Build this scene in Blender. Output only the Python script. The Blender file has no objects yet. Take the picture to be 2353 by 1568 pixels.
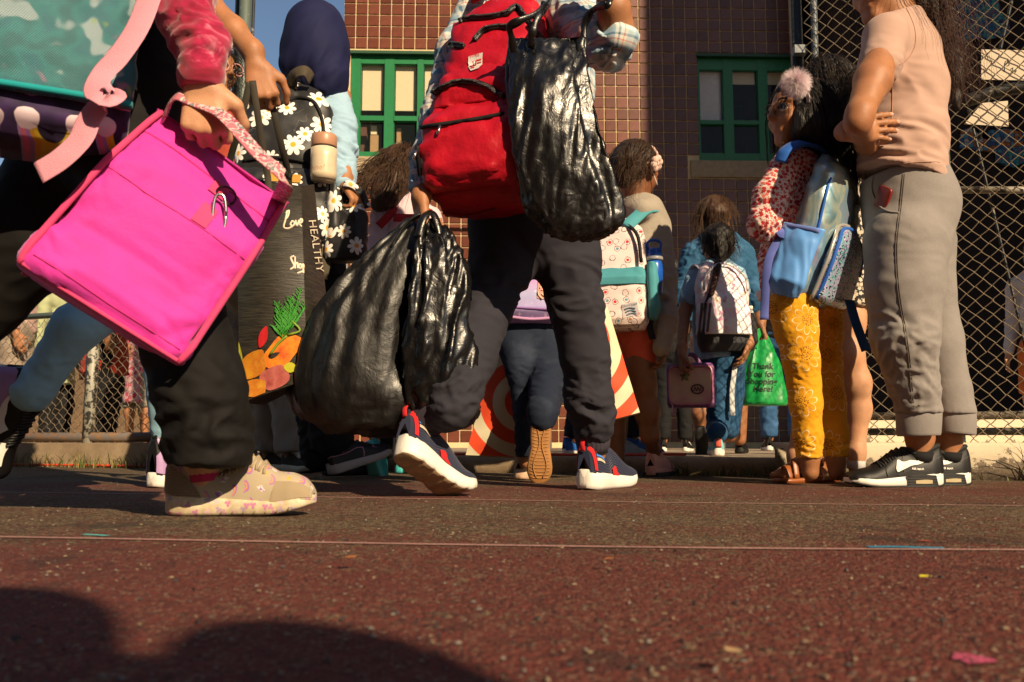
import bpy, bmesh, math, random
import numpy as np
from mathutils import Vector, Matrix

random.seed(7)
RNG = np.random.default_rng(7)
SC = bpy.context.scene
COL = SC.collection
PI = math.pi

# ------------------------------------------------------------------ camera, sky, sun, exposure
F = 2059.0                       # focal length in photo pixels (photo width 2353)
H0 = 0.13                        # camera height
PIT = math.atan((1012 - 784) / F)
CP, SP = math.cos(PIT), math.sin(PIT)
cam = bpy.data.cameras.new('camera')
cam.sensor_width = 36.0
cam.lens = 36.0 * F / 2353.0
cam.clip_start = 0.02
cam.clip_end = 2000
cam.dof.use_dof = True
cam.dof.focus_distance = 2.75
cam.dof.aperture_fstop = 9.0
camo = bpy.data.objects.new('camera', cam)
camo.location = (0, 0, H0)
camo.rotation_euler = (PI / 2 + PIT, 0, 0)
COL.objects.link(camo)
SC.camera = camo

SUN_EL, SUN_AZ = math.radians(31), math.radians(33)     # azimuth: to the right of straight behind the camera
world = bpy.data.worlds.new('World')
SC.world = world
world.use_nodes = True
wt = world.node_tree
sky = wt.nodes.new('ShaderNodeTexSky')
sky.sky_type = 'NISHITA'
sky.sun_disc = False
sky.sun_elevation = SUN_EL
sky.sun_rotation = PI - SUN_AZ
sky.air_density = 1.1
sky.dust_density = 0.4
sky.ozone_density = 1.5
wt.links.new(sky.outputs[0], wt.nodes['Background'].inputs[0])
wt.nodes['Background'].inputs[1].default_value = 0.062
sl = bpy.data.lights.new('sun', 'SUN')
sl.energy = 5.0
sl.angle = math.radians(0.5)
sl.color = (1.0, 0.77, 0.49)
so = bpy.data.objects.new('sun', sl)
SUN = Vector((math.sin(SUN_AZ) * math.cos(SUN_EL), -math.cos(SUN_AZ) * math.cos(SUN_EL), math.sin(SUN_EL)))
so.rotation_euler = SUN.to_track_quat('Z', 'Y').to_euler()
COL.objects.link(so)
SC.view_settings.view_transform = 'Standard'
SC.view_settings.look = 'None'
SC.view_settings.gamma = 1
SC.view_settings.exposure = 0.60

# ------------------------------------------------------------------ small helpers
def A(*v): return np.array(v, float)
def nrm(v):
    v = np.asarray(v, float)
    return v / (np.linalg.norm(v, axis=-1, keepdims=True) + 1e-12)

def W(u, v, y):
    """point of the place seen at photo pixel (u, v) at y metres from the camera"""
    a, b = (u - 1176.5) / F, (v - 784) / F
    t = y / (CP + b * SP)
    return np.array([a * t, y, H0 + t * (SP - b * CP)])
def WW(*pts): return np.array([W(*p) for p in pts])
def G(u, v, z=0.0):
    """point at height z seen at pixel (u, v)"""
    a, b = (u - 1176.5) / F, (v - 784) / F
    t = (z - H0) / (SP - b * CP)
    return np.array([a * t, t * (CP + b * SP), z])
def mpx(y): return y / F

def perlin(P, seed=0):
    P = np.asarray(P, np.float32)
    i = np.floor(P).astype(np.int64); f = P - i
    w = f * f * f * (f * (f * 6 - 15) + 10)
    def h(dx, dy, dz):
        n = ((i[:, 0] + dx) * 73856093) ^ ((i[:, 1] + dy) * 19349663) ^ ((i[:, 2] + dz) * 83492791) ^ (seed * 2654435761 + 12345)
        n = (n ^ (n >> 13)) * 1274126177
        n = n ^ (n >> 16)
        a = (n & 1023) / 1023.0 * 2 * PI; c = ((n >> 10) & 1023) / 511.5 - 1
        s = np.sqrt(np.maximum(0, 1 - c * c))
        return s * np.cos(a) * (f[:, 0] - dx) + s * np.sin(a) * (f[:, 1] - dy) + c * (f[:, 2] - dz)
    x0 = [[h(0, b, c) * (1 - w[:, 0]) + h(1, b, c) * w[:, 0] for c in (0, 1)] for b in (0, 1)]
    y0 = [x0[0][c] * (1 - w[:, 1]) + x0[1][c] * w[:, 1] for c in (0, 1)]
    return (y0[0] * (1 - w[:, 2]) + y0[1] * w[:, 2]) * 1.6

def vnormals(V, Fq):
    N = np.zeros_like(V)
    a, b, c = V[Fq[:, 0]], V[Fq[:, 1]], V[Fq[:, 2]]
    d = V[Fq[:, -1]]
    n = np.cross(c - a, d - b) if Fq.shape[1] == 4 else np.cross(b - a, c - a)
    for k in range(Fq.shape[1]): np.add.at(N, Fq[:, k], n)
    return nrm(N)

def folds(V, N, amp, scale, axis=None, stretch=1.0, seed=0, sharp=True, mask=None):
    """cloth wrinkles: ridged noise, squeezed along an axis (folds run across that axis)"""
    Q = V.copy()
    if axis is not None:
        ax = nrm(axis)
        c = Q @ ax
        Q = Q + np.outer(c * (stretch - 1), ax)
    wv = np.stack([perlin(Q * scale * .5 + 11.3, seed + 5), perlin(Q * scale * .5 + 47.1, seed + 6), perlin(Q * scale * .5 - 23.7, seed + 7)], 1)
    n = perlin(Q * scale + wv * .8, seed)
    if sharp: n = .35 - np.abs(n) * 1.6
    n2 = perlin(Q * scale * 2.3 + wv, seed + 9)
    d = amp * (n + .35 * n2)
    if mask is not None: d = d * mask
    return V + N * d[:, None]

# ------------------------------------------------------------------ meshes and objects
def mesh(name, V, Fs, smooth=True, uv=None):
    V = np.asarray(V, np.float32)
    me = bpy.data.meshes.new(name)
    if isinstance(Fs, np.ndarray): Fs = [Fs]
    Fs = [np.asarray(f, np.int32) for f in Fs if len(f)]
    loops = np.concatenate([f.ravel() for f in Fs]); tot = np.concatenate([np.full(len(f), f.shape[1], np.int32) for f in Fs])
    start = np.concatenate([[0], np.cumsum(tot)[:-1]]).astype(np.int32)
    me.vertices.add(len(V)); me.vertices.foreach_set('co', V.ravel())
    me.loops.add(len(loops)); me.loops.foreach_set('vertex_index', loops)
    me.polygons.add(len(tot)); me.polygons.foreach_set('loop_start', start)
    me.polygons.foreach_set('loop_total', tot)
    me.polygons.foreach_set('use_smooth', np.full(len(tot), bool(smooth)))
    if uv is not None:
        l = me.uv_layers.new(name='UVMap')
        l.data.foreach_set('uv', np.asarray(uv, np.float32)[loops].ravel())
    me.update(calc_edges=True)
    return me

def root(name, label, cat, loc, group=None):
    o = bpy.data.objects.new(name, None)
    o.empty_display_size = .05
    COL.objects.link(o)
    o.location = [float(c) for c in loc]
    tag(o, label, cat, group)
    return o
def tag(o, label=None, cat=None, group=None, kind=None):
    if label: o['label'] = label
    if cat: o['category'] = cat
    if group: o['group'] = group
    if kind: o['kind'] = kind
    return o
def put(name, me, mat, parent=None, label=None):
    """link a mesh given in world coordinates; a child keeps its place under its parent"""
    o = bpy.data.objects.new(name, me)
    COL.objects.link(o)
    if mat is not None:
        for m in (mat if isinstance(mat, (list, tuple)) else [mat]): me.materials.append(m)
    if parent is not None:
        o.parent = parent
        if parent.parent is None: o.location = -parent.location
    if label: o['label'] = label
    return o
def rebase(o, p):
    """give a one-mesh thing its origin at p (mesh is in world coordinates)"""
    p = Vector([float(c) for c in p])
    o.data.transform(Matrix.Translation(-p)); o.location = p
    return o

class Buf:
    """collects pieces into one mesh"""
    def __init__(s): s.V = []; s.F4 = []; s.F3 = []; s.UV = []; s.n = 0; s.mi4 = []; s.mi3 = []
    def add(s, V, F4=None, F3=None, uv=None, mi=0):
        V = np.asarray(V, float)
        s.V.append(V); s.UV.append(np.zeros((len(V), 2)) if uv is None else uv)
        if F4 is not None and len(F4): s.F4.append(np.asarray(F4) + s.n); s.mi4.append(np.full(len(F4), mi))
        if F3 is not None and len(F3): s.F3.append(np.asarray(F3) + s.n); s.mi3.append(np.full(len(F3), mi))
        s.n += len(V); return s
    def box(s, lo, hi, M=None, mi=0):
        lo, hi = np.asarray(lo, float), np.asarray(hi, float)
        V = np.array([[(lo, hi)[i][0], (lo, hi)[j][1], (lo, hi)[k][2]] for i in (0, 1) for j in (0, 1) for k in (0, 1)])
        if M is not None: V = V @ M[:3, :3].T + M[:3, 3]
        return s.add(V, [[0, 1, 3, 2], [4, 6, 7, 5], [0, 4, 5, 1], [2, 3, 7, 6], [0, 2, 6, 4], [1, 5, 7, 3]], mi=mi)
    def put(s, name, mat, parent=None, smooth=True, label=None):
        Fs = []
        mi = []
        if s.F4: Fs.append(np.concatenate(s.F4)); mi += s.mi4
        if s.F3: Fs.append(np.concatenate(s.F3)); mi += s.mi3
        me = mesh(name, np.concatenate(s.V), Fs, smooth, np.concatenate(s.UV))
        me.polygons.foreach_set('material_index', np.concatenate(mi).astype(np.int32))
        return put(name, me, mat, parent, label)

def loft(R, closed=True, cap=(True, True)):
    """rings (n, m, 3) -> V, quads, tris, uv in metres"""
    R = np.asarray(R, float); n, m, _ = R.shape
    V = R.reshape(-1, 3)
    i, j = np.meshgrid(np.arange(n - 1), np.arange(m if closed else m - 1), indexing='ij')
    j2 = (j + 1) % m
    Q = np.stack([i * m + j, i * m + j2, (i + 1) * m + j2, (i + 1) * m + j], -1).reshape(-1, 4)
    d = np.linalg.norm(np.diff(R, axis=1), axis=2)
    a = np.concatenate([np.zeros((n, 1)), np.cumsum(d, 1)], 1)
    a = a - a[:, [m // 2]]
    h = np.concatenate([[0], np.cumsum(np.linalg.norm(np.diff(R, axis=0), axis=2).mean(1))])
    uv = np.stack([a, np.repeat(h[:, None], m, 1)], -1).reshape(-1, 2)
    T = []
    Vx = [V]; ux = [uv]; c = len(V)
    if closed:
        for e, k in ((0, 0), (1, n - 1)):
            if cap[e]:
                Vx.append(R[k].mean(0)[None]); ux.append(uv[k * m:k * m + m].mean(0)[None])
                jj = np.arange(m); j3 = (jj + 1) % m
                T.append(np.stack([np.full(m, c), k * m + j3, k * m + jj], 1) if e == 0 else np.stack([np.full(m, c), k * m + jj, k * m + j3], 1))
                c += 1
    return np.concatenate(Vx), Q, (np.concatenate(T) if T else None), np.concatenate(ux)

def frames(P, up=None):
    P = np.asarray(P, float)
    T = nrm(np.gradient(P, axis=0))
    up = A(0, 0, 1) if up is None else np.asarray(up, float)
    if abs(T[0] @ nrm(up)) > .95: up = A(.3, 1, .1)
    Ns = []
    n = nrm(up - T[0] * (up @ T[0]))
    for t in T:
        n = nrm(n - t * (n @ t)); Ns.append(n)
    Ns = np.array(Ns)
    return T, Ns, np.cross(T, Ns)

def spline(P, n):
    """Catmull-Rom through points"""
    P = np.asarray(P, float)
    if len(P) == 2: return P[0] + np.linspace(0, 1, n)[:, None] * (P[1] - P[0])
    Q = np.concatenate([[2 * P[0] - P[1]], P, [2 * P[-1] - P[-2]]])
    t = np.linspace(0, len(P) - 1 - 1e-9, n); i = t.astype(int); f = (t - i).reshape((-1,) + (1,) * (P.ndim - 1))
    a, b, c, d = Q[i], Q[i + 1], Q[i + 2], Q[i + 3]
    return .5 * (2 * b + (c - a) * f + (2 * a - 5 * b + 4 * c - d) * f * f + (3 * b - a - 3 * c + d) * f ** 3)

def tube_rings(P, r, n=8, up=None, flat=1.0):
    T, N, B = frames(P, up)
    r = np.broadcast_to(np.asarray(r, float), (len(P),))
    a = np.linspace(0, 2 * PI, n, endpoint=False)
    return P[:, None] + r[:, None, None] * (np.cos(a)[None, :, None] * N[:, None] * flat + np.sin(a)[None, :, None] * B[:, None])
def tube(buf, P, r, n=8, up=None, flat=1.0, cap=(True, True), mi=0):
    V, Q, T, uv = loft(tube_rings(np.asarray(P, float), r, n, up, flat), True, cap)
    return buf.add(V, Q, T, uv, mi)
def strap_rings(P, w, th, normal):
    """flat ribbon; normal is the direction of its thickness (n,3) or (3,)"""
    P = np.asarray(P, float); T = nrm(np.gradient(P, axis=0))
    N = np.broadcast_to(np.asarray(normal, float), P.shape)
    N = nrm(N - T * (N * T).sum(1, keepdims=True)); B = np.cross(T, N)
    w = np.broadcast_to(np.asarray(w, float), (len(P),))[:, None] / 2
    h = th / 2
    return np.stack([P - B * w - N * h * .3, P - B * w * .9 - N * h, P + B * w * .9 - N * h, P + B * w - N * h * .3,
                     P + B * w + N * h * .3, P + B * w * .9 + N * h, P - B * w * .9 + N * h, P - B * w + N * h * .3], 1)
def strap(buf, P, w, th, normal, mi=0):
    V, Q, T, uv = loft(strap_rings(P, w, th, normal))
    return buf.add(V, Q, T, uv, mi)
def sphere(buf, c, r, n=10, mi=0, squash=(1, 1, 1)):
    th = np.linspace(0, PI, n); a = np.linspace(0, 2 * PI, n * 2, endpoint=False)
    R = np.stack([np.outer(np.sin(th), np.cos(a)), np.outer(np.sin(th), np.sin(a)), np.outer(np.cos(th), np.ones_like(a))], -1)[::-1]
    R = R * np.asarray(squash) * r + np.asarray(c)
    V, Q, T, uv = loft(R[:, ::1]); return buf.add(V, Q, T, uv, mi)

# ------------------------------------------------------------------ signed-distance bodies (one continuous surface)
def cap_(a, b, ra, rb=None, n=None, s=1.0): return ('c', np.asarray(a, float), np.asarray(b, float), ra, ra if rb is None else rb, n, s)
def ell_(c, R, ax=None): return ('e', np.asarray(c, float), np.asarray(R, float), np.eye(3) if ax is None else np.asarray(ax, float))
def sd1(P, p):
    if p[0] == 'c':
        _, a, b, ra, rb, n, s = p
        ab = (b - a).astype(np.float32); L = float(ab @ ab) + 1e-9
        pa = P - a.astype(np.float32)
        t = np.clip(pa @ ab / L, 0, 1)
        d = pa - t[:, None] * ab
        if n is not None:
            nn = nrm(n).astype(np.float32)
            d = d + np.outer(d @ nn * (1 / s - 1), nn)
        return np.sqrt((d * d).sum(1)) - (ra + (rb - ra) * t)
    _, c, R, ax = p
    q = ((P - c.astype(np.float32)) @ ax.T.astype(np.float32)) / R.astype(np.float32)
    k = np.sqrt((q * q).sum(1)); g = np.sqrt(((q / R.astype(np.float32)) ** 2).sum(1)) + 1e-9
    return k * (k - 1) / g
def smin(a, b, k):
    if k <= 0: return np.minimum(a, b)
    h = np.clip(.5 + .5 * (b - a) / k, 0, 1)
    return b + (a - b) * h - k * h * (1 - h)
class field:
    """groups: list of (k, [prims]); cuts: (point, normal) keep the side opposite the normal; subs: prims cut away"""
    def __init__(s, groups, cuts=(), inflate=0.0, subs=()): s.g, s.c, s.i, s.s = groups, cuts, inflate, subs
    def fin(s, P, f):
        f = f - s.i
        for p in s.s: f = -smin(-f, sd1(P, p), .004)
        for c, n in s.c: f = np.maximum(f, (P - np.asarray(c, np.float32)) @ nrm(n).astype(np.float32))
        return f
    def __call__(s, P):
        P = P.astype(np.float32); f = None
        for k, prims in s.g:
            g = None
            for p in prims:
                d = sd1(P, p); g = d if g is None else smin(g, d, k)
            f = g if f is None else smin(f, g, k)
        return s.fin(P, f)
    def blocks(s, P, C, rad):
        """P (n, m, 3) points of n blocks around centres C: prims far from a block are skipped there"""
        n, m, _ = P.shape; P = P.astype(np.float32); C = C.astype(np.float32)
        f = np.ones((n, m), np.float32)
        for k, prims in s.g:
            g = np.ones((n, m), np.float32)
            for p in prims:
                w = np.nonzero(sd1(C, p) < rad * 1.5 + k + .02 + abs(s.i))[0]
                if len(w): g[w] = smin(g[w], sd1(P[w].reshape(-1, 3), p).reshape(len(w), m), k)
            f = smin(f, g, k)
        return s.fin(P.reshape(-1, 3), f.reshape(-1)).reshape(n, m)
def bounds(groups, pad=.03):
    lo = np.full(3, 1e9); hi = -lo
    for _, prims in groups:
        for p in prims:
            if p[0] == 'c':
                r = max(p[3], p[4])
                for q in (p[1], p[2]): lo = np.minimum(lo, q - r); hi = np.maximum(hi, q + r)
            else:
                r = p[2].max(); lo = np.minimum(lo, p[1] - r); hi = np.maximum(hi, p[1] + r)
    return lo - pad, hi + pad
def polygonize(fn, lo, hi, vox, B=8):
    lo = np.asarray(lo, float); nb = np.ceil((np.asarray(hi) - lo) / (vox * B)).astype(int) + 1
    g = np.stack(np.meshgrid(*[np.arange(k) for k in nb], indexing='ij'), -1).reshape(-1, 3)
    fc = fn(lo + (g + .5) * vox * B)
    g = g[np.abs(fc) < vox * B * 1.45]
    off = np.stack(np.meshgrid(*[np.arange(B + 1)] * 3, indexing='ij'), -1)
    n = len(g); S = B + 1
    P = (lo + (g[:, None, None, None] * B + off[None]) * vox).reshape(n, -1, 3)
    C = lo + (g + .5) * vox * B
    vals = np.concatenate([fn.blocks(P[i:i + 400], C[i:i + 400], vox * B * .87) for i in range(0, n, 400)]).reshape(n, S, S, S)
    vals = np.where(vals == 0, 1e-7, vals)
    ins = vals < 0
    cs = [(i, j, k) for i in (0, 1) for j in (0, 1) for k in (0, 1)]
    sl_ = lambda a, c: a[:, c[0]:c[0] + B, c[1]:c[1] + B, c[2]:c[2] + B]
    cnt = sum(sl_(ins, c).astype(np.int8) for c in cs)
    act = (cnt > 0) & (cnt < 8)
    idx = np.argwhere(act)
    bi, ci = idx[:, 0], idx[:, 1:]
    cv = np.stack([vals[bi, ci[:, 0] + c[0], ci[:, 1] + c[1], ci[:, 2] + c[2]] for c in cs], 1)
    acc = np.zeros((len(idx), 3)); w = np.zeros(len(idx))
    for x in range(8):
        for d in range(3):
            if cs[x][d] == 0:
                c2 = list(cs[x]); c2[d] = 1; y = cs.index(tuple(c2))
                va, vb = cv[:, x], cv[:, y]; m = (va < 0) != (vb < 0)
                t = np.where(m, va / np.where(m, va - vb, 1), 0)
                p = np.array(cs[x], float)[None].repeat(len(idx), 0); p[:, d] += t
                acc[m] += p[m]; w[m] += 1
    Vp = lo + (g[bi] * B + ci + acc / w[:, None]) * vox
    NN = nb * B + 2
    def gid(c): return ((c[:, 0] + 1) * (NN[1] + 2) + c[:, 1] + 1) * (NN[2] + 2) + c[:, 2] + 1
    ids = gid(g[bi] * B + ci); order = np.argsort(ids); sid = ids[order]
    Fq = []
    for d in range(3):
        e = [0, 0, 0]; e[d] = 1
        a = ins[:, :B, :B, :B]; b = ins[:, e[0]:e[0] + B, e[1]:e[1] + B, e[2]:e[2] + B]
        q = np.argwhere(a != b)
        if not len(q): continue
        s = a[q[:, 0], q[:, 1], q[:, 2], q[:, 3]]
        c = g[q[:, 0]] * B + q[:, 1:]
        e1 = np.zeros(3, int); e1[(d + 1) % 3] = 1; e2 = np.zeros(3, int); e2[(d + 2) % 3] = 1
        quad = []; ok = np.ones(len(c), bool)
        for o in (np.zeros(3, int), e1, e1 + e2, e2):
            k = gid(c - o); pos = np.clip(np.searchsorted(sid, k), 0, len(sid) - 1)
            ok &= sid[pos] == k; quad.append(order[pos])
        Q = np.stack(quad, 1)
        Q = np.where(s[:, None], Q, Q[:, ::-1])
        Fq.append(Q[ok])
    return Vp, np.concatenate(Fq)
def smooth_mesh(V, Fq, it=1, lam=.5):
    for _ in range(it):
        S = np.zeros_like(V); c = np.zeros(len(V))
        for k in range(4):
            a, b = Fq[:, k], Fq[:, (k + 1) % 4]
            np.add.at(S, a, V[b]); np.add.at(c, a, 1); np.add.at(S, b, V[a]); np.add.at(c, b, 1)
        V = V + lam * (S / np.maximum(c, 1)[:, None] - V)
    return V

# ------------------------------------------------------------------ node helpers
class S:
    def __init__(s, m, k): s.m, s.k = m, k
    def _b(s, op, o, r=False): return s.m.math(op, o, s) if r else s.m.math(op, s, o)
    def __add__(s, o): return s._b('ADD', o)
    __radd__ = __add__
    def __sub__(s, o): return s._b('SUBTRACT', o)
    def __rsub__(s, o): return s._b('SUBTRACT', o, True)
    def __mul__(s, o): return s._b('MULTIPLY', o)
    __rmul__ = __mul__
    def __truediv__(s, o): return s._b('DIVIDE', o)
    def __gt__(s, o): return s._b('GREATER_THAN', o)
    def __lt__(s, o): return s._b('LESS_THAN', o)
    def __pow__(s, o): return s._b('POWER', o)
class Mat:
    def __init__(s, name, color=(.5, .5, .5), rough=.8, **kw):
        s.m = bpy.data.materials.new(name); s.m.use_nodes = True
        s.nt = s.m.node_tree; s.b = s.nt.nodes['Principled BSDF']
        s.set('Base Color', color); s.set('Roughness', rough)
        for k, v in kw.items(): s.set(k.replace('_', ' '), v)
    def set(s, k, v): s.inp(s.b.inputs[k], v); return s
    def inp(s, sock, v):
        if isinstance(v, S): s.nt.links.new(v.k, sock)
        elif isinstance(v, (tuple, list)):
            v = tuple(v)
            sock.default_value = v + (1,) if (len(v) == 3 and sock.type == 'RGBA') else v
        else: sock.default_value = v
    def node(s, t, out=0, ins=None, **at):
        n = s.nt.nodes.new('ShaderNode' + t)
        for k, v in at.items(): setattr(n, k, v)
        for k, v in (ins or {}).items(): s.inp(n.inputs[k], v)
        return S(s, n.outputs[out])
    def math(s, op, a, b=0.0, c=None):
        ins = {0: a, 1: b}
        if c is not None: ins[2] = c
        return s.node('Math', 0, ins, operation=op)
    def f(s, op, a): return s.node('Math', 0, {0: a}, operation=op)
    def co(s, w='Object'): return s.node('TexCoord', w)
    def mapv(s, v, sc=(1, 1, 1), loc=(0, 0, 0), rot=(0, 0, 0)): return s.node('Mapping', 0, {'Vector': v, 'Scale': sc, 'Location': loc, 'Rotation': rot})
    def noise(s, v, scale, detail=3, rough=.5, out='Fac', dist=0.0): return s.node('TexNoise', out, {'Vector': v, 'Scale': scale, 'Detail': detail, 'Roughness': rough, 'Distortion': dist})
    def voro(s, v, scale, out='Distance', feature='F1', dim='3D', rnd=1.0): return s.node('TexVoronoi', out, {'Vector': v, 'Scale': scale, 'Randomness': rnd}, feature=feature, voronoi_dimensions=dim)
    def sep(s, v):
        n = s.nt.nodes.new('ShaderNodeSeparateXYZ'); s.inp(n.inputs[0], v)
        return [S(s, o) for o in n.outputs]
    def comb(s, x, y, z=0.0): return s.node('CombineXYZ', 0, {0: x, 1: y, 2: z})
    def ramp(s, fac, stops, interp='LINEAR'):
        n = s.nt.nodes.new('ShaderNodeValToRGB'); s.inp(n.inputs[0], fac); r = n.color_ramp; r.interpolation = interp
        while len(r.elements) < len(stops): r.elements.new(.5)
        for e, (p, c) in zip(r.elements, stops): e.position = p; e.color = (c, c, c, 1) if isinstance(c, (int, float)) else tuple(c) + (1,)
        return S(s, n.outputs[0])
    def mix(s, fac, a, b, mode='MIX'):
        n = s.nt.nodes.new('ShaderNodeMix'); n.data_type = 'RGBA'; n.blend_type = mode
        s.inp(n.inputs[0], fac); s.inp(n.inputs[6], a); s.inp(n.inputs[7], b)
        return S(s, n.outputs[2])
    def step(s, a, e0, e1): return s.node('MapRange', 0, {0: a, 1: e0, 2: e1, 3: 0.0, 4: 1.0}, interpolation_type='SMOOTHSTEP')
    def bump(s, h, strength=.3, dist=.002): return s.set('Normal', s.node('Bump', 0, {'Height': h, 'Strength': strength, 'Distance': dist}))
    def vop(s, op, a, b=(0, 0, 0), out=0): return s.node('VectorMath', out, {0: a, 1: b}, operation=op)

def cloth(name, col, rough=.85, var=.12, weave=900, bump=.25, sheen=.15, blotch=14, heather=0.0, spec=.25):
    m = Mat(name, col, rough)
    c = m.co()
    n = m.noise(c, blotch, 4)
    k = m.ramp(n, [(.25, 1 - var), (.75, 1 + var)])
    base = m.mix(1.0, col, k, 'MULTIPLY')
    if heather:
        h = m.noise(m.mapv(c, (1, 1, 4)), 420, 2, .7)
        base = m.mix(1.0, base, m.ramp(h, [(.3, 1 - heather), (.7, 1 + heather)]), 'MULTIPLY')
    m.set('Base Color', base); m.set('Specular IOR Level', spec)
    m.set('Sheen Weight', 0.0 if max(col) < .06 else sheen * .5); m.set('Sheen Roughness', .5)
    wv = m.noise(c, weave, 2, .6) * .5 + m.noise(c, weave * .08, 3) * .9
    m.bump(wv, bump, .0015)
    return m.m
def skin(name, col):
    m = Mat(name, col, .48)
    c = m.co()
    n = m.noise(c, 30, 4)
    base = m.mix(1.0, col, m.ramp(n, [(.25, (.80, .76, .74)), (.75, (1.12, 1.08, 1.06))]), 'MULTIPLY')
    red = m.noise(c, 9, 2)
    base = m.mix(m.ramp(red, [(.45, 0.0), (.8, .28)]), base, (col[0], col[1] * .62, col[2] * .55))
    m.set('Base Color', base)
    m.set('Subsurface Weight', .08); m.set('Subsurface Radius', (.012, .005, .003)); m.set('Subsurface Scale', .4)
    m.set('Specular IOR Level', .35); m.bump(m.noise(c, 420, 3, .6) + m.voro(c, 600) * .6 + m.noise(m.mapv(c, (1, 1, 2.2)), 90, 3) * .8, .3, .0016)
    return m.m
def hairmat(name, col):
    m = Mat(name, col, .5)
    c = m.co()
    st = m.noise(m.mapv(c, (1, 1, .12)), 260, 2)
    base = m.mix(1.0, col, m.ramp(st, [(.3, .5), (.7, 1.7)]), 'MULTIPLY')
    m.set('Base Color', base); m.set('Specular IOR Level', .32); m.bump(st, .8, .004)
    return m.m
def plain(name, col, rough=.5, bump=0, scale=200, metal=0, spec=.5, coat=0, var=.08, vs=25):
    m = Mat(name, col, rough)
    c = m.co()
    m.set('Base Color', m.mix(1.0, col, m.ramp(m.noise(c, vs, 4), [(.25, 1 - var), (.75, 1 + var)]), 'MULTIPLY'))
    m.set('Metallic', metal); m.set('Specular IOR Level', spec); m.set('Coat Weight', coat)
    if bump: m.bump(m.noise(c, scale, 3, .6), bump, .0015)
    return m.m
def tile_uv(V): return V[:, [0, 2]]
# ------------------------------------------------------------------ ground: red painted asphalt
def ground_material():
    m = Mat('red_painted_asphalt', (.1, .05, .04), .9)
    c = m.co(); x, y, z = m.sep(c)
    chip = m.voro(c, 165, 'Color'); cx, cy, cz = m.sep(chip)
    chip2 = m.voro(c, 430, 'Color'); dx, dy, dz = m.sep(chip2)
    agg = m.ramp(cx * .55 + dx * .45, [(.2, (.030, .020, .012)), (.42, (.085, .058, .032)), (.66, (.165, .115, .062)), (.85, (.28, .205, .12))])
    red = m.ramp(m.noise(c, 60, 4, .7), [(.3, (.085, .016, .013)), (.7, (.185, .036, .028))])
    n = m.noise(c, 3.2, 5, .62) * .50 + m.noise(c, 34, 4, .7) * .50
    band = m.ramp(y * .2, [(.10, .62), (.20, .58), (.235, .47), (.30, .40), (.38, .45), (.45, .52), (.54, .50), (.60, .32), (.70, .22)])
    k = m.step(n + band - 1.0 + cy * .20, -.02, .16) * .92
    col = m.mix(k, agg, red)
    spk = m.step(dy, .80, .92) * m.step(cz, .45, .6)
    col = m.mix(spk * .8, col, (.27, .21, .14))
    pit = m.step(dz, .82, .92) * m.step(cy, .45, .6)
    col = m.mix(pit * .85, col, (.012, .010, .010))
    st = m.step(m.noise(c, 2.6, 6, .75), .53, .66); col = m.mix(st * .62, col, (.018, .014, .012))
    m.set('Base Color', col); m.set('Specular IOR Level', .3)
    h = m.voro(c, 165) * -.9 + m.voro(c, 430) * -.5 + m.noise(c, 70, 4, .7) * 1.6
    m.bump(h, 1.0, .006)
    return m.m
M_GROUND = ground_material()
def KX(x): return 4.54 - .3774 * (x + 2.46)          # the kerb / fence line
KD = nrm(A(1, -.3774, 0)); KN = A(KD[1], -KD[0], 0)   # along it, and towards the camera
gx = np.concatenate([[-60, -20], np.linspace(-3, 3, 13), [20, 60]]); gy = np.concatenate([[-40, -8], np.linspace(.2, 5, 11), [9, 30, 120]])
V = np.array([[a, b, 0] for b in gy for a in gx]); n_ = len(gx)
Q = np.array([[j * n_ + i, j * n_ + i + 1, (j + 1) * n_ + i + 1, (j + 1) * n_ + i] for j in range(len(gy) - 1) for i in range(n_ - 1)])
tag(put('ground', mesh('ground', V, Q), M_GROUND), kind='structure')

def worn_paint(name, col, cover=.55, sc=70):
    m = Mat(name, col, .85)
    c = m.co()
    n = m.noise(c, sc, 4, .75) * .6 + m.noise(c, 9, 3) * .4
    m.set('Base Color', m.mix(1.0, col, m.ramp(m.noise(c, 200, 3), [(.3, .7), (.7, 1.15)]), 'MULTIPLY'))
    m.set('Alpha', m.step(n, 1 - cover - .08, 1 - cover + .06))
    m.bump(m.voro(c, 300), .6, .002)
    return m.m
def ground_strip(name, pts, w, mat, wob=.25):
    P = spline(np.array(pts), 60); T = nrm(np.gradient(P, axis=0)); B = np.stack([-T[:, 1], T[:, 0], 0 * T[:, 0]], 1)
    ww = w * (1 + wob * perlin(P * 9, 3))[:, None] / 2
    R = np.stack([P - B * ww, P + B * ww], 1); R[:, :, 2] = .0014
    V, Q, T_, uv = loft(R, closed=False)
    return put(name, mesh(name, V, Q[:, ::-1], uv=uv), mat)
PINK = worn_paint('faded_pink_paint', (.40, .22, .19), .66)
l1 = ground_strip('lane_line', [G(-300, 1230), G(300, 1241), G(1000, 1253), G(1700, 1262), G(2600, 1267)], .013, PINK)
tag(l1, kind='structure')
l2 = ground_strip('lane_line', [G(-300, 1129), G(300, 1136), G(1000, 1148), G(1700, 1158), G(2700, 1166)], .013, PINK)
tag(l2, kind='structure')
b = ground_strip('chalk_mark', [G(1995, 1259), G(2060, 1259), G(2170, 1262)], .016, worn_paint('blue_chalk', (.02, .22, .36), .62, 120), .6)
tag(b, 'bright blue paint smear beside the pink lane line', 'paint mark'); rebase(b, G(2080, 1260))
b = ground_strip('tape_scrap', [G(192, 1230), G(247, 1233)], .010, plain('aqua_tape', (.10, .50, .46), .5), .05)
tag(b, 'short strip of pale aqua tape stuck beside the lane line', 'tape'); rebase(b, G(220, 1231))
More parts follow.
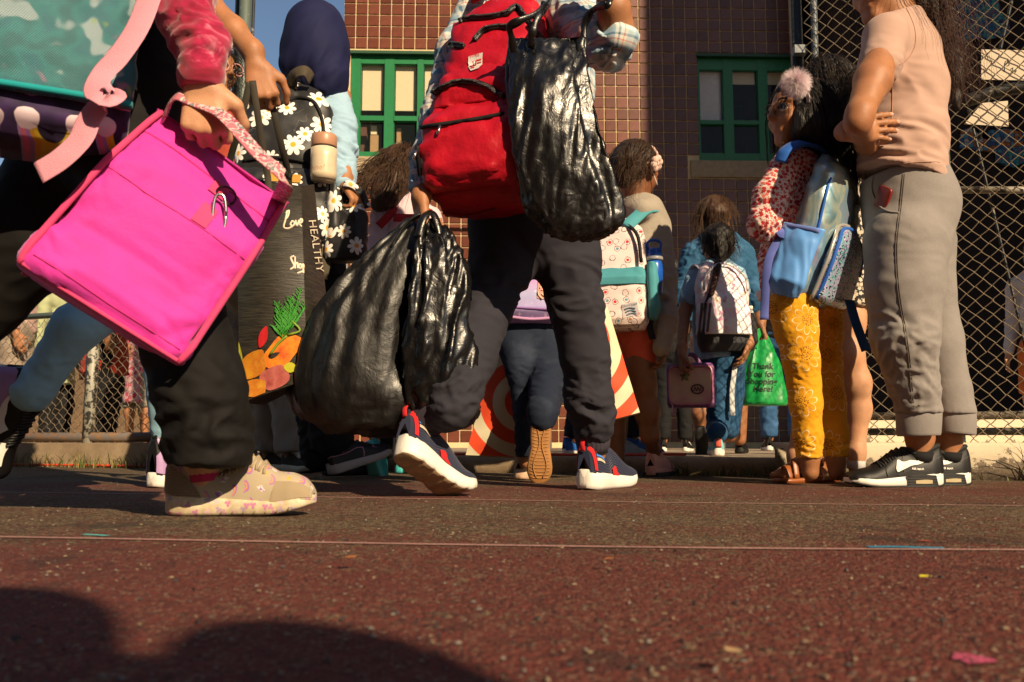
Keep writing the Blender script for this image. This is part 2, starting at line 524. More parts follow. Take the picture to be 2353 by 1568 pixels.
b = ground_strip('chalk_mark', [G(2190, 1512), G(2225, 1516), G(2262, 1528)], .017, worn_paint('pink_chalk', (.42, .06, .13), .6, 140), .8)
tag(b, 'hot pink chalk smear on the red asphalt near the camera', 'paint mark'); rebase(b, G(2225, 1520))
b = ground_strip('chalk_mark', [G(2113, 1245), G(2137, 1245)], .008, worn_paint('red_chalk', (.5, .06, .03), .65, 140), .5)
tag(b, 'tiny orange red chalk dash above the blue smear', 'paint mark'); rebase(b, G(2125, 1245))

def scatter_chips(name, n, y0, y1, smin_, smax_, mats, seed, dens=1.0):
    r = np.random.default_rng(seed); b = Buf()
    for i in range(n):
        y = y0 + (y1 - y0) * r.random() ** 1.5; x = (r.random() * 2 - 1) * .62 * y
        s = smin_ + (smax_ - smin_) * r.random() ** 2
        a = np.sort(r.random(5) * 2 * PI)
        base = np.stack([np.cos(a), np.sin(a), 0 * a], 1) * s * (0.7 + .5 * r.random((5, 1)))
        top = base * .6; top[:, 2] = s * (.35 + .3 * r.random())
        V = np.concatenate([base, top]) + A(x, y, .001)
        b.add(V, [[k, (k + 1) % 5, 5 + (k + 1) % 5, 5 + k] for k in range(5)], [[5, 6, 7], [5, 7, 8], [5, 8, 9]], mi=r.integers(len(mats)))
    return tag(b.put(name, mats, None, False), kind='stuff')
scatter_chips('gravel_grit', 3400, .45, 2.8, .0006, .0030, [plain('grit_tan', (.19, .14, .09), .9), plain('grit_grey', (.16, .14, .12), .9), plain('grit_dark', (.02, .018, .017), .7)], 5)

# ------------------------------------------------------------------ kerb and pavement
def concrete(name, c1, c2, dirt=.5, sc=1.0):
    m = Mat(name, c1, .92)
    c = m.co()
    n = m.noise(c, 7 * sc, 6, .65)
    col = m.ramp(n, [(.3, c2), (.62, c1)])
    sp = m.voro(c, 380)
    col = m.mix(m.step(m.noise(c, 120, 3, .7), .58, .72) * dirt, col, tuple(k * .35 for k in c2))
    m.set('Base Color', m.mix(1.0, col, m.ramp(sp, [(.0, .75), (.5, 1.1)]), 'MULTIPLY'))
    m.bump(m.noise(c, 160, 5, .75) + sp * .5, .5, .004)
    return m.m
CONC = concrete('concrete', (.34, .25, .16), (.20, .14, .085))
xs = np.linspace(-9, 9, 181)
R = []
for x in xs:
    y = KX(x); j = .004 * math.sin(x * 7.3) + .003 * math.sin(x * 23)
    n = -KN
    p = A(x, y, 0)
    R.append([p + A(0, 0, -.02) + KN * j, p + A(0, 0, .045) + KN * j, p + A(0, 0, .060) + n * .006 + KN * j, p + A(0, 0, .066) + n * .018, p + A(0, 0, .066) + n * .15, p + A(0, 0, -.02) + n * .15])
V, Q, T, uv = loft(np.array(R), True, (True, True))
tag(put('kerb', mesh('kerb', V, [Q[:, ::-1], T[:, ::-1]], uv=uv), CONC), kind='structure')
b = Buf()
p0, p1 = A(-9, KX(-9), .062) - KN * .14, A(9, KX(9), .062) - KN * .14
b.add([p0, p1, A(14, 14, .058), A(-14, 14, .058)], [[0, 1, 2, 3]])
tag(b.put('pavement', concrete('pavement_concrete', (.36, .29, .21), (.23, .18, .13), .3), smooth=False), kind='structure')

# ------------------------------------------------------------------ school building
BY, BK = 8.3, .03
BD = nrm(A(1, BK, 0)); BN = A(BD[1], -BD[0], 0)       # along the wall, and out of it towards the camera
def WB(u, v, off=0.0):
    """(s, z) on the wall plane, 'off' metres in front of it"""
    y = BY
    for _ in range(4): p = W(u, v, y); y = BY + BK * p[0] - off
    return p
B0 = WB(770, 1012); B0 = A(B0[0], BY + BK * B0[0], 0)
def bs(u, v): p = WB(u, v); return (p - B0) @ BD, p[2]
MB = np.eye(4); MB[:3, 0] = BD; MB[:3, 1] = -BN; MB[:3, 2] = (0, 0, 1); MB[:3, 3] = B0   # local: x along, y into the wall, z up
school = root('school_building', 'maroon tiled school building with green framed windows behind the crowd', 'building', B0)
def tilemat():
    m = Mat('maroon_tile', (.2, .064, .04), .30)
    c = m.co()
    r = m.node('NewGeometry', 'Random Per Island'); o = m.node('ObjectInfo', 'Random')
    k = m.f('FRACT', r * 1.0 + o * 3.7)
    base = m.ramp(k, [(0, (.105, .030, .018)), (.5, (.138, .041, .025)), (1, (.170, .055, .034))])
    n = m.noise(c, 22, 4, .6)
    m.set('Base Color', m.mix(1.0, base, m.ramp(n, [(.3, .80), (.7, 1.12)]), 'MULTIPLY'))
    m.set('Specular IOR Level', .35)
    m.bump(m.noise(c, 240, 4, .6) + m.noise(c, 18, 2) * .8, .25, .003)
    return m.m
M_TILE = tilemat()
GROUT = concrete('grout', (.66, .52, .31), (.52, .39, .22), .2)
PT = .1141
SW = bs(1853, 400)[0]; ZT = 5.0
LW = (bs(800, 400)[0], bs(1128, 400)[0], bs(900, 402)[1], bs(900, 120)[1], bs(900, 361)[1])    # left window opening: s0 s1 sill-bottom top sill-top
RW = (bs(1608, 400)[0], bs(1836, 400)[0], bs(1650, 409)[1], bs(1650, 126)[1], bs(1650, 370)[1])
SILLX = bs(1587, 400)[0]
# backing wall with two openings (grout shows between the tiles); 0.25 thick
b = Buf()
zb = 0.03
def wallbox(s0, s1, z0, z1): b.box((s0, .006, z0), (s1, .25, z1), MB)
wallbox(0, LW[0], zb, 9); wallbox(LW[0], LW[1], zb, LW[2]); wallbox(LW[0], LW[1], LW[3], 9)
wallbox(LW[1], RW[0], zb, 9); wallbox(RW[0], RW[1], zb, RW[2]); wallbox(RW[0], RW[1], RW[3], 9); wallbox(RW[1], SW, zb, 9)
b.put('wall', GROUT, school, False)
b = Buf(); b.box((0, .26, zb), (.2, 6, 9), MB); b.box((SW - .2, .26, zb), (SW, 6, 9), MB); b.box((.21, 5.8, zb), (SW - .21, 6, 9), MB); b.box((0, .26, 9.002), (SW, 6, 9.2), MB)
b.put('rear_wall', plain('dark_brown_wall', (.12, .05, .035), .8), school, False)
# one bevelled tile
g = .0052; e = .004
def tile_mesh():
    h = PT / 2 - g; o = [(-h, .004, -h), (h, .004, -h), (h, .004, h), (-h, .004, h)]
    i_ = [(-h + e, -.004, -h + e), (h - e, -.004, -h + e), (h - e, -.004, h - e), (-h + e, -.004, h - e)]
    V = np.array(o + [(x, -.001, z) for x, _, z in o] + i_)
    Fq = [[8, 9, 10, 11]] + [[a + k, a + (k + 1) % 4, a + 4 + (k + 1) % 4, a + 4 + k] for a in (0, 4) for k in range(4)]
    return V, np.array(Fq)
TV, TF = tile_mesh()
tme = mesh('tile', TV, TF, False); tme.materials.append(M_TILE)
ZB0 = bs(900, 113)[1] % PT
cells = []
for r_ in range(int(ZT / PT)):
    zc = ZB0 - PT + PT * (r_ + .5) + PT
    for c_ in range(int(SW / PT) + 1):
        sc_ = PT * (c_ + .5)
        if sc_ + PT / 2 > SW + .02: continue
        if zc < .1: continue
        bad = False
        for (s0, s1, z0, z1, zz) in (LW, RW):
            a0 = s0 if z0 != RW[2] else SILLX
            if s0 - PT * .20 < sc_ < s1 + PT * .20 and z0 < zc < z1 + PT * .2: bad = True
            if a0 - PT * .3 < sc_ < s1 + PT * .3 and z0 - PT * .25 < zc < zz + PT * .2: bad = True
        if not bad: cells.append((sc_, zc))
def rank(cz):
    p = B0 + BD * cz[0] + A(0, 0, cz[1])
    f = (p - A(0, 0, H0)); dep = f @ A(0, CP, SP); u = 1176.5 + F * f[0] / dep; v = 784 - F * (f @ A(0, -SP, CP)) / dep
    if 800 < u < 985 and -5 < v < 115: return 0
    if 1385 < u < 1565 and -5 < v < 420: return 0
    if 1440 < u < 1600 and 330 < v < 470: return 1
    if 1565 < u < 1860 and -5 < v < 120: return 1
    if 800 < u < 860 and 400 < v < 470: return 1
    if 1550 < u < 1740 and 405 < v < 560: return 2
    return 5
cells.sort(key=rank)
b = Buf()
for i, (s_, z_) in enumerate(cells):
    p = B0 + BD * s_ + A(0, 0, z_)
    M = MB.copy(); M[:3, 3] = p
    if i < 298:
        o = bpy.data.objects.new('tile', tme); COL.objects.link(o); o.parent = school
        mw = Matrix(M.tolist()); mw.translation = Vector(p - B0); o.matrix_local = mw
    else: b.add(TV @ M[:3, :3].T + M[:3, 3], TF)
tag(b.put('tile_field', M_TILE, school, False), kind='stuff')
# sills, lintel strip
SILLM = concrete('sill_stone', (.40, .31, .20), (.30, .23, .15), .35, 3)
for (s0, s1, z0, z1, zz) in (LW, (SILLX,) + RW[1:]):
    b = Buf(); b.box((s0 + .003, -.022, z0 + .003), (s1 - .003, .2, zz - .003), MB); b.put('sill', SILLM, school, False)
GREEN = plain('green_window_paint', (.012, .17, .060), .42, .15, 300, spec=.4)
DKGREEN = plain('dark_green_flashing', (.006, .06, .025), .5)
for (s0, s1, z0, z1, zz) in (LW, RW):
    b = Buf(); b.box((s0 - .01, -.016, z1 - .02), (s1 + .02, .22, z1 + .008), MB); b.put('lintel', DKGREEN, school, False)
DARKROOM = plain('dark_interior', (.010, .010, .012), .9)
b = Buf()
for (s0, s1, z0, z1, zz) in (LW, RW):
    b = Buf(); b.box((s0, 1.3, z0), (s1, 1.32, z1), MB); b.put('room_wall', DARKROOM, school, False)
def glassmat():
    m = Mat('window_glass', (.05, .07, .08), .04)
    m.set('Transmission Weight', 0.0); m.set('Alpha', .09); m.set('Specular IOR Level', .7)
    return m.m
GLASS = glassmat(); BLIND = plain('cream_blind', (.78, .68, .46), .9, .1, 60, spec=.1, var=.03)
REFL = plain('white_reflection', (.85, .82, .80), .9, .3, 14, spec=.1)
BOXC = plain('cardboard', (.42, .27, .13), .9)
def window(op, us, trans_v, top_v, bot_v, uref, fw, setback):
    """us: pairs (u0, u1) of panes seen in the photo; frame bars between"""
    s0, s1, z0, z1, zz = op
    f = Buf()
    zt, zb_, zm0, zm1 = bs(uref, top_v)[1], bs(uref, bot_v)[1], bs(uref, trans_v[1])[1], bs(uref, trans_v[0])[1]
    xs_ = [bs(u, 300)[0] for pr in us for u in pr]
    y0, y1 = setback, setback + .05
    edges = [s0 + .004] + xs_ + [s1 - .004]
    for k in range(0, len(edges), 2): f.box((edges[k], y0, zz + .002), (edges[k + 1], y1, z1 - .022), MB)
    for k in range(1, len(edges) - 1, 2):
        a0, a1 = edges[k] + .001, edges[k + 1] - .001
        f.box((a0, y0 + .004, zb_ + .001), (a1, y1, zz + .002), MB) if zb_ < zz else f.box((a0, y0 + .004, zz + .002), (a1, y1, zb_), MB)
        f.box((a0, y0 + .004, zt), (a1, y1, z1 - .022), MB)
        f.box((a0, y0 - .006, zm0), (a1, y1 - .004, zm1), MB)
    fo = f.put('window', GREEN, school, False)
    for k in range(1, len(edges) - 1, 2):
        a0, a1 = edges[k], edges[k + 1]
        s_ = Buf(); q = .006
        for (lo, hi) in ((zb_, zm0), (zm1, zt)):
            s_.box((a0 + .002, y0 + .014, lo + .002), (a0 + q, y1 - .006, hi - .002), MB); s_.box((a1 - q, y0 + .014, lo + .002), (a1 - .002, y1 - .006, hi - .002), MB)
            s_.box((a0 + q + .001, y0 + .014, hi - q), (a1 - q - .001, y1 - .006, hi - .002), MB); s_.box((a0 + q + .001, y0 + .014, lo + .002), (a1 - q - .001, y1 - .006, lo + q), MB)
            g_ = Buf(); g_.box((a0 + q + .002, y0 + .028, lo + q + .002), (a1 - q - .002, y0 + .034, hi - q - .002), MB); g_.put('pane', GLASS, fo, False)
        s_.put('sash', GREEN, fo, False)
    return fo, edges, (zb_, zm0, zm1, zt), y1
wl, ed, zs, y1 = window(LW, [(825, 881), (903, 957), (971, 1026), (1044, 1100)], (264, 275), 143, 347, 900, 0, .035)
for k in (1, 3, 5, 7):
    b = Buf(); n = 14
    b.box((ed[k] + .01, y1 + .02, bs(900, 243)[1]), (ed[k + 1] - .01, y1 + .024, zs[3] + .03), MB); b.put('blind', BLIND, wl, False)
    b = Buf(); b.box((ed[k] + .01, y1 + .018, bs(900, 243)[1] - .012), (ed[k + 1] - .01, y1 + .027, bs(900, 243)[1] - .001), MB); b.put('blind_rail', BLIND, wl, False)
for (u0, u1, v0, v1, c_) in ((846, 866, 300, 345, BOXC), (848, 862, 278, 298, BLIND), (906, 921, 318, 345, BLIND), (908, 918, 284, 316, BOXC)):
    s0, z0 = bs(u0, v1); s1, z1 = bs(u1, v0)
    b = Buf(); b.box((s0, y1 + .05, z0), (s1, y1 + .16, z1), MB)
    o = b.put('box', c_, None, False); p = MB[:3, :3] @ A((s0 + s1) / 2, y1 + .1, z0) + B0; rebase(o, p)
    tag(o, {846: 'brown cardboard box in the lower left pane of the green window', 848: 'cream packet above the cardboard box behind the left pane', 906: 'cream carton behind the sliding lower pane', 908: 'brown carton above the cream carton behind the sliding pane'}[u0], 'box')
wr, ed, zs, y1 = window(RW, [(1612, 1667), (1689, 1748), (1770, 1828)], (274, 283), 157, 350, 1690, 0, .04)
b = Buf(); b.box((ed[1] + .004, y1 + .02, zs[2] - .01), (ed[2] - .004, y1 + .026, zs[3] + .03), MB); b.put('pane_reflection', REFL, wr, False)  # white sheet stands in for the bright reflection in this pane
for k in (3, 5):
    b = Buf(); b.box((ed[k] + .01, y1 + .02, bs(1700, 184)[1]), (ed[k + 1] - .01, y1 + .024, zs[3] + .03), MB); b.put('blind', BLIND, wr, False)
# handrail and bench along the wall
STEEL = plain('grey_pipe', (.16, .17, .17), .45, .1, 200, .6)
def pipe(name, pts, r, mat, label=None, cat=None, parent=None, n=8):
    b = Buf(); tube(b, spline(np.array(pts), max(2, len(pts) * 4)) if len(pts) > 2 else np.array(pts), r, n)
    o = b.put(name, mat, parent)
    if label: tag(o, label, cat); rebase(o, pts[0])
    return o
hr = root('handrail', 'thin grey handrail running along the tiled wall', 'handrail', W(1000, 1000, 7.9))
pipe('rail', [W(780, 442, 7.9), W(1350, 446, 7.95)], .016, STEEL, parent=hr)
for u in (800, 1330): pipe('post', [W(u, 444, 7.92) - A(0, 0, .02), A(W(u, 444, 7.92)[0], 7.92, .05)], .014, STEEL, parent=hr)
bn = root('bench', 'pale wooden bench standing against the tiled wall', 'bench', A(W(1500, 915, 7.3)[0], 7.3, .06))
c = W(1540, 915, 7.3)
b = Buf()
for k in range(3): b.box((c[0] - 1.1, 7.15 + k * .11, c[2] - .03), (c[0] + .45, 7.25 + k * .11, c[2])); b.put('slat', plain('weathered_wood', (.36, .30, .22), .8), bn, False); b = Buf()
for x in (c[0] - 1.0, c[0] - .3, c[0] + .38):
    for y in (7.18, 7.42): b = Buf(); b.box((x, y, .06), (x + .03, y + .03, c[2] - .031)); b.put('leg', STEEL, bn, False)

# ------------------------------------------------------------------ dark wing with mosaics behind the right fence
wing = root('school_wing', 'dark school wing with mosaic patches behind the right fence', 'building', A(2.92, 7.4, 0))
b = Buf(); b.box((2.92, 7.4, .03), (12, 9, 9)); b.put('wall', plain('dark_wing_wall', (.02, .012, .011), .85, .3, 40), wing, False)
def mosaic(name, cols, sc=34):
    m = Mat(name, (.1, .3, .4), .35)
    c = m.co(); x, y, z = m.sep(c)
    v2 = m.comb(x, z, 0.0)
    col = m.voro(v2, sc, 'Color', dim='2D', rnd=.55); r_, g_, b_ = m.sep(col)
    n = m.noise(c, 3.5, 2)
    base = m.ramp(r_ * .5 + n * .6, [(i / (len(cols) - 1) * .6 + .25, k) for i, k in enumerate(cols)], 'CONSTANT')
    d = m.voro(v2, sc, 'Distance', feature='DISTANCE_TO_EDGE', dim='2D', rnd=.55)
    m.set('Base Color', m.mix(m.step(d, .03, .07), (.02, .02, .02), base))
    m.bump(m.step(d, .02, .1), .6, .004)
    return m.m
def patch(name, poly, y, mat, parent, th=.02):
    P = WW(*[(u, v, y) for u, v in poly]); n = len(P)
    b = Buf(); Pb = P + A(0, th, 0)
    b.add(np.concatenate([P, P.mean(0)[None], Pb]), [[i, n + 1 + i, n + 1 + (i + 1) % n, (i + 1) % n] for i in range(n)], [[n, i, (i + 1) % n] for i in range(n)])
    return b.put(name, mat, parent, False)
TEAL = mosaic('teal_mosaic', [(.04, .05, .16), (.03, .17, .32), (.05, .33, .36), (.14, .12, .22), (.10, .40, .33), (.02, .10, .20)])
ORNG = mosaic('orange_mosaic', [(.03, .10, .25), (.06, .26, .42), (.45, .14, .03), (.4, .4, .38), (.40, .10, .02)], 26)
patch('mosaic', [(2188, 22), (2215, -20), (2292, -20), (2300, 30), (2318, 45), (2322, 75), (2300, 85), (2262, 92), (2230, 88), (2216, 105), (2200, 110), (2186, 70)], 7.37, TEAL, wing)
patch('mosaic', [(2210, 300), (2232, 292), (2262, 320), (2275, 300), (2310, 296), (2400, 315), (2400, 345), (2300, 352), (2250, 345), (2205, 340)], 7.37, ORNG, wing)
patch('mosaic', [(2290, 345), (2400, 330), (2400, 350), (2330, 385), (2290, 372)], 7.36, TEAL, wing)
# building across the yard: it shades the right half of the school wall
nb = root('neighbouring_building', 'tall brick building out of view that shades the school wall', 'building', A(9.0, 2.0, 0))
b = Buf(); _q = A(1.27 + math.sin(SUN_AZ) * 8.8, BY + .04 - math.cos(SUN_AZ) * 8.8, 0); b.box((_q[0], _q[1], -.1), (16, 8.6, 13)); b.put('wall', plain('dull_brick', (.2, .1, .07), .9), nb, False)

b = Buf(); b.box((-40, -11, -.1), (4.2, -9, 17)); o = b.put('added_sky_blocker', plain('dull_brick', (.12, .06, .045), .9), None, False); tag(o, 'long dull brick block added out of view behind the camera to cut sky light', 'building'); rebase(o, (-17, -10, 0))  # unseen block added behind the camera to darken the sky fill
b = Buf(); b.box((-14, 9, 0), (-2.3, 9.3, 1.5)); o = b.put('yard_wall', concrete('brown_yard_wall', (.15, .095, .055), (.09, .06, .035), .4), None, False); tag(o, 'low brown yard wall far behind the left fence', 'wall'); rebase(o, (-8, 9, 0))
# ------------------------------------------------------------------ fences
def rustpaint(name, col, chip=(.16, .13, .10), k=.62):
    m = Mat(name, col, .5)
    c = m.co()
    n = m.noise(c, 26, 5, .65)
    base = m.mix(m.step(n, k - .02, k + .03), col, chip)
    base = m.mix(m.step(m.noise(c, 60, 4, .7), .66, .72), base, (.20, .075, .03))
    m.set('Base Color', base); m.bump(n, .5, .003)
    return m.m
POST = rustpaint('grey_green_post_paint', (.085, .115, .10), (.30, .29, .25), .66)
POSTB = rustpaint('blue_grey_post_paint', (.10, .125, .15), (.28, .28, .27), .70)
POSTK = rustpaint('black_post_paint', (.018, .020, .020), (.17, .15, .12), .60)
RAILP = rustpaint('peeling_rail_paint', (.26, .23, .18), (.05, .04, .03), .55)
WIRE = plain('fence_wire', (.28, .225, .155), .45, .2, 500, .45)
def FP(x, z, off=0.0):
    return A(x, KX(x), z) - KN * off
def chain_mesh(x0, x1, z0, z1, off, w=.0265, h=.050, r=.0017, jit=.0015, seed=3):
    rr = np.random.default_rng(seed)
    L = np.linalg.norm(FP(x1, 0) - FP(x0, 0)); n = int(L / w); m = int((z1 - z0) / (h / 2))
    b = Buf(); o = FP(x0, z0, off)
    for i in range(n):
        P = []
        for k in range(m + 1):
            sgn = 1 if (k + i) % 2 == 0 else -1
            s = i * w + sgn * w * .5; d = sgn * r * 1.1
            z = k * h / 2
            base = o + KD * (s + jit * rr.standard_normal()) + A(0, 0, z + jit * rr.standard_normal())
            P += [base - KD * sgn * .003 - A(0, 0, .003) - KN * d * .4, base + KN * d, base - KD * sgn * .003 + A(0, 0, .003) - KN * d * .6]
        tube(b, np.array(P), r, 4)
    return b
rf = root('chain_link_fence', 'tall chain link fence with grey wire behind the woman on the right', 'fence', FP(1.1, .0, .09))
tag(chain_mesh(1.10, 2.75, .085, 1.95, .06).put('wire_mesh', WIRE, rf), kind='stuff')
def fx(u, v, off=.09):
    y = 3.1
    for _ in range(12): p = W(u, v, y); y = KX(p[0]) + off * .94
    return W(u, v, y)
pipe('gate_post', [A(fx(1875, 800)[0], fx(1875, 800)[1], .0), fx(1873, 130), fx(1873, 130) + A(0, 0, .9)], .0125, POSTB, parent=rf)
pipe('post', [A(*fx(1856, 800, .16)[:2], .0), A(*fx(1856, 800, .16)[:2], 2.2)], .024, POSTK, parent=rf)
for z in (1.28, 1.62):
    p = A(*fx(1866, 800, .12)[:2], z)
    b = Buf(); b.box(p - A(.03, .02, .016), p + A(.018, .02, .016)); b.put('hinge', POSTB, rf, False)
pipe('post', [A(*fx(2198, 900, .12)[:2], .0), A(*fx(2198, 900, .12)[:2], 2.2)], .021, POST, parent=rf)
pipe('rail', [fx(2200, 437), fx(2420, 437)], .013, RAILP, parent=rf)
pipe('bottom_rail', [FP(1.12, .215, .10), FP(2.75, .215, .10)], .014, RAILP, parent=rf)
pipe('bottom_pipe', [FP(1.12, .160, .085), FP(2.75, .160, .085)], .013, POSTK, parent=rf)
pipe('brace', [fx(2222, 232, .14), fx(2290, 212, .14), fx(2420, 188, .14)], .024, POSTK, parent=rf)
pipe('tension_rod', [fx(2330, -20, .13), fx(2290, 150, .13), fx(2250, 320, .13)], .006, POSTK, parent=rf)
pipe('tension_rod', [fx(2225, 250, .13), fx(2300, 560, .13), fx(2380, 900, .13)], .005, POSTK, parent=rf)
# low white wall under it
def peeling():
    m = Mat('peeling_white_paint', (.7, .6, .45), .85)
    c = m.co(); x, y, z = m.sep(c)
    n = m.noise(c, 16, 6, .7)
    k = m.step(n - z * 3.2 + .12, .40, .46)
    base = m.mix(k, (.66, .56, .40), m.ramp(m.noise(c, 60, 4, .7), [(.3, (.10, .08, .06)), (.7, (.34, .26, .18))]))
    m.set('Base Color', base); m.bump(n * .6 + k * -.8 + m.noise(c, 90, 4) * .4, .6, .004)
    return m.m
PEEL = peeling()
lw = root('low_wall', 'low white wall with peeling paint under the right fence', 'wall', FP(1.08, 0, .02))
b = Buf(); R = []
for x in np.linspace(.95, 3.2, 60):
    q = .005 * perlin(A(x * 6, 1, 2)[None])[0]
    R.append([FP(x, -.02, -.05 + q), FP(x, .112, -.045 + q), FP(x, .122, -.035), FP(x, .122, .16), FP(x, -.02, .16)])
V, Q, T, uv = loft(np.array(R)); b.add(V, Q[:, ::-1], T[:, ::-1]); b.put('wall', PEEL, lw)
b = Buf(); b.box((1.4, 4.3, .05), (5, 4.5, .235)); o = b.put('planter_wall', PEEL, None, False); tag(o, 'white ledge of a planter behind the right fence', 'planter'); rebase(o, (3, 4.4, .05))
# white signs on the right fence
def sign(poly, y_, label, scrib):
    P = np.array([fx(u, v, .115) for u, v in poly])
    n = len(P); b = Buf(); Pb = P - KN * .004
    b.add(np.concatenate([P, Pb]), [[i, n + i, n + (i + 1) % n, (i + 1) % n] for i in range(n)] + [[0, 1, 2, 3], [7, 6, 5, 4]])
    r_ = root('sign', label, 'sign', P[0])
    b.put('board', plain('corrugated_white_board', (.74, .62, .47), .7, .2, 50, var=.03), r_, False)
    if scrib:
        b = Buf()
        for st in scrib: tube(b, np.array([fx(u, v, .115) + KN * .001 for u, v in spline(np.array(st, float), 14)]), .0014, 4)
        b.put('lettering', plain('faded_marker', (.13, .15, .12), .7), r_)
sign([(2255, 114), (2255, 183), (2358, 185), (2358, 116)], 0, 'white corrugated board with faint scribble, upper of two behind the fence', [[(2308, 165), (2310, 143), (2318, 140), (2319, 150), (2314, 152)], [(2322, 160), (2328, 156), (2326, 166), (2336, 162), (2332, 168)]])
sign([(2216, 285), (2258, 237), (2316, 232), (2318, 291)], 0, 'blank white board with slanted edge, lower of two behind the fence', [])
# left fence
lf = root('chain_link_fence', 'low rusty chain link fence behind the legs on the left', 'fence', FP(-2.9, 0, .09))
tag(chain_mesh(-3.1, -1.36, .10, .76, .07, jit=.004, r=.0019, seed=8).put('wire_mesh', WIRE, lf), kind='stuff')
pp = fx(209, 900); pipe('post', [A(pp[0], pp[1], 0), A(pp[0], pp[1], .78)], .030, rustpaint('flaking_post_paint', (.30, .29, .24), (.03, .03, .03), .50), parent=lf)
pipe('bottom_rail', [FP(-3.1, .145, .08), FP(-1.3, .145, .08)], .024, rustpaint('rusty_rail', (.15, .13, .12), (.22, .13, .07), .5), parent=lf)
pipe('top_rail', [FP(-3.1, .775, .09), FP(-1.36, .775, .09)], .016, POST, parent=lf)
pp = fx(556, 240); pipe('gate_post', [A(pp[0], pp[1], 0), A(pp[0], pp[1], 3.2)], .029, POST, parent=lf)
pp = fx(541, 240, .12); pipe('gate_post', [A(pp[0], pp[1], 0), A(pp[0], pp[1], 3.2)], .018, POSTK, parent=lf)
pp = fx(575, 240, .12); pipe('gate_edge', [A(pp[0], pp[1], .1), A(pp[0], pp[1], 3.2)], .008, POSTK, parent=lf)
lk = Buf(); R = [[FP(x, -.02, -.02), FP(x, .115, -.02), FP(x, .12, .16), FP(x, -.02, .16)] for x in np.linspace(-4.5, -1.25, 30)]
V, Q, T, uv = loft(np.array(R)); lk.add(V, Q[:, ::-1], T[:, ::-1])
o = lk.put('low_wall', CONC, None, False); tag(o, 'low tan concrete footing under the left fence', 'wall'); rebase(o, FP(-2, 0))
# orange cable along the kerb
P = [FP(x, .010, -.035 + .012 * math.sin(x * 3.1)) for x in np.linspace(-3.6, -1.3, 12)] + [FP(-1.1, .05, -.012), FP(-1.0, .074, .02), FP(-.8, .073, .03), FP(-.45, .073, .05), FP(.2, .073, .06), FP(.6, .073, .3)]
b = Buf(); tube(b, spline(np.array(P), 90), .0055, 6); o = b.put('extension_cord', plain('orange_cord', (.60, .05, .015), .45)); tag(o, 'orange red cable lying along the kerb', 'cable'); rebase(o, P[5])
# grass and fallen leaves along the kerb
def grass(name, spots, mats, seed):
    r = np.random.default_rng(seed); b = Buf()
    for (x, y, z, n, h, sp) in spots:
        for _ in range(n):
            a = r.random() * 2 * PI; L = h * (.5 + .8 * r.random()); lean = .35 + .9 * r.random()
            p = A(x, y, z) + A(*(r.standard_normal(2) * sp), 0); d = A(math.cos(a), math.sin(a), 0); w = .0012 + .0012 * r.random()
            c_ = np.cross(d, A(0, 0, 1))
            pts = [p + d * L * lean * t * t * .8 + A(0, 0, L * (t - .35 * lean * t * t)) for t in (0, .35, .7, 1)]
            V = [q + c_ * w * k * s for q, k in zip(pts, (1, .9, .6, .05)) for s in (-1, 1)]
            b.add(V, [[2 * i, 2 * i + 1, 2 * i + 3, 2 * i + 2] for i in range(3)], mi=r.integers(len(mats)))
    return tag(b.put(name, mats), kind='stuff')
GM = [plain('grass_green', (.05, .095, .02), .6), plain('grass_dry', (.26, .19, .06), .7), plain('grass_yellow', (.14, .14, .03), .6)]
rr = np.random.default_rng(4)
sp = [(x, KX(x) - .03, 0, 9, .05, .02) for x in np.linspace(.45, 1.0, 16)] + [(x, KX(x) - .03, 0, 22, .07, .015) for x in (.62, .86, .94, .97)]
sp += [(x, KX(x) - .05 - .02 * rr.random(), 0, int(8 + 22 * rr.random()), .09, .03) for x in np.linspace(-2.7, -1.4, 17)]
sp += [(x, KX(x) - .07, 0, 14, .14, .015) for x in (1.66, 1.7, 1.74, 1.80)] + [(x, KX(x) - .06, 0, 5, .03, .02) for x in np.linspace(1.1, 1.9, 12)]
grass('kerb_grass', sp, GM, 3)
def leaf(p, size, rot, tilt, mat, label, cat='leaf', group='fallen leaves along the kerb'):
    n = 9; t = np.linspace(0, 1, n); w = np.sin(PI * t ** .8) * .38 * size
    R = []
    for k in range(n):
        x = (t[k] - .5) * size
        R.append([A(x, -w[k] - 1e-4, .12 * w[k] + .15 * size * t[k] ** 2), A(x, 0, -.05 * size + .1 * size * t[k] ** 2), A(x, w[k] + 1e-4, .2 * w[k] + .12 * size * t[k] ** 2)])
    V, Q, T, uv = loft(np.array(R), closed=False)
    M = Matrix.Rotation(rot, 3, 'Z') @ Matrix.Rotation(tilt, 3, 'Y')
    V = V @ np.array(M).T + p + A(0, 0, .012)
    o = put('fallen_leaf', mesh('fallen_leaf', V, Q, uv=uv), mat); tag(o, label, cat, group); rebase(o, p)
LB, LY = plain('brown_leaf', (.24, .085, .03), .6, .4, 120), plain('yellow_leaf', (.34, .26, .03), .6, .4, 120)
leaf(G(1780, 1062, .03), .055, .3, -.5, LB, 'curled brown leaf standing at the kerb beside the yellow leggings')
leaf(G(1600, 1098), .05, .2, -.2, LY, 'yellow green leaf among the kerb grass')
leaf(G(1573, 1100), .045, 2.0, .3, LB, 'brown leaf left of the yellow leaf in the kerb grass')
leaf(G(1760, 1099), .04, 2.6, .2, LY, 'pale yellow leaf at the foot of the kerb near the sandals')
leaf(G(2280, 1101), .05, .1, .1, LB, 'dark brown leaf by the low white wall')
leaf(G(2127, 1358), .011, .4, .05, plain('bright_yellow_scrap', (.55, .48, .03), .6), 'tiny bright yellow leaf scrap on the asphalt at lower right')
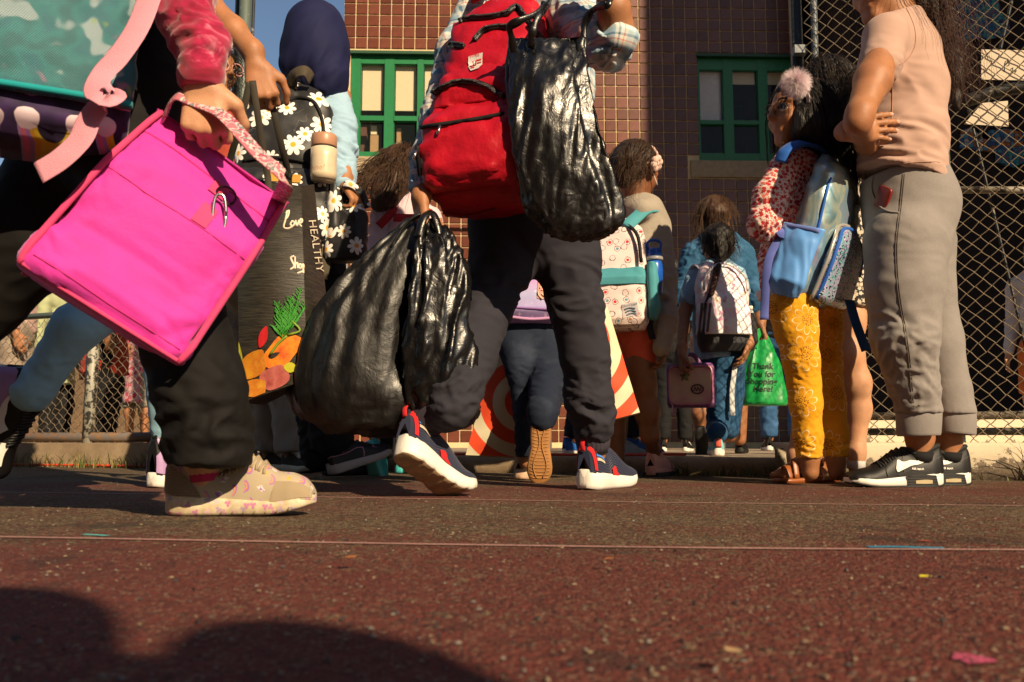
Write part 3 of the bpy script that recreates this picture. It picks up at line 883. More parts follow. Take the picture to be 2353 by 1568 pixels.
leaf(G(808, 1310), .016, 1.2, .05, LB, 'curled brown leaf scrap lying on the red asphalt left of centre')
leaf(G(1685, 1548), .012, 2.2, .05, plain('straw_scrap', (.36, .24, .12), .7), 'straw coloured leaf scrap near the bottom edge of the asphalt')
leaf(G(1402, 1313), .012, .5, .0, LB, 'small brown leaf scrap lying on the open asphalt')
# ------------------------------------------------------------------ people: bodies, clothes, hair, shoes
def ch(*pts):
    """chain of rounded cones through (u, v, y, radius in photo pixels)"""
    P = [W(p[0], p[1], p[2]) for p in pts]; R = [p[3] * mpx(p[2]) * 1.03 for p in pts]
    return [cap_(P[i], P[i + 1], R[i], R[i + 1]) for i in range(len(P) - 1)]
def rot(v, ax, a):
    ax = nrm(ax); v = np.asarray(v, float)
    return v * math.cos(a) + np.cross(ax, v) * math.sin(a) + ax * (ax @ v) * (1 - math.cos(a))
NAILS = []
def nails(parent, s, col=None):
    for e, cur, back, r in NAILS[-5 * s:]:
        sd_ = np.cross(cur, back); b = Buf(); R = []
        for t in np.linspace(-1, 1, 6): w_ = r * .72 * math.sqrt(max(.05, 1 - (abs(t) ** 3))); R.append([e - cur * r * .1 + cur * r * .95 * t + sd_ * w_ * q + back * (r * 1.03 - r * .34 * q * q + .0003) for q in (-1, -.5, 0, .5, 1)])
        V, Q, T, uv = loft(np.array(R), closed=False); put('nail', mesh('nail', V, Q, uv=uv), M_NAIL, parent)
def hand_groups(w, d, n, s=1.0, side=1, curl=(.5, .6, .4), thumb=(.5, .3), spread=.0):
    """w wrist, d pointing direction, n palm normal; the thumb leaves on the side side*(d x n)"""
    w = np.asarray(w, float); d = nrm(d); n = np.asarray(n, float); n = nrm(n - d * (d @ n)); th = np.cross(d, n) * side
    pal = []; fin = []
    Lp = .088 * s
    for i, (o, l) in enumerate(zip((.030, .010, -.010, -.029), (.068, .078, .072, .056))):
        c = curl[i] if isinstance(curl[0], (tuple, list)) else curl
        k = w + d * (Lp - (.004, 0, .003, .011)[i] * s) + th * o * s
        pal.append(cap_(w + th * o * .55 * s + d * .008 * s, k, .0125 * s, .0105 * s))
        r = (.0092, .0095, .009, .0078)[i] * s
        dd = nrm(d + th * spread * (1.5 - i)); p = k; chain = []; cur = dd; a = 0
        for f, q in zip((.45, .31, .24), c):
            cur = rot(cur, np.cross(d, n), q)
            e = p + cur * l * f * s; chain += [cap_(p, e, r, r * .92), cap_(p, p + cur * .001, r * 1.07)]; p = e; r *= .93
        fin.append((.0035 * s, chain)); NAILS.append((p, cur, -np.cross(nrm(np.cross(d, n)), cur), r))
    b = w + d * .018 * s + th * .022 * s
    t0 = nrm(d * .62 + th * .72 + n * .25); p1 = b + t0 * .040 * s
    t1 = nrm(d * .85 + th * .25 + n * thumb[0]); p2 = p1 + t1 * .034 * s
    t2 = nrm(d * .85 + th * (.1 - thumb[1]) + n * (thumb[0] + thumb[1])); p3 = p2 + t2 * .027 * s
    pal.append(cap_(b, p1, .0145 * s, .012 * s))
    NAILS.append((p3, t2, nrm(-n + th * .6), .0092 * s))
    fin.append((.004 * s, [cap_(b + t0 * .02 * s, p1, .0125 * s, .0112 * s), cap_(p1, p2, .0108 * s, .0098 * s), cap_(p2, p3, .0098 * s, .0088 * s)]))
    return [(.014 * s, pal)] + fin
def head_groups(c, f, H, up=(0, 0, 1), face=True, ears=True):
    f = nrm(f); up = np.asarray(up, float); up = nrm(up - f * (f @ up)); r = np.cross(f, up)
    ax = np.stack([r, f, up])
    P = lambda a, b, e: np.asarray(c, float) + H * (r * a + f * b + up * e)
    g = [ell_(P(0, -.05, .12), A(.335, .42, .385) * H, ax), ell_(P(0, .10, -.15), A(.27, .305, .34) * H, ax), cap_(P(-.05, .29, -.42), P(.05, .29, -.42), .085 * H)]
    fg = []
    if face:
        fg = [(.03 * H, [cap_(P(0, .385, .08), P(0, .475, -.09), .035 * H, .05 * H), cap_(P(.05, .42, -.11), P(-.05, .42, -.11), .037 * H)]),
              (.02 * H, [cap_(P(-.085, .352, -.235), P(.085, .352, -.235), .03 * H), cap_(P(-.03, .39, -.232), P(.03, .39, -.232), .024 * H)]),
              (.02 * H, [cap_(P(-.07, .356, -.29), P(.07, .356, -.29), .035 * H)]),
              (.06 * H, [cap_(P(-.24, .29, .11), P(-.06, .375, .105), .03 * H), cap_(P(.24, .29, .11), P(.06, .375, .105), .03 * H)]),
              (.08 * H, [ell_(P(s * .165, .27, -.12), A(.10, .10, .10) * H) for s in (-1, 1)]),
              (.012 * H, [ell_(P(s * .15, .315, .03), A(.083, .075, .06) * H) for s in (-1, 1)])]
    if ears: fg.append((.02 * H, [ell_(P(s * .335, -.03, -.02), A(.035, .085, .12) * H, ax) for s in (-1, 1)]))
    return [(.10 * H, g)] + fg, P
def eyes(c, f, H, parent, up=(0, 0, 1)):
    f = nrm(f); up = np.asarray(up, float); up = nrm(up - f * (f @ up)); r = np.cross(f, up)
    for s in (-1, 1):
        b = Buf(); o = np.asarray(c, float) + H * (r * s * .15 + f * .335 + up * .018)
        sphere(b, o, .068 * H, 9); e = b.put('eye', M_EYE, parent)
        b = Buf(); sphere(b, o + nrm(f + r * -.1) * .036 * H, .040 * H, 8); b.put('iris', M_IRIS, e)
        b = Buf(); P = np.array([o + H * (r * a + f * (.062 - .25 * a * a * 12 * .25) + up * (.040 - 5.5 * a * a)) for a in np.linspace(-.075, .075, 9)])
        tube(b, P, .011 * H, 5); b.put('eyelash', M_LASH, e)
        b = Buf(); P = np.array([o + H * (r * a + f * (.075 - abs(a) * .35) + up * (.125 - 2.2 * a * a)) for a in np.linspace(-.11, .10, 9)])
        tube(b, P, np.array([.010, .013, .016, .016, .016, .015, .013, .010, .006]) * H, 5); b.put('eyebrow', M_LASH, parent)
M_NAIL = plain('nail', (.56, .33, .25), .3)
M_EYE = plain('eye_white', (.62, .58, .54), .2); M_IRIS = plain('brown_iris', (.02, .01, .006), .1); M_LASH = plain('dark_lash', (.012, .009, .008), .6)

def solid(name, groups, mat, parent, vox=.006, cuts=(), inflate=0.0, wr=None, sm=1, label=None, subs=(), uvf=None, post=None):
    """polygonise an SDF and give it cloth wrinkles: wr = list of (amp, scale, axis, stretch, maskfn)"""
    lo, hi = bounds(groups, .02 + abs(inflate))
    V, Q = polygonize(field(groups, cuts, inflate, subs), lo, hi, vox)
    if sm: V = smooth_mesh(V, Q, sm, .5)
    if wr:
        N = vnormals(V, Q)
        for k, (amp, sc, axs, st, mk) in enumerate(wr):
            V = folds(V, N, amp, sc, axs, st, seed=len(name) * 7 + k * 31 + int(abs(lo[0]) * 100), mask=None if mk is None else mk(V))
    if post is not None: V = post(V, Q)
    me = mesh(name, V, Q)
    return put(name, me, mat, parent, label)
def near(p, r):
    p = np.asarray(p, float); return lambda V: np.exp(-((V - p) ** 2).sum(1) / r ** 2)
def mixmask(*ms): return lambda V: np.clip(sum(w * m(V) if callable(m) else w * m for w, m in ms), 0, 1.5)

def strands(name, roots, dirs, length, mat, parent, r=.0012, steps=12, grav=.5, curl=0.0, center=None, rad=None, seed=1, wave=.0, target=None, keep=None):
    """hair: many tapered strands; they hug an ellipsoid (center, rad) on the way down"""
    rr = np.random.default_rng(seed); n = len(roots)
    P = roots.copy(); D = nrm(dirs); L = np.broadcast_to(length, (n,)) * (.75 + .4 * rr.random(n)); st = (L / (steps - 1))[:, None]
    out = [P.copy()]; cl = rr.standard_normal((n, 3)) * .15; jit = 1.0 + .05 * rr.random(n)
    for k in range(steps - 1):
        t = k / (steps - 1)
        D = nrm(D + A(0, 0, -1) * grav * (.25 + t) + cl * .12 + (0 if target is None else target * .25 * t))
        if curl: D = nrm(D + curl * np.stack([np.sin(k * 1.9 + cl[:, 0] * 40), np.cos(k * 1.7 + cl[:, 1] * 40), 0 * cl[:, 0]], 1))
        P = P + D * st
        if center is not None:
            q = (P - center) / rad; m = np.sqrt((q * q).sum(1)); ins = m < jit
            P[ins] = center + (P[ins] - center) / m[ins][:, None] * jit[ins][:, None]
        out.append(P.copy())
    C = np.stack(out, 1)
    if wave: C = C + wave * np.stack([perlin((C.reshape(-1, 3)) * 18 + 3, 1), perlin(C.reshape(-1, 3) * 18, 2), perlin(C.reshape(-1, 3) * 18 - 3, 4)], 1).reshape(C.shape)
    T = nrm(np.gradient(C, axis=1)); N = nrm(np.cross(T, A(.2, 1, .3))); Bn = np.cross(T, N)
    rk = r * np.linspace(1, .25, steps)[None, :, None] * (.6 + .8 * rr.random((n, 1, 1)))
    a = [0, 2 * PI / 3, 4 * PI / 3]
    R = np.stack([C + rk * (math.cos(x) * N + math.sin(x) * Bn) for x in a], 2)     # n, steps, 3, 3
    V = R.reshape(-1, 3)
    i, k, j = np.meshgrid(np.arange(n), np.arange(steps - 1), np.arange(3), indexing='ij')
    b_ = i * steps * 3
    Q = np.stack([b_ + k * 3 + j, b_ + k * 3 + (j + 1) % 3, b_ + (k + 1) * 3 + (j + 1) % 3, b_ + (k + 1) * 3 + j], -1).reshape(-1, 4)
    return put(name, mesh(name, V, Q), mat, parent)
def scalp(c, f, H, n, seed=1, up=(0, 0, 1), face_cut=.33, low=-.32):
    """root points over the back and top of a head and the direction the hair leaves in"""
    rr = np.random.default_rng(seed); f = nrm(f); up = np.asarray(up, float); up = nrm(up - f * (f @ up)); r = np.cross(f, up)
    q = nrm(rr.standard_normal((n * 4, 3)))
    loc = q * A(.345, .43, .395) + A(0, -.05, .12)
    ok = ~((loc[:, 1] > .10 + .9 * np.maximum(0, loc[:, 2] - .12)) & (loc[:, 2] < .40)) & (loc[:, 2] > low) & ~((loc[:, 1] > face_cut) & (loc[:, 2] < .44))
    loc, q = loc[ok][:n], q[ok][:n]
    P = np.asarray(c, float) + H * (loc[:, :1] * r + loc[:, 1:2] * f + loc[:, 2:] * up)
    Nn = nrm(q[:, :1] * r + q[:, 1:2] * f + q[:, 2:] * up)
    back = nrm(-f * .8 + np.sign(loc[:, :1]) * r * .55 - up * .35)
    D = nrm(back - Nn * (Nn * back).sum(1, keepdims=True) * .95 + Nn * .08)
    cen = np.asarray(c, float) + H * (f * -.05 + up * .12)
    return P, D, cen, (.40 * H)
def hair_cap(c, f, H, mat, parent, up=(0, 0, 1), extra=(), vox=.007, thick=.035, name='hair', wr=None):
    f = nrm(f); up = np.asarray(up, float); up = nrm(up - f * (f @ up)); r = np.cross(f, up); ax = np.stack([r, f, up])
    P = lambda a, b, e: np.asarray(c, float) + H * (r * a + f * b + up * e)
    g = [ell_(P(0, -.06, .13), A(.335 + thick, .42 + thick, .385 + thick) * H, ax), ell_(P(0, -.16, -.10), A(.31, .28, .30) * H, ax)]
    sub = [ell_(P(0, .42, -.10), A(.31, .36, .42) * H, ax)]
    return solid(name, [(.05 * H, g + list(extra))], mat, parent, vox, subs=sub, wr=wr or [(.005, 55, A(0, 0, 1), .12, None)]), P

# ------------------------------------------------------------------ shoes
XW = [0, .02, .06, .14, .27, .45, .62, .74, .84, .92, .97, .995, 1]
HW = [.035, .07, .098, .118, .120, .112, .135, .148, .143, .118, .080, .040, .012]
class Shoe:
    LOW = ([0, .04, .12, .22, .32, .42, .52, .64, .76, .88, .96, 1], [.19, .27, .26, .235, .235, .26, .235, .175, .13, .095, .06, .02])
    def __init__(s, heel, fwd, L, up=(0, 0, 1), bend=0.0, sole=(.105, .075), prof=None, wide=1.0, spring=.05, grooves=0):
        s.L = L; f = nrm(fwd); up = np.asarray(up, float); u = nrm(up - f * (f @ up))
        s.M = np.stack([f, np.cross(u, f), u], 1); s.o = np.asarray(heel, float)
        s.sole = sole; s.prof = prof or Shoe.LOW; s.wide = wide; s.spring = spring; s.grooves = grooves
        xs = np.linspace(1, -.05, 106); ang = bend * np.clip((.80 - xs) / .22, 0, 1) ** 1 ; ang = np.where(xs < .80, bend * np.clip((.80 - xs) / .22, 0, 1), 0)
        px = [1.0]; pz = [0.0]
        for k in range(1, len(xs)):
            d = xs[k - 1] - xs[k]; px.append(px[-1] - d * math.cos(ang[k])); pz.append(pz[-1] + d * math.sin(ang[k]))
        s.bx, s.bp, s.bz, s.ba = xs[::-1], np.array(px)[::-1], np.array(pz)[::-1], ang[::-1]
        s.shift = A(0, 0, 0)
    def hw(s, x): return np.interp(x, XW, HW) * s.wide
    def z0(s, x): return s.spring * np.clip((x - .66) / .34, 0, 1) ** 2 + .02 * np.clip((.12 - x) / .12, 0, 1) ** 2
    def z1(s, x): return s.z0(x) * .75 + s.sole[0] + (s.sole[1] - s.sole[0]) * np.clip((x - .15) / .6, 0, 1) - .030 * np.clip((x - .86) / .14, 0, 1) ** 2 + .015 * np.clip((.1 - x) / .1, 0, 1)
    def hh(s, x): return np.interp(x, *s.prof)
    def T(s, P):
        """shoe coordinates (in shoe lengths) -> world"""
        P = np.asarray(P, float); sh = P.shape; P = P.reshape(-1, 3)
        px = np.interp(P[:, 0], s.bx, s.bp); pz = np.interp(P[:, 0], s.bx, s.bz); a = np.interp(P[:, 0], s.bx, s.ba)
        Q = np.stack([px + np.sin(a) * P[:, 2], P[:, 1], pz + np.cos(a) * P[:, 2]], 1)
        return ((Q * s.L) @ s.M.T + s.o).reshape(sh)
    def fix_toe(s, toe):
        """move so that the toe end is at a world point"""
        s.o = s.o + np.asarray(toe, float) - s.T(A(1, 0, s.z0(1.0))); return s
    def uy(s, x, k):
        """half width of the upper at height fraction k"""
        return (s.hw(np.clip(x * .97 + .012, 0, 1)) * .97) * (1 - np.clip(k, 0, 1) ** 2.3) ** (1 / 2.0)
    def side(s, x, k, sd, off=.004):
        x = np.asarray(x, float); k = np.asarray(k, float)
        return s.T(np.stack([x, sd * (s.uy(x, k) + off), s.z1(x) + k * s.hh(x)], -1))
    def top(s, x, off=.006): x = np.asarray(x, float); return s.T(np.stack([x, 0 * x, s.z1(x) + s.hh(x) + off], -1))
    def build(s, parent, msole, mupper, mbottom=None, mcollar=None, laces=None, n_lace=5, name='shoe', label=None, collar_r=.02, heel_tab=None, sock=None, bot_fn=None):
        xs = np.concatenate([np.linspace(0, .06, 6), np.linspace(.09, .9, 40), np.linspace(.92, 1, 9)])
        R = []
        for x in xs:
            w = s.hw(x); a, b = s.z0(x), s.z1(x); g = 0
            if s.grooves: g = .014 * (math.sin(x * s.grooves) > .55) * (0.08 < x < .93)
            R.append([[x, -w * .0, a + g], [x, -w * .55, a + g], [x, -w * .90, a + g * .6 + .003], [x, -w * 1.02, a + (b - a) * .22], [x, -w * 1.06, a + (b - a) * .6], [x, -w * 1.0, b], [x, -w * .9, b + .012],
                      [x, w * .9, b + .012], [x, w * 1.0, b], [x, w * 1.06, a + (b - a) * .6], [x, w * 1.02, a + (b - a) * .22], [x, w * .90, a + g * .6 + .003], [x, w * .55, a + g]])
        R = s.T(np.array(R)); V, Q, T, uv = loft(R)
        b = Buf(); m = R.shape[1]
        bot = np.isin(Q[:, 0] % m, (0, 1, 11, 12))
        b.add(V, Q[~bot], T, uv, 0); b.F4.append(Q[bot]); b.mi4.append(np.full(bot.sum(), 1 if mbottom else 0))
        # upper
        xs = np.concatenate([np.linspace(.006, .06, 5), np.linspace(.1, .9, 32), np.linspace(.92, .985, 6)])
        a = np.linspace(0, PI, 21)
        R = []
        for x in xs:
            w = s.hw(np.clip(x * .97 + .012, 0, 1)) * .97
            R.append(np.stack([np.full(21, x), w * np.sign(np.cos(a)) * np.abs(np.cos(a)) ** .85, s.z1(x) - .012 + (s.hh(x) + .012) * np.sin(a) ** .85], 1))
        V, Q, T, uv = loft(s.T(np.array(R)), closed=False)
        u = Buf(); u.add(V, Q[:, ::-1], None, uv)
        for k, rg in ((0, V[:21]), (1, V[-21:])): u.add(np.concatenate([rg, rg.mean(0)[None]]), None, [[i, i + 1, 21] if k else [i + 1, i, 21] for i in range(20)])
        o = u.put(name, mupper, parent, label=label)
        b.put('sole', [msole, mbottom or msole], o)
        t = np.linspace(0, 2 * PI, 25)[:-1]
        x = .205 + .185 * np.cos(t); y = .072 * np.sin(t) * s.wide * 1.1
        P = s.T(np.stack([x, y, s.z1(x) + s.hh(x) * .985 + .0 * x], 1)); P = np.concatenate([P, P[:1]])
        c = Buf(); tube(c, P, collar_r * s.L, 7); c.put('collar', mcollar or mupper, o)
        if laces:
            l = Buf()
            for k in range(n_lace):
                x0 = .40 + .26 * k / max(1, n_lace - 1)
                for sg in (-1, 1):
                    yy = np.linspace(-.8, .8, 9); x = x0 + sg * yy * .022; kk = 1 - .42 * np.abs(yy) ** 1.6
                    P = s.T(np.stack([x, s.uy(x, np.clip(kk, 0, .999)) * np.sign(yy) * (np.abs(yy) > .01) * np.minimum(1, np.abs(yy) * 1.6), s.z1(x) + s.hh(x) * kk + .012], 1))
                    tube(l, P, .011 * s.L, 5)
            l.put('laces', laces, o)
        if heel_tab is not None:
            P = s.T(np.array([[.03, 0, s.z1(.03) + s.hh(.03) * k + .02] for k in (.55, .9, 1.12)] )); P = P + (-s.M[:, 0] * .02 * s.L)
            h = Buf(); strap(h, spline(P, 7), .07 * s.L, .018 * s.L, -s.M[:, 0]); h.put('heel_tab', heel_tab, o)
        return o
    def decal(s, poly_top, poly_bot, sd, mat, parent, name='decal', off=.006, th=.0):
        """strip between two curves given as (x, k) on the side of the upper"""
        n = 24; a = spline(np.array(poly_top, float), n); c = spline(np.array(poly_bot, float), n)
        R = np.stack([s.side(q[:, 0], q[:, 1], sd, off) for q in (a, a * .67 + c * .33, a * .33 + c * .67, c)], 1)
        V, Q, T, uv = loft(R, closed=False)
        return put(name, mesh(name, V, Q if sd < 0 else Q[:, ::-1], uv=uv), mat, parent)

# ------------------------------------------------------------------ soft bags
class Frame:
    def __init__(s, o, r, u):
        s.o = np.asarray(o, float); s.r = nrm(r); u = np.asarray(u, float); s.u = nrm(u - s.r * (s.r @ u)); s.n = np.cross(s.r, s.u)   # n points out of the front
    def __call__(s, x, z, y=0.0):
        x, z, y = [np.asarray(k, float)[..., None] for k in (x, z, y)]
        return s.o + s.r * x + s.u * z + s.n * y
class Pod:
    """pillowed box standing on a frame: widths / depths given along the height"""
    def __init__(s, fr, z0, h, w, d, p=3.2, y0=0.0, x0=0.0, wt=((0, .86), (.06, 1), (.7, .97), (.9, .80), (1, .45)), dt=((0, .75), (.08, 1), (.6, .95), (.9, .7), (1, .30))):
        s.f, s.z0, s.h, s.w, s.d, s.p, s.y0, s.x0 = fr, z0, h, w, d, p, y0, x0
        s.wt, s.dt = np.array(wt), np.array(dt)
    def ab(s, t): return s.w / 2 * np.interp(t, s.wt[:, 0], s.wt[:, 1]), s.d * np.interp(t, s.dt[:, 0], s.dt[:, 1])
    def front(s, x, z, off=0.0):
        x = np.asarray(x, float); z = np.asarray(z, float)
        a, b = s.ab((z - s.z0) / s.h); q = np.clip(np.abs((x - s.x0) / a), 0, .9999)
        return s.f(x, z, s.y0 + b * (.5 + .5 * (1 - q ** s.p) ** (1 / s.p)) + off)
    def build(s, name, mat, parent, nt=34, na=48, wr=(), label=None, smooth=True):
        t = (1 - np.cos(np.linspace(0, PI, nt))) / 2 * .35 + np.linspace(0, 1, nt) * .65
        an = np.linspace(-PI / 2, 1.5 * PI, na, endpoint=False); R = []
        for k in t:
            a, b = s.ab(k); c, q = np.cos(an), np.sin(an)
            x = s.x0 + a * np.sign(c) * np.abs(c) ** (2 / s.p); y = s.y0 + b * (.5 + .5 * np.sign(q) * np.abs(q) ** (2 / s.p))
            R.append(s.f(x, np.full(na, s.z0 + k * s.h), y))
        V, Q, T, uv = loft(np.array(R))
        L = V - s.f.o; uv = np.stack([L @ s.f.r + (L @ s.f.n) * .0 + np.sign(L @ s.f.r - s.x0) * np.maximum(0, 0) , L @ s.f.u], 1)
        side = np.abs((L @ s.f.r - s.x0)) / (s.w / 2)
        uv[:, 0] += np.sign(L @ s.f.r - s.x0) * np.clip(side - .85, 0, 1) * 4 * (s.y0 + s.d - L @ s.f.n)
        if wr:
            N = vnormals(V, Q)
            for i, (amp, sc, axs, st, mk) in enumerate(wr): V = folds(V, N, amp, sc, axs, st, seed=i * 17 + len(name), mask=None if mk is None else mk(V))
        s.V = V
        me = mesh(name, V, [Q, T], smooth, uv)
        return put(name, me, mat, parent, label)
def text_mesh(txt, size, font_shear=0.0, bold=0.0, space=1.0, spacing=1.0):
    c = bpy.data.curves.new('lettering', 'FONT'); c.body = txt; c.size = size; c.shear = font_shear; c.offset = bold; c.space_line = space; c.space_character = spacing
    c.align_x = 'CENTER'; c.resolution_u = 3
    o = bpy.data.objects.new('lettering', c); me = bpy.data.meshes.new_from_object(o)
    V = np.zeros(len(me.vertices) * 3, np.float32); me.vertices.foreach_get('co', V); V = V.reshape(-1, 3).astype(float)
    Fs = [list(p.vertices) for p in me.polygons]
    bpy.data.objects.remove(o); bpy.data.curves.remove(c); bpy.data.meshes.remove(me)
    return V, Fs
def lettering(txt, size, fn, mat, parent, name='lettering', **kw):
    """flat print: fn maps text plane (x, y) arrays to world points"""
    V, Fs = text_mesh(txt, size, **kw)
    me = bpy.data.meshes.new(name); me.from_pydata([tuple(p) for p in fn(V[:, 0], V[:, 1])], [], Fs); me.update()
    return put(name, me, mat, parent)
from mathutils.bvhtree import BVHTree
def bvh(o):
    me = o.data; off = o.matrix_local.translation if o.parent is None else Vector((0, 0, 0))
    return BVHTree.FromPolygons([v.co + off for v in me.vertices], [tuple(p.vertices) for p in me.polygons])
CAM0 = Vector((0, 0, H0))
def cast(t, u, v, off=.002):
    """the point of a surface seen at a photo pixel, lifted off it a little (None where it is missed)"""
    d = Vector([float(k) for k in W(u, v, 2.0)]) - CAM0; d.normalize()
    h, n, i, _ = t.ray_cast(CAM0, d)
    if h is None: return None
    if n.dot(d) > 0: n = -n
    return np.array(h + n * off)
def seam(t, pts, r, mat, parent, name='seam', n=40, off=.0005):
    P = [cast(t, u, v, off) for u, v in spline(np.array(pts, float), n)]
    P = np.array([p for p in P if p is not None])
    if len(P) < 3: return None
    b = Buf(); tube(b, P, r, 5); return b.put(name, mat, parent)
def patch_on(t, poly, mat, parent, name, off=.002, nu=10, nv=10, label=None):
    """four-cornered cloth patch laid on a surface: poly = 4 pixel corners in order"""
    a, b_, c, d = [np.array(p, float) for p in poly]; R = []
    for j in np.linspace(0, 1, nv):
        row = []
        for i in np.linspace(0, 1, nu):
            q = (a * (1 - i) + b_ * i) * (1 - j) + (d * (1 - i) + c * i) * j; p = cast(t, q[0], q[1], off)
            row.append(p if p is not None else (row[-1] if row else np.zeros(3)))
        R.append(row)
    V, Q, T, uv = loft(np.array(R), closed=False)
    return put(name, mesh(name, V, Q, uv=uv), mat, parent, label)
def print_on(t, txt, size, mat, parent, o, ex, ey, off=.0015, name='lettering', **kw):
    """lettering laid on a surface: origin pixel o, pixel vectors ex, ey per unit of text size"""
    V, Fs = text_mesh(txt, size, **kw); P = []
    for x, y, _ in V:
        p = cast(t, o[0] + ex[0] * x + ey[0] * y, o[1] + ex[1] * x + ey[1] * y, off)
        P.append(p if p is not None else (P[-1] if P else np.zeros(3)))
    me = bpy.data.meshes.new(name); me.from_pydata([tuple(p) for p in P], [], Fs); me.update()
    return put(name, me, mat, parent)
def strokes_on(t, strokes, r, mat, parent, name='lettering', off=.001, n=16):
    b = Buf()
    for st in strokes:
        P = [cast(t, u, v, off) for u, v in spline(np.array(st, float), n)]; P = np.array([p for p in P if p is not None])
        if len(P) > 2: tube(b, P, r, 5)
    return b.put(name, mat, parent)
# ------------------------------------------------------------------ prints and skins
SK_TAN, SK_BROWN, SK_LIGHT, SK_DARK = skin('tan_skin', (.36, .168, .080)), skin('brown_skin', (.30, .135, .060)), skin('light_skin', (.52, .29, .17)), skin('deep_skin', (.20, .085, .040))
HR_BLACK, HR_DARK, HR_BROWN, HR_RED = hairmat('black_hair', (.008, .006, .005)), hairmat('dark_brown_hair', (.018, .010, .006)), hairmat('brown_hair', (.050, .024, .011)), hairmat('auburn_hair', (.035, .010, .005))

def polar(m, v, scale, rnd=.6, spin=True):
    """2D cells: distance and angle about each cell's own point, and three random numbers of the cell"""
    n = m.nt.nodes.new('ShaderNodeTexVoronoi'); n.voronoi_dimensions = '2D'; m.inp(n.inputs['Vector'], v); m.inp(n.inputs['Scale'], scale); m.inp(n.inputs['Randomness'], rnd)
    pos = S(m, n.outputs['Position']); col = S(m, n.outputs['Color'])
    d = m.vop('SUBTRACT', v, pos); x, y, z = m.sep(d); r1, r2, r3 = m.sep(col)
    r = m.f('SQRT', x * x + y * y); a = m.math('ARCTAN2', y, x)
    if spin: a = a + r1 * 6.283
    return r * scale, a, (r1, r2, r3), (x * scale, y * scale)
def daisy(m, v, scale, R=.40, n=9, rnd=.55, rc=.11):
    r, a, rn, xy = polar(m, v, scale, rnd)
    RR = (rn[1] * .35 + .75) * R
    lobe = m.f('ABSOLUTE', m.f('COSINE', a * (n / 2)))
    pr = RR * (m.math('POWER', lobe, .55) * .62 + .38)
    petal = m.step(pr - r, -.008, .012)
    center = m.step(RR * (rc / R) - r, -.01, .01)
    line = m.step(m.f('ABSOLUTE', pr - r), .017, .004) * m.step(r, RR * (rc / R) * .9, RR * (rc / R) * 1.05)
    dots = m.step(m.voro(v, scale * 26, dim='2D'), .35, .25) * m.step(RR * .42 - r, -.01, .01)
    return petal, center, line, dots
def finish(m, base, rough=.8, weave=900, bump=.2, spec=.25, sheen=.1):
    c = m.co()
    base = m.mix(1.0, base, m.ramp(m.noise(c, 16, 4), [(.25, .88), (.75, 1.1)]), 'MULTIPLY')
    m.set('Base Color', base); m.set('Roughness', rough); m.set('Specular IOR Level', spec); m.set('Sheen Weight', sheen)
    m.bump(m.noise(c, weave, 2, .6) * .5 + m.noise(c, weave * .08, 3) * .9, bump, .0015)
    return m.m
def xz(m, w='Object'):
    x, y, z = m.sep(m.co(w)); return m.comb(x, z, 0.0)
def mk_yellow():
    m = Mat('yellow_daisy_leggings'); v = xz(m); p, c, l, d = daisy(m, v, 8.6, .46, 9, .45, .07)
    base = m.mix(l, (.66, .30, .005), (.86, .70, .42)); base = m.mix(d, base, (.09, .025, .005))
    return finish(m, base, .75)
def mk_daisy(name='daisy_print', sc=11.0, uv=True):
    m = Mat(name); v = m.co('UV') if uv else xz(m)
    p, c, l, d = daisy(m, v, sc, .40, 8, .8, .10)
    leafn = m.step(m.f('ABSOLUTE', m.noise(v, sc * 1.7, 2) - .5), .010, .004) * m.step(m.noise(v, sc * .6, 1), .5, .55)
    base = m.mix(leafn * .6, (.012, .012, .014), (.16, .16, .17))
    base = m.mix(p, base, (.78, .76, .72)); base = m.mix(c, base, (.72, .34, .02))
    return finish(m, base, .5, 700, .2, .4)
def mk_floral(name, bg, cols, sc, th=.5):
    m = Mat(name); v = xz(m)
    r, a, rn, xy = polar(m, v, sc, .9)
    fl = m.step((m.f('ABSOLUTE', m.f('COSINE', a * 2.5)) * .13 + .30) - r, -.02, .02)
    k = m.ramp(rn[2], [(i / len(cols), c) for i, c in enumerate(cols)], 'CONSTANT')
    base = m.mix(fl, bg, k)
    r2, a2, rn2, _ = polar(m, m.mapv(v, (1, 1, 1), (.37, .21, 0)), sc * 1.9, 1)
    sm = m.step((m.f('ABSOLUTE', m.f('COSINE', a2 * 1.5)) * .16 + .16) - r2, -.03, .03) * m.step(rn2[0], .35, .4)
    base = m.mix(sm * (1.0 - fl), base, m.ramp(rn2[1], [(i / len(cols), c) for i, c in enumerate(cols[::-1])], 'CONSTANT'))
    return finish(m, base)
def mk_tiedye():
    m = Mat('red_tie_dye'); c = m.co()
    n = m.noise(m.mapv(c, (1, 1, 2.2)), 13, 4, .6, dist=1.2)
    return finish(m, m.ramp(n, [(.38, (.19, .004, .022)), (.58, (.36, .010, .060)), (.68, (.55, .13, .20)), (.78, (.72, .40, .44))]), .9, 500, .3, sheen=.4)
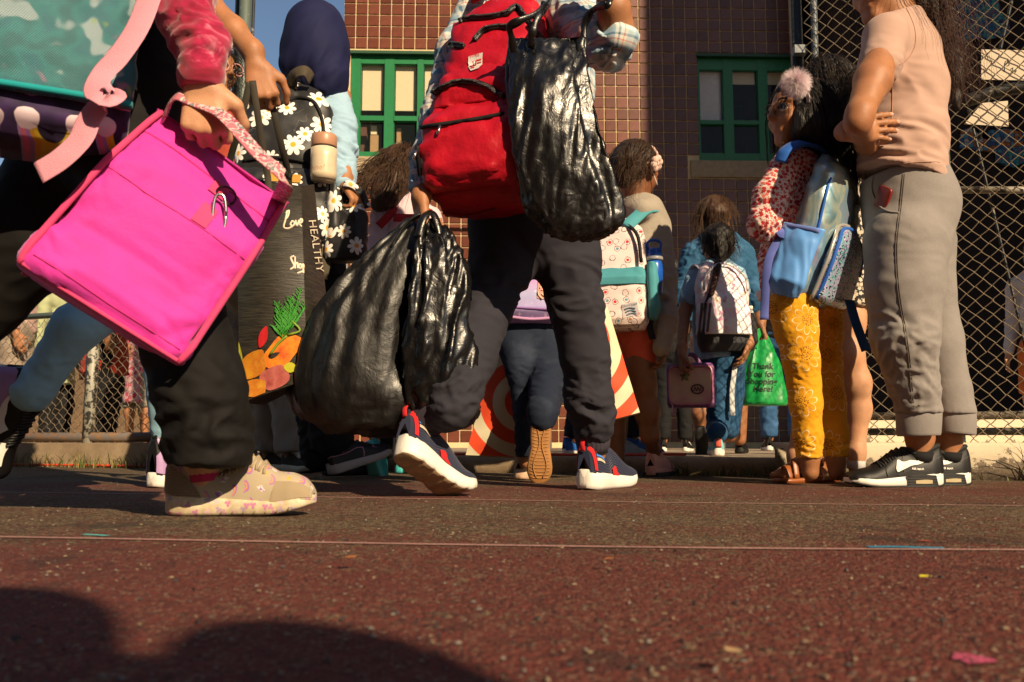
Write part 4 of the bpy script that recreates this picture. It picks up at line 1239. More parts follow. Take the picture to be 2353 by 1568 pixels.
def mk_plaid(sc=1.0, vert=(0, 0, 1)):
    m = Mat('plaid_shirt'); x, y, z = m.sep(m.co()); a = (x + y * .6) * (15 * sc); b = (z + x * .12) * (15 * sc)
    def bands(t, ph):
        f = m.f('FRACT', t + ph); return f
    fa, fb = bands(a, .1), bands(b, .35)
    base = m.mix(.5, m.ramp(fa, [(0, (.42, .55, .62)), (.30, (.15, .30, .44)), (.52, (.62, .62, .58)), (.62, (.07, .14, .22)), (.70, (.62, .62, .58)), (.84, (.60, .17, .07)), (.89, (.66, .62, .55))], 'CONSTANT'),
                 m.ramp(fb, [(0, (.62, .62, .58)), (.18, (.16, .32, .46)), (.46, (.66, .64, .6)), (.58, (.60, .17, .07)), (.63, (.6, .6, .56)), (.74, (.06, .12, .2)), (.82, (.40, .52, .58))], 'CONSTANT'))
    return finish(m, base)
def mk_pastel():
    m = Mat('pastel_print'); v = m.co('UV')
    n = m.noise(v, 14, 3, .5, 'Color', 1.5); a, b, c = m.sep(n)
    base = m.ramp(a, [(.32, (.70, .78, .88)), (.45, (.86, .84, .86)), (.55, (.86, .62, .80)), (.66, (.88, .74, .58)), (.8, (.82, .80, .90))])
    r, an, rn, xy = polar(m, v, 26, .7)
    tri = m.step(m.f('ABSOLUTE', xy[0] + xy[1] * .4) + m.f('ABSOLUTE', xy[1]) - .0, .26, .22) * m.step(rn[0], .62, .64)
    base = m.mix(tri * .55, base, m.ramp(rn[1], [(0, (.80, .42, .66)), (.5, (.78, .76, .86)), (.75, (.82, .62, .44))], 'CONSTANT'))
    return finish(m, base, .6)
def mk_doodle():
    m = Mat('doodle_print'); v = m.co('UV')
    r, a, rn, xy = polar(m, v, 27, .75)
    wob = m.noise(v, 70, 2, .5) * .34
    line = m.step(m.f('ABSOLUTE', r - wob - .10), .035, .015)
    blob = m.step(r - wob * .6, .05, .02)
    base = m.mix(line, (.74, .60, .58), (.05, .05, .07))
    base = m.mix(blob * m.step(rn[0], .45, .47), base, m.ramp(rn[1], [(0, (.55, .03, .04)), (.45, (.10, .30, .38)), (.7, (.45, .22, .12))], 'CONSTANT'))
    return finish(m, base, .6)
def mk_stars():
    m = Mat('purple_star_print'); v = m.co('UV'); x, y, z = m.sep(v)
    base = m.ramp(y * 2.6, [(0, (.32, .20, .48)), (.22, (.36, .36, .60)), (.35, (.42, .22, .52)), (.7, (.52, .26, .50)), (1, (.60, .30, .52))])
    r, a, rn, xy = polar(m, v, 34, 1)
    st = m.step(rn[0] * .22 * (m.f('ABSOLUTE', m.f('COSINE', a * 2)) * .7 + .3) - r, -.02, .02)
    return finish(m, m.mix(st * .6, base, (.8, .66, .78)), .5, spec=.4)
def mk_mesh_teal():
    m = Mat('teal_mesh'); v = m.co('UV')
    n = m.noise(v, 16, 2, .5, 'Color'); a, b, c = m.sep(n)
    base = m.ramp(a, [(.42, (.004, .13, .15)), (.5, (.006, .20, .22)), (.56, (.004, .15, .19))])
    base = m.mix(m.step(b, .60, .66), base, (.30, .42, .46)); base = m.mix(m.step(c, .64, .69) * .8, base, (.45, .18, .30)); base = m.mix(m.step(a, .66, .70) * .7, base, (.22, .36, .06))
    x, y, z = m.sep(m.mapv(v, (1, 1, 1), rot=(0, 0, .62))); S_ = 2 * PI / .0062
    h = m.f('COSINE', x * S_) * m.f('COSINE', y * S_)
    hole = m.step(m.f('ABSOLUTE', h), .32, .52)
    base = m.mix(hole * .85, base, (.004, .03, .045))
    m.set('Base Color', base); m.set('Roughness', .65); m.set('Sheen Weight', .2)
    m.bump(hole * -1.0 + m.noise(v, 60, 3) * .6, .6, .003); return m.m
def mk_rainbow():
    m = Mat('rainbow_print'); v = m.co('UV')
    r, a, rn, xy = polar(m, v, 9.5, .35, False)
    arc = m.step(r, .20, .215) * m.step(.47 - r, -.005, .005) * m.step(xy[1], .02, -.02)
    rb = m.ramp(r, [(.0, (.6, .42, .02)), (.26, (.62, .30, .02)), (.315, (.32, .16, .42)), (.37, (.60, .12, .22)), (.43, (.35, .2, .45))], 'CONSTANT')
    base = m.mix(arc, m.ramp(m.noise(v, 22, 2), [(.4, (.012, .006, .03)), (.7, (.05, .02, .10))]), rb)
    cx = m.f('ABSOLUTE', m.f('ABSOLUTE', xy[0]) - .34)
    cl = m.f('SQRT', cx * cx + (xy[1] - .05) * (xy[1] - .05) * 1.6) - m.noise(v, 60, 1) * .06
    base = m.mix(m.step(cl, .15, .13), base, (.62, .50, .56))
    return finish(m, base, .7)
def mk_swirl():
    m = Mat('red_ring_print'); v = m.co('UV'); x, y, z = m.sep(v)
    r = m.f('SQRT', x * x + y * y)
    t = m.f('FRACT', r * (1 / .084) + .30)
    ring = m.step(t, .47, .50) * m.step(r, .02, .03)
    base = m.mix(ring, (.62, .55, .38), (.70, .070, .022))
    return finish(m, base, .6, 300, .3)
def mk_holo():
    m = Mat('holographic_silver', rough=.28); c = m.co()
    n = m.noise(m.mapv(c, (1, 1, .35)), 16, 3, .5, dist=.8)
    m.set('Base Color', m.ramp(n, [(.3, (.14, .26, .32)), (.42, (.34, .46, .44)), (.5, (.50, .52, .44)), (.58, (.22, .40, .52)), (.7, (.40, .34, .50))]))
    m.set('Metallic', .5); m.bump(m.noise(c, 30, 3), .3, .006); return m.m
def mk_sequin():
    m = Mat('sequins', rough=.22); c = m.co(); x, y, z = m.sep(c)
    cell = m.voro(c, 230, 'Color'); r_, g_, b_ = m.sep(cell)
    base = m.ramp(m.noise(c, 9, 2) * .8 + r_ * .25, [(.3, (.10, .12, .26)), (.42, (.20, .52, .56)), (.55, (.55, .32, .62)), (.66, (.26, .60, .56)), (.8, (.55, .35, .7))])
    m.set('Base Color', m.mix(m.step(g_, .82, .86), base, (.01, .01, .02))); m.set('Metallic', .25)
    m.bump(r_ * 1.0 + m.voro(c, 230) * .7, .5, .003); return m.m
def mk_denim(name, col, fade=.35):
    m = Mat(name, col, .85); c = m.co()
    n = m.noise(c, 11, 4, .6); f = m.noise(m.mapv(c, (1, 1, 5)), 300, 2, .7)
    base = m.mix(m.step(n, .45, .75) * fade, col, tuple(min(1, k * 2.4 + .05) for k in col))
    m.set('Base Color', m.mix(1.0, base, m.ramp(f, [(.3, .7), (.7, 1.25)]), 'MULTIPLY')); m.set('Specular IOR Level', .2)
    m.bump(f + m.noise(c, 70, 3), .3, .0015); return m.m
def mk_plastic(name='black_plastic_film', col=(.004, .004, .0045), r0=.22, r1=.42, bp=.28):
    m = Mat(name, col, .26); c = m.co()
    n = m.noise(c, 24, 4, .6, dist=.8); r = m.f('ABSOLUTE', n - .5)
    n2 = m.noise(m.mapv(c, (1, 1, .3)), 70, 3, .6)
    m.set('Roughness', m.ramp(n2, [(.3, r0), (.7, r1)])); m.set('Specular IOR Level', .6)
    m.bump(r * 1.9 + n2 * .7, bp, .006); return m.m
def mk_unicorn_canvas():
    m = Mat('printed_canvas_shoe'); v = m.co('UV')
    r, a, rn, xy = polar(m, v, 40, .75, False)
    arc = m.step(m.f('ABSOLUTE', r - .28), .16, .14) * m.step(xy[1], -.02, .02) * m.step(rn[0], .48, .50)
    rb = m.ramp(r, [(0, (.40, .16, .40)), (.20, (.60, .36, .08)), (.26, (.58, .16, .12)), (.32, (.34, .16, .40))], 'CONSTANT')
    base = m.mix(arc, (.40, .33, .23), rb)
    star = m.step(.20 * (m.f('ABSOLUTE', m.f('COSINE', a * 2.5)) * .6 + .4) - r, -.02, .02) * m.step(rn[0], .20, .18)
    base = m.mix(star, base, (.55, .34, .06))
    uni = m.step(m.f('ABSOLUTE', xy[0] + m.noise(v, 90, 1) * .3 - .15) * 1.6 + m.f('ABSOLUTE', xy[1]), .40, .34) * m.step(rn[0], .20, .22) * m.step(rn[0], .48, .46)
    base = m.mix(uni, base, m.ramp(m.noise(v, 120, 1), [(.45, (.62, .56, .52)), (.55, (.34, .12, .36))], 'CONSTANT'))
    return finish(m, base, .9, 800, .4)
def mk_printed_sole():
    m = Mat('printed_foam_sole'); v = xz(m)
    r, a, rn, xy = polar(m, v, 60, .9, True)
    k = m.step(m.f('ABSOLUTE', m.f('COSINE', a * 1.5)) * .25 + .12 - r, -.02, .03) * m.step(rn[0], .4, .44)
    dirt = m.noise(m.co(), 40, 4, .7)
    base = m.mix(k, m.ramp(dirt, [(.35, (.46, .36, .22)), (.6, (.66, .56, .40))]), m.ramp(rn[1], [(0, (.50, .20, .34)), (.5, (.62, .42, .42)), (.75, (.42, .30, .40))], 'CONSTANT'))
    return finish(m, base, .7, 300, .2)
M_WHITE = plain('white_rubber', (.72, .68, .62), .55, .12, 90, var=.06); M_BLACKR = plain('black_rubber', (.010, .010, .010), .6, .2, 200); M_CREAM = plain('cream_rubber', (.58, .48, .34), .6, .12, 90)
M_GUM = plain('gum_rubber', (.36, .17, .055), .5, .2, 160, var=.12); M_BLACKC = cloth('black_cloth', (.008, .008, .009)); M_BLKSHOE = plain('black_leather', (.007, .0065, .0065), .5, .25, 240, spec=.3)
M_GREYJ = cloth('heather_grey_jersey', (.225, .205, .195), .9, .10, 900, .3, .25, heather=.22)
M_DKGREYJ = cloth('heather_grey_knit', (.30, .265, .22), .9, .12, 900, .3, .25, heather=.35)
M_PINKT = cloth('dusty_pink_cotton', (.43, .280, .225), .9, .05, 900, .2, .2)
M_METAL = plain('steel', (.55, .55, .56), .25, 0, metal=1.0)
M_CHROMEBLK = plain('black_zip', (.010, .010, .011), .32, .6, 700)
# ================================================================== the woman on the right
def limb_len(y): return mpx(y)
Y = 2.53
lady = root('person', 'woman in dusty pink T-shirt and grey joggers standing with folded arms', 'person', A(W(2120, 1000, Y)[0], Y, 0))
hf = nrm(A(-.93, -.30, -.16)); hc = W(2030, -30, Y)
hg, hp = head_groups(hc, hf, .222)
hand_w, hand_d = W(1938, 304, 2.385), nrm(A(.97, .03, .16))
hg2 = hand_groups(hand_w, hand_d, A(.1, 1, -.1), 1.0, 1, curl=[(.10, .16, .12), (.10, .18, .14), (.12, .2, .14), (.18, .25, .15)], spread=.06)
AIRPROF = ([0, .03, .10, .2, .3, .38, .48, .56, .64, .74, .86, .95, 1], [.22, .275, .27, .215, .22, .275, .27, .22, .165, .125, .09, .06, .02])
hl, tl = G(2163, 1118), G(1942, 1119); h2 = G(2250, 1116.5) + A(0, .06, 0); t2_ = h2 + nrm(A(-1, -.10, 0)) * .275
LS = [Shoe(a_, b_ - a_, np.linalg.norm(b_ - a_), sole=(.125, .072), prof=AIRPROF, spring=.05, wide=1.15) for a_, b_ in ((hl, tl), (h2, t2_))]
LA = [(q.T(A(.20, 0, .50)), q.T(A(.22, 0, .22))) for q in LS]
bg = [(.03, ch((2060, 30, Y, 33), (2072, 60, Y, 42)) + [cap_(hp(0, -.12, -.30), W(2068, 45, Y), .052)] + ch((2072, 85, Y, 48), (2086, 200, Y, 62), (2078, 310, Y, 68), (2082, 430, 2.55, 66))),
      (.02, ch((2034, 105, 2.43, 35), (2006, 185, 2.36, 41), (1976, 262, 2.30, 30), (1970, 283, 2.30, 27))), (.02, ch((1970, 283, 2.30, 27), (1992, 330, 2.46, 24), (2010, 345, 2.62, 22)) + ch((2040, 100, 2.68, 36), (1968, 290, 2.62, 28), (1938, 304, 2.41, 22))),
      (.03, ch((2085, 480, 2.53, 62), (2085, 640, 2.51, 56), (2090, 790, 2.5, 42), (2107, 940, 2.53, 30)) + [cap_(W(2107, 940, 2.53), LA[0][0], .037, .034), cap_(*LA[0], .034, .028)]),
      (.03, ch((2110, 490, 2.62, 56), (2130, 640, 2.62, 50), (2150, 790, 2.62, 42), (2186, 940, 2.62, 30)) + [cap_(W(2186, 940, 2.62), LA[1][0], .037, .034), cap_(*LA[1], .034, .028)])]
solid('body', hg + bg + hg2, SK_TAN, lady, .0042, sm=1)
nails(lady, 1)
eyes(hc, hf, .222, lady)
# hair with long ponytail down the back
P, D, cen, rad = scalp(hc, hf, .222, 420, 3)
hair_cap(hc, hf, .222, HR_DARK, lady, extra=ch((2090, 20, 2.60, 40), (2140, 70, 2.66, 30), (2180, 130, 2.68, 26), (2196, 190, 2.68, 20), (2200, 250, 2.68, 8)), wr=[(.010, 34, A(.3, 0, 1), .14, None)])
strands('hair', P, D, .34, HR_RED, lady, .0011, 12, .5, center=cen, rad=rad, seed=2, wave=.012)
rr = np.random.default_rng(5); n = 260
rt = W(2100, 20, 2.60) + rr.standard_normal((n, 3)) * A(.030, .02, .022); dd = nrm(W(2185, 120, 2.66) - W(2100, 20, 2.6)) + rr.standard_normal((n, 3)) * .20
strands('hair', rt, dd, .31, HR_RED, lady, .0012, 14, .16, seed=6, wave=.022)
# T-shirt
PINKSEAM = cloth('pink_seam', (.40, .21, .15))
shirt = [(.03, ch((2068, 62, Y, 58), (2080, 120, Y, 73), (2088, 200, Y, 82), (2076, 310, Y, 92), (2070, 420, Y, 100))), (.035, ch((2062, 60, 2.52, 45), (2035, 85, 2.45, 46), (2022, 150, 2.41, 50))), (.035, ch((2062, 60, 2.55, 45), (2030, 100, 2.68, 42), (2022, 140, 2.68, 44)))]
sl_a, sl_b = W(2020, 118, 2.43), nrm(W(2014, 185, 2.42) - W(2030, 95, 2.44))
def lady_post(V, Q): return V
hemn = nrm(A(-.30, 0, -1))
f_shirt = solid('shirt', shirt, M_PINKT, lady, .0052, cuts=[(W(2072, 412, Y), hemn), (W(2088, 32, Y), nrm(A(-.38, 0, 1)))], sm=2,
    subs=[cap_(sl_a + sl_b * .0, sl_a + sl_b * .12, .030, .050)],
    wr=[(.016, 9, A(.24, 0, 1), 2.4, mixmask((1.0, near(W(2090, 345, 2.42), .13)), (.18, near(W(2080, 200, 2.42), .16)))), (.003, 22, A(.5, 0, 1), 1.6, near(W(2040, 150, 2.4), .07))])
TS = bvh(f_shirt)
seam(TS, [(2078, 8), (2100, 60), (2103, 100), (2090, 130), (2066, 150)], .0012, PINKSEAM, lady); seam(TS, [(2052, 165), (2050, 260), (2046, 300)], .0012, PINKSEAM, lady); seam(TS, [(2014, 392), (2040, 384), (2085, 375), (2140, 372), (2160, 374)], .0010, PINKSEAM, lady)
pants = [(.035, ch((2076, 400, 2.54, 94), (2092, 470, 2.55, 100), (2086, 560, 2.52, 92))), (.02, ch((2080, 560, 2.49, 90), (2078, 660, 2.48, 83), (2080, 780, 2.47, 71), (2100, 890, 2.49, 52), (2111, 950, 2.5, 47), (2112, 1010, 2.5, 45))),
         (.02, ch((2115, 560, 2.60, 76), (2125, 660, 2.61, 62), (2150, 780, 2.62, 56), (2180, 900, 2.63, 46), (2193, 950, 2.62, 42), (2196, 1010, 2.62, 40)))]
cut_p = [(W(2111, 950, 2.5), A(0, 0, -1))]
joggers = solid('joggers', pants, M_GREYJ, lady, .0055, cuts=cut_p + [(W(2085, 392, Y), A(-.2, 0, 1))], sm=2,
    wr=[(.012, 13, A(.25, 0, 1), 1.5, mixmask((1, near(W(2060, 800, 2.42), .12)), (.8, near(W(2090, 930, 2.45), .08)), (.25, near(W(2080, 600, 2.4), .25)))), (.004, 36, None, 1, near(W(2090, 900, 2.45), .14))])
def cuff(cu, cv0, cv1, y, r0, r1, mat, parent, tilt=0.0, name='cuff', rib=0):
    R = []; c0, c1 = W(cu[0], cv0, y), W(cu[1], cv1, y); a = np.linspace(0, 2 * PI, 48, endpoint=False)
    prof = [(0, .96), (0.02, 1.01), (.1, 1.035), (.5, 1.03), (.9, 1.01), (.98, .99), (1.0, .95), (1.0, .82), (.7, .78)]
    for t, k in prof:
        r = (r0 + (r1 - r0) * t) * mpx(y) * 1.03 * k * (1 + (rib * np.sin(a * 24) if rib else 0))
        c = c0 + (c1 - c0) * t; R.append(np.stack([c[0] + r * np.cos(a), c[1] + r * np.sin(a) * .9, np.full(48, c[2]) + tilt * np.cos(a) * r], 1))
    V, Q, T, uv = loft(np.array(R), True, (False, True))
    return put(name, mesh(name, V, [Q[:, ::-1], T[:, ::-1]], uv=uv), mat, parent)
cuff((2111, 2111), 945, 1002, 2.5, 47.5, 46, M_GREYJ, lady, .03); cuff((2194, 2197), 941, 998, 2.62, 43, 41, M_GREYJ, lady, -.08)
# seam and pocket edge on the joggers
def on_surface_line(pts, rad, mat, parent, name, n=30):
    b = Buf(); tube(b, spline(WW(*pts), n), rad, 5); return b.put(name, mat, parent)
SEAM = cloth('seam_thread', (.10, .085, .075))
TJ = bvh(joggers)
seam(TJ, [(2075, 400), (2068, 470), (2058, 560), (2062, 660), (2078, 760), (2090, 850), (2096, 940)], .0014, SEAM, lady)
seam(TJ, [(2079, 400), (2072, 470), (2062, 560), (2066, 660), (2082, 760), (2094, 850), (2100, 940)], .0010, SEAM, lady)
seam(TJ, [(2008, 400), (2004, 435), (2018, 470), (2040, 486), (2066, 490)], .0028, M_GREYJ, lady, 'pocket_edge', off=.001)
b = Buf(); R = []
c0 = cast(TJ, 2030, 455, 0); nx = nrm(cast(TJ, 2048, 455, 0) - cast(TJ, 2014, 455, 0)); nz = A(0, 0, 1); ny = nrm(np.cross(nx, nz)); 
ph0 = c0
for t, k in ((0, .9), (.1, 1), (.9, 1), (1, .9)):
    q = np.linspace(0, 2 * PI, 28, endpoint=False); sx, sz = .021 * k, .034 * k
    X, Z = sx * np.sign(np.cos(q)) * np.abs(np.cos(q)) ** .35, sz * np.sign(np.sin(q)) * np.abs(np.sin(q)) ** .3
    X, Z = X * .92 + Z * .38, Z * .92 - X * .38
    R.append(ph0 + X[:, None] * nx + Z[:, None] * nz + ny * (.006 - .009 * t))
V, Q, T, uv = loft(np.array(R)); b.add(V, Q, T)
o = b.put('phone', plain('red_phone_case', (.16, .012, .010), .3, spec=.6)); tag(o, 'dark red phone poking out of the grey jogger pocket', 'phone'); rebase(o, ph0)
# black sneakers with white soles
NB = plain('black_mesh', (.008, .008, .008), .75, .6, 700)
def air_shoe(s):
    L = s.L
    o = s.build(lady, M_WHITE, M_BLKSHOE, M_BLACKR, NB, NB, 6, 'shoe', collar_r=.024)
    sd = 1
    def sole_patch(p, mat, name, off):
        n = 16; t = spline(np.array(p[0], float), n); q = spline(np.array(p[1], float), n)
        R = np.stack([s.T(np.stack([a[:, 0], sd * (s.hw(a[:, 0]) * 1.062 + off), a[:, 1]], 1)) for a in (t, t * .66 + q * .34, t * .33 + q * .67, q)], 1)
        V, Q, T, uv = loft(R, closed=False); return put(name, mesh(name, V, Q[:, ::-1], uv=uv), mat, o)
    sole_patch(([(.13, .115), (.30, .125), (.44, .105)], [(.10, .004), (.3, .002), (.42, .002)]), M_BLACKR, 'sole_unit', .003)
    for k in range(4):
        z = .025 + k * .026
        b = Buf(); x = np.linspace(.12, .42 - .0 * k, 14); tube(b, s.T(np.stack([x, sd * (s.hw(x) * 1.062 + .004), z + 0 * x], 1)), .0032 * L, 5); b.put('sole_rib', M_BLKSHOE, o)
    sole_patch(([(.175, .070), (.25, .074), (.345, .066)], [(.175, .036), (.25, .034), (.345, .036)]), plain('clear_air_window', (.44, .36, .22), .15), 'sole_window', .008)
    b = Buf(); x = np.linspace(.02, .97, 40); 
    tube(b, s.T(np.stack([x, sd * s.hw(x) * 1.03, s.z0(x) + .008], 1)), .010 * L, 5); b.put('outsole', M_BLACKR, o)
    s.decal([(.155, .74), (.30, .66), (.44, .55), (.50, .68), (.515, .64)], [(.155, .70), (.30, .50), (.44, .30), (.52, .24), (.535, .40)], sd, M_WHITE, o, 'swoosh', .012)
    s.decal([(.04, .62), (.16, .55), (.30, .36), (.52, .12)], [(.04, .58), (.16, .51), (.30, .32), (.52, .08)], sd, M_BLACKR, o, 'panel_seam', .010)
    for x0 in (.60, .42):
        s.decal([(x0, .9), (x0 + .03, .5), (x0 + .02, .15)], [(x0 + .012, .9), (x0 + .042, .5), (x0 + .032, .15)], sd, M_BLACKR, o, 'panel_seam', .010)
    lettering('AIR MAX', .034, lambda x, y: s.side(.315 - x * .9, .25 + y * 3.6, sd, .016), M_WHITE, o, bold=.0008)
    # heel badge
    lettering('AIR', .03, lambda x, y: s.T(np.stack([-.012 + 0 * x - .0 * y, -x, .27 + y], -1)), M_WHITE, o)
    return s, o
SOCKB = cloth('black_sock', (.010, .010, .011))
for q, (k0, k1) in zip(LS, LA):
    air_shoe(q); b = Buf(); tube(b, np.array([k0 * .45 + k1 * .55, k0 * .1 + k1 * .9]), .0385, 20); b.put('sock', SOCKB, lady)

# ================================================================== the girl in yellow leggings
Y = 2.64
girl = root('person', 'girl in red floral hoodie and yellow daisy leggings wearing a pompom headband', 'person', A(W(1860, 1050, Y)[0], Y, 0))
GH = .205; gf = nrm(A(-.92, -.34, -.04)); gc = W(1831, 263, Y)
hg, hp = head_groups(gc, gf, GH)
gb = [(.025, [cap_(hp(0, -.10, -.30), W(1832, 372, 2.66), .040, .046)] + ch((1826, 395, 2.66, 44), (1820, 500, 2.66, 52), (1818, 600, 2.66, 50), (1835, 670, 2.66, 56))),
      (.02, ch((1790, 408, 2.58, 26), (1756, 515, 2.54, 22), (1792, 572, 2.62, 17))), (.02, ch((1850, 405, 2.76, 26), (1845, 520, 2.78, 22), (1800, 580, 2.70, 17))),
      (.02, ch((1818, 680, 2.62, 46), (1841, 830, 2.61, 31), (1851, 926, 2.62, 27), (1860, 1050, 2.62, 20), (1862, 1085, 2.62, 19))), (.02, ch((1888, 680, 2.72, 44), (1898, 830, 2.73, 29), (1912, 926, 2.73, 26), (1921, 1050, 2.72, 20), (1923, 1085, 2.72, 19)))]
feet = []
for (u0, v0, u1, v1, dy) in ((1878, 1100, 1795, 1104, 0), (1940, 1099, 1868, 1103, .09)):
    h_, t_ = G(u0, v0 + 6) + A(0, dy, .026), G(u1, v1 + 6) + A(0, dy * .6, .022)
    d = nrm(t_ - h_); s_ = np.cross(d, A(0, 0, 1))
    gp = [cap_(h_ + A(0, 0, .018), h_ + (t_ - h_) * .45 + A(0, 0, .030), .026, .026), cap_(h_ + (t_ - h_) * .45 + A(0, 0, .028), t_ + A(0, 0, .008), .027, .016), cap_(h_ + (t_ - h_) * .6 + s_ * .016 + A(0, 0, .012), t_ + s_ * .016, .018, .012), cap_(h_ + (t_ - h_) * .6 - s_ * .016 + A(0, 0, .012), t_ - s_ * .018 - d * .01, .018, .012), cap_(h_ + A(0, 0, .02), h_ + A(0, 0, .07), .026, .022)]
    toes = [(.004, [cap_(t_ + s_ * o_ - d * .008, t_ + s_ * o_ + d * (.010 - abs(i_ - 3.2) * .004), .0085 if i_ < 4 else .011)]) for i_, o_ in enumerate((-.024, -.012, 0, .011, .024))]
    feet += [(.012, gp)] + toes
hw = W(1792, 572, 2.62)
solid('body', hg + gb + feet + hand_groups(hw, nrm(A(.8, .3, -.5)), A(.2, 1, .2), .72, 1, (.5, .6, .4)), SK_BROWN, girl, .0045)
eyes(gc, gf, GH, girl)
# long black hair
hair_cap(gc, gf, GH, HR_BLACK, girl, extra=ch((1852, 290, 2.60, 52), (1868, 340, 2.68, 52), (1880, 385, 2.74, 42)), wr=[(.006, 50, A(0, 0, 1), .10, None)])
P, D, cen, rad = scalp(gc, gf, GH, 1000, 9)
strands('hair', P, D, .31, HR_BLACK, girl, .0013, 14, .7, center=cen, rad=rad * 1.06, seed=12, wave=.006, target=A(.5, .2, -.6))
rr = np.random.default_rng(15)
rt = np.concatenate([W(1812, 222, 2.58) + rr.standard_normal((26, 3)) * A(.010, .006, .006), W(1796, 350, 2.6) + rr.standard_normal((50, 3)) * A(.006, .01, .02)])
strands('hair', rt, np.concatenate([np.tile(A(-.5, -.2, -.5), (26, 1)), np.tile(A(-.25, -.1, -1), (50, 1))]) + rr.standard_normal((76, 3)) * .15, np.concatenate([np.full(26, .055), np.full(50, .11)]), HR_BLACK, girl, .0009, 9, .3, seed=17)
# headband and pompom
b = Buf(); a = np.linspace(-1.75, 1.75, 30); r_ = nrm(np.cross(gf, A(0, 0, 1)))
P = np.array([gc + GH * (r_ * .40 * math.sin(x) + A(0, 0, 1) * (.10 + .43 * math.cos(x)) + gf * (.10 + .06 * math.cos(x))) for x in a]); tube(b, P, .0075, 8)
hbm = plain('white_fluff', (.62, .50, .48), .95); hb = b.put('headband', hbm, girl)
pc = W(1829, 192, 2.50); rr = np.random.default_rng(21); q = nrm(rr.standard_normal((3600, 3)))
strands('pompom', pc + q * .012, q, .034, [plain('pink_fur', (.88, .74, .78), .9)], hb, .00042, 5, .22, seed=22)
b = Buf(); sphere(b, pc, .020, 9); b.put('pompom_core', plain('pale_fur', (.55, .34, .42), .95, 1, 200), hb)
# hoodie
FLOR = mk_floral('red_floral_fleece', (.66, .52, .47), [(.46, .022, .022), (.56, .11, .08), (.32, .02, .03)], 74)
hood = [(.03, ch((1826, 385, 2.66, 52), (1820, 480, 2.66, 60), (1812, 600, 2.66, 62), (1810, 650, 2.66, 61))), (.03, ch((1800, 392, 2.60, 36), (1770, 455, 2.56, 36), (1753, 515, 2.54, 31), (1788, 566, 2.60, 24))), (.03, ch((1850, 395, 2.74, 36), (1850, 520, 2.78, 30), (1800, 580, 2.70, 24))),
        (.025, ch((1812, 362, 2.60, 24), (1846, 378, 2.62, 26), (1868, 392, 2.68, 24)))]
solid('hoodie', hood, FLOR, girl, .0052, cuts=[(W(1806, 655, Y), nrm(A(.28, 0, -1)))], sm=2, wr=[(.010, 20, A(.4, 0, 1), 1.7, mixmask((.6, near(W(1760, 500, 2.54), .1)), (.5, near(W(1800, 560, 2.58), .12)), (.4, near(W(1800, 400, 2.6), .12)))), (.003, 45, None, 1, None)])
wb = [(.02, ch((1804, 668, 2.64, 60), (1806, 662, 2.64, 63), (1812, 650, 2.66, 60)))]
solid('waistband', wb, cloth('white_rib', (.66, .60, .58)), girl, .005, cuts=[(W(1805, 650, Y), nrm(A(-.28, 0, 1))), (W(1806, 675, Y), nrm(A(.28, 0, -1)))], sm=1)
leg = [(.02, ch((1822, 655, 2.64, 54), (1820, 700, 2.61, 54), (1830, 760, 2.6, 46), (1841, 830, 2.60, 38.5), (1847, 880, 2.61, 35), (1851, 926, 2.61, 34.5), (1857, 1000, 2.62, 30), (1859, 1052, 2.62, 29))), (.02, ch((1880, 660, 2.70, 50), (1888, 700, 2.72, 48), (1893, 760, 2.73, 40), (1897, 830, 2.73, 34), (1908, 926, 2.73, 32), (1918, 1000, 2.72, 29), (1921, 1052, 2.72, 28)))]
solid('leggings', leg, mk_yellow(), girl, .0048, cuts=[(W(1860, 1052, 2.62), A(0, 0, -1))], sm=2,
    wr=[(.006, 26, A(.2, 0, 1), 2.6, mixmask((1, near(W(1860, 1035, 2.58), .06)), (1, near(W(1921, 1035, 2.68), .06)), (.8, near(W(1840, 845, 2.56), .06)), (.7, near(W(1897, 845, 2.69), .06)))), (.002, 60, A(0, 0, 1), 2, None)])
TANL = plain('tan_leather', (.26, .075, .018), .4, .2, 160)
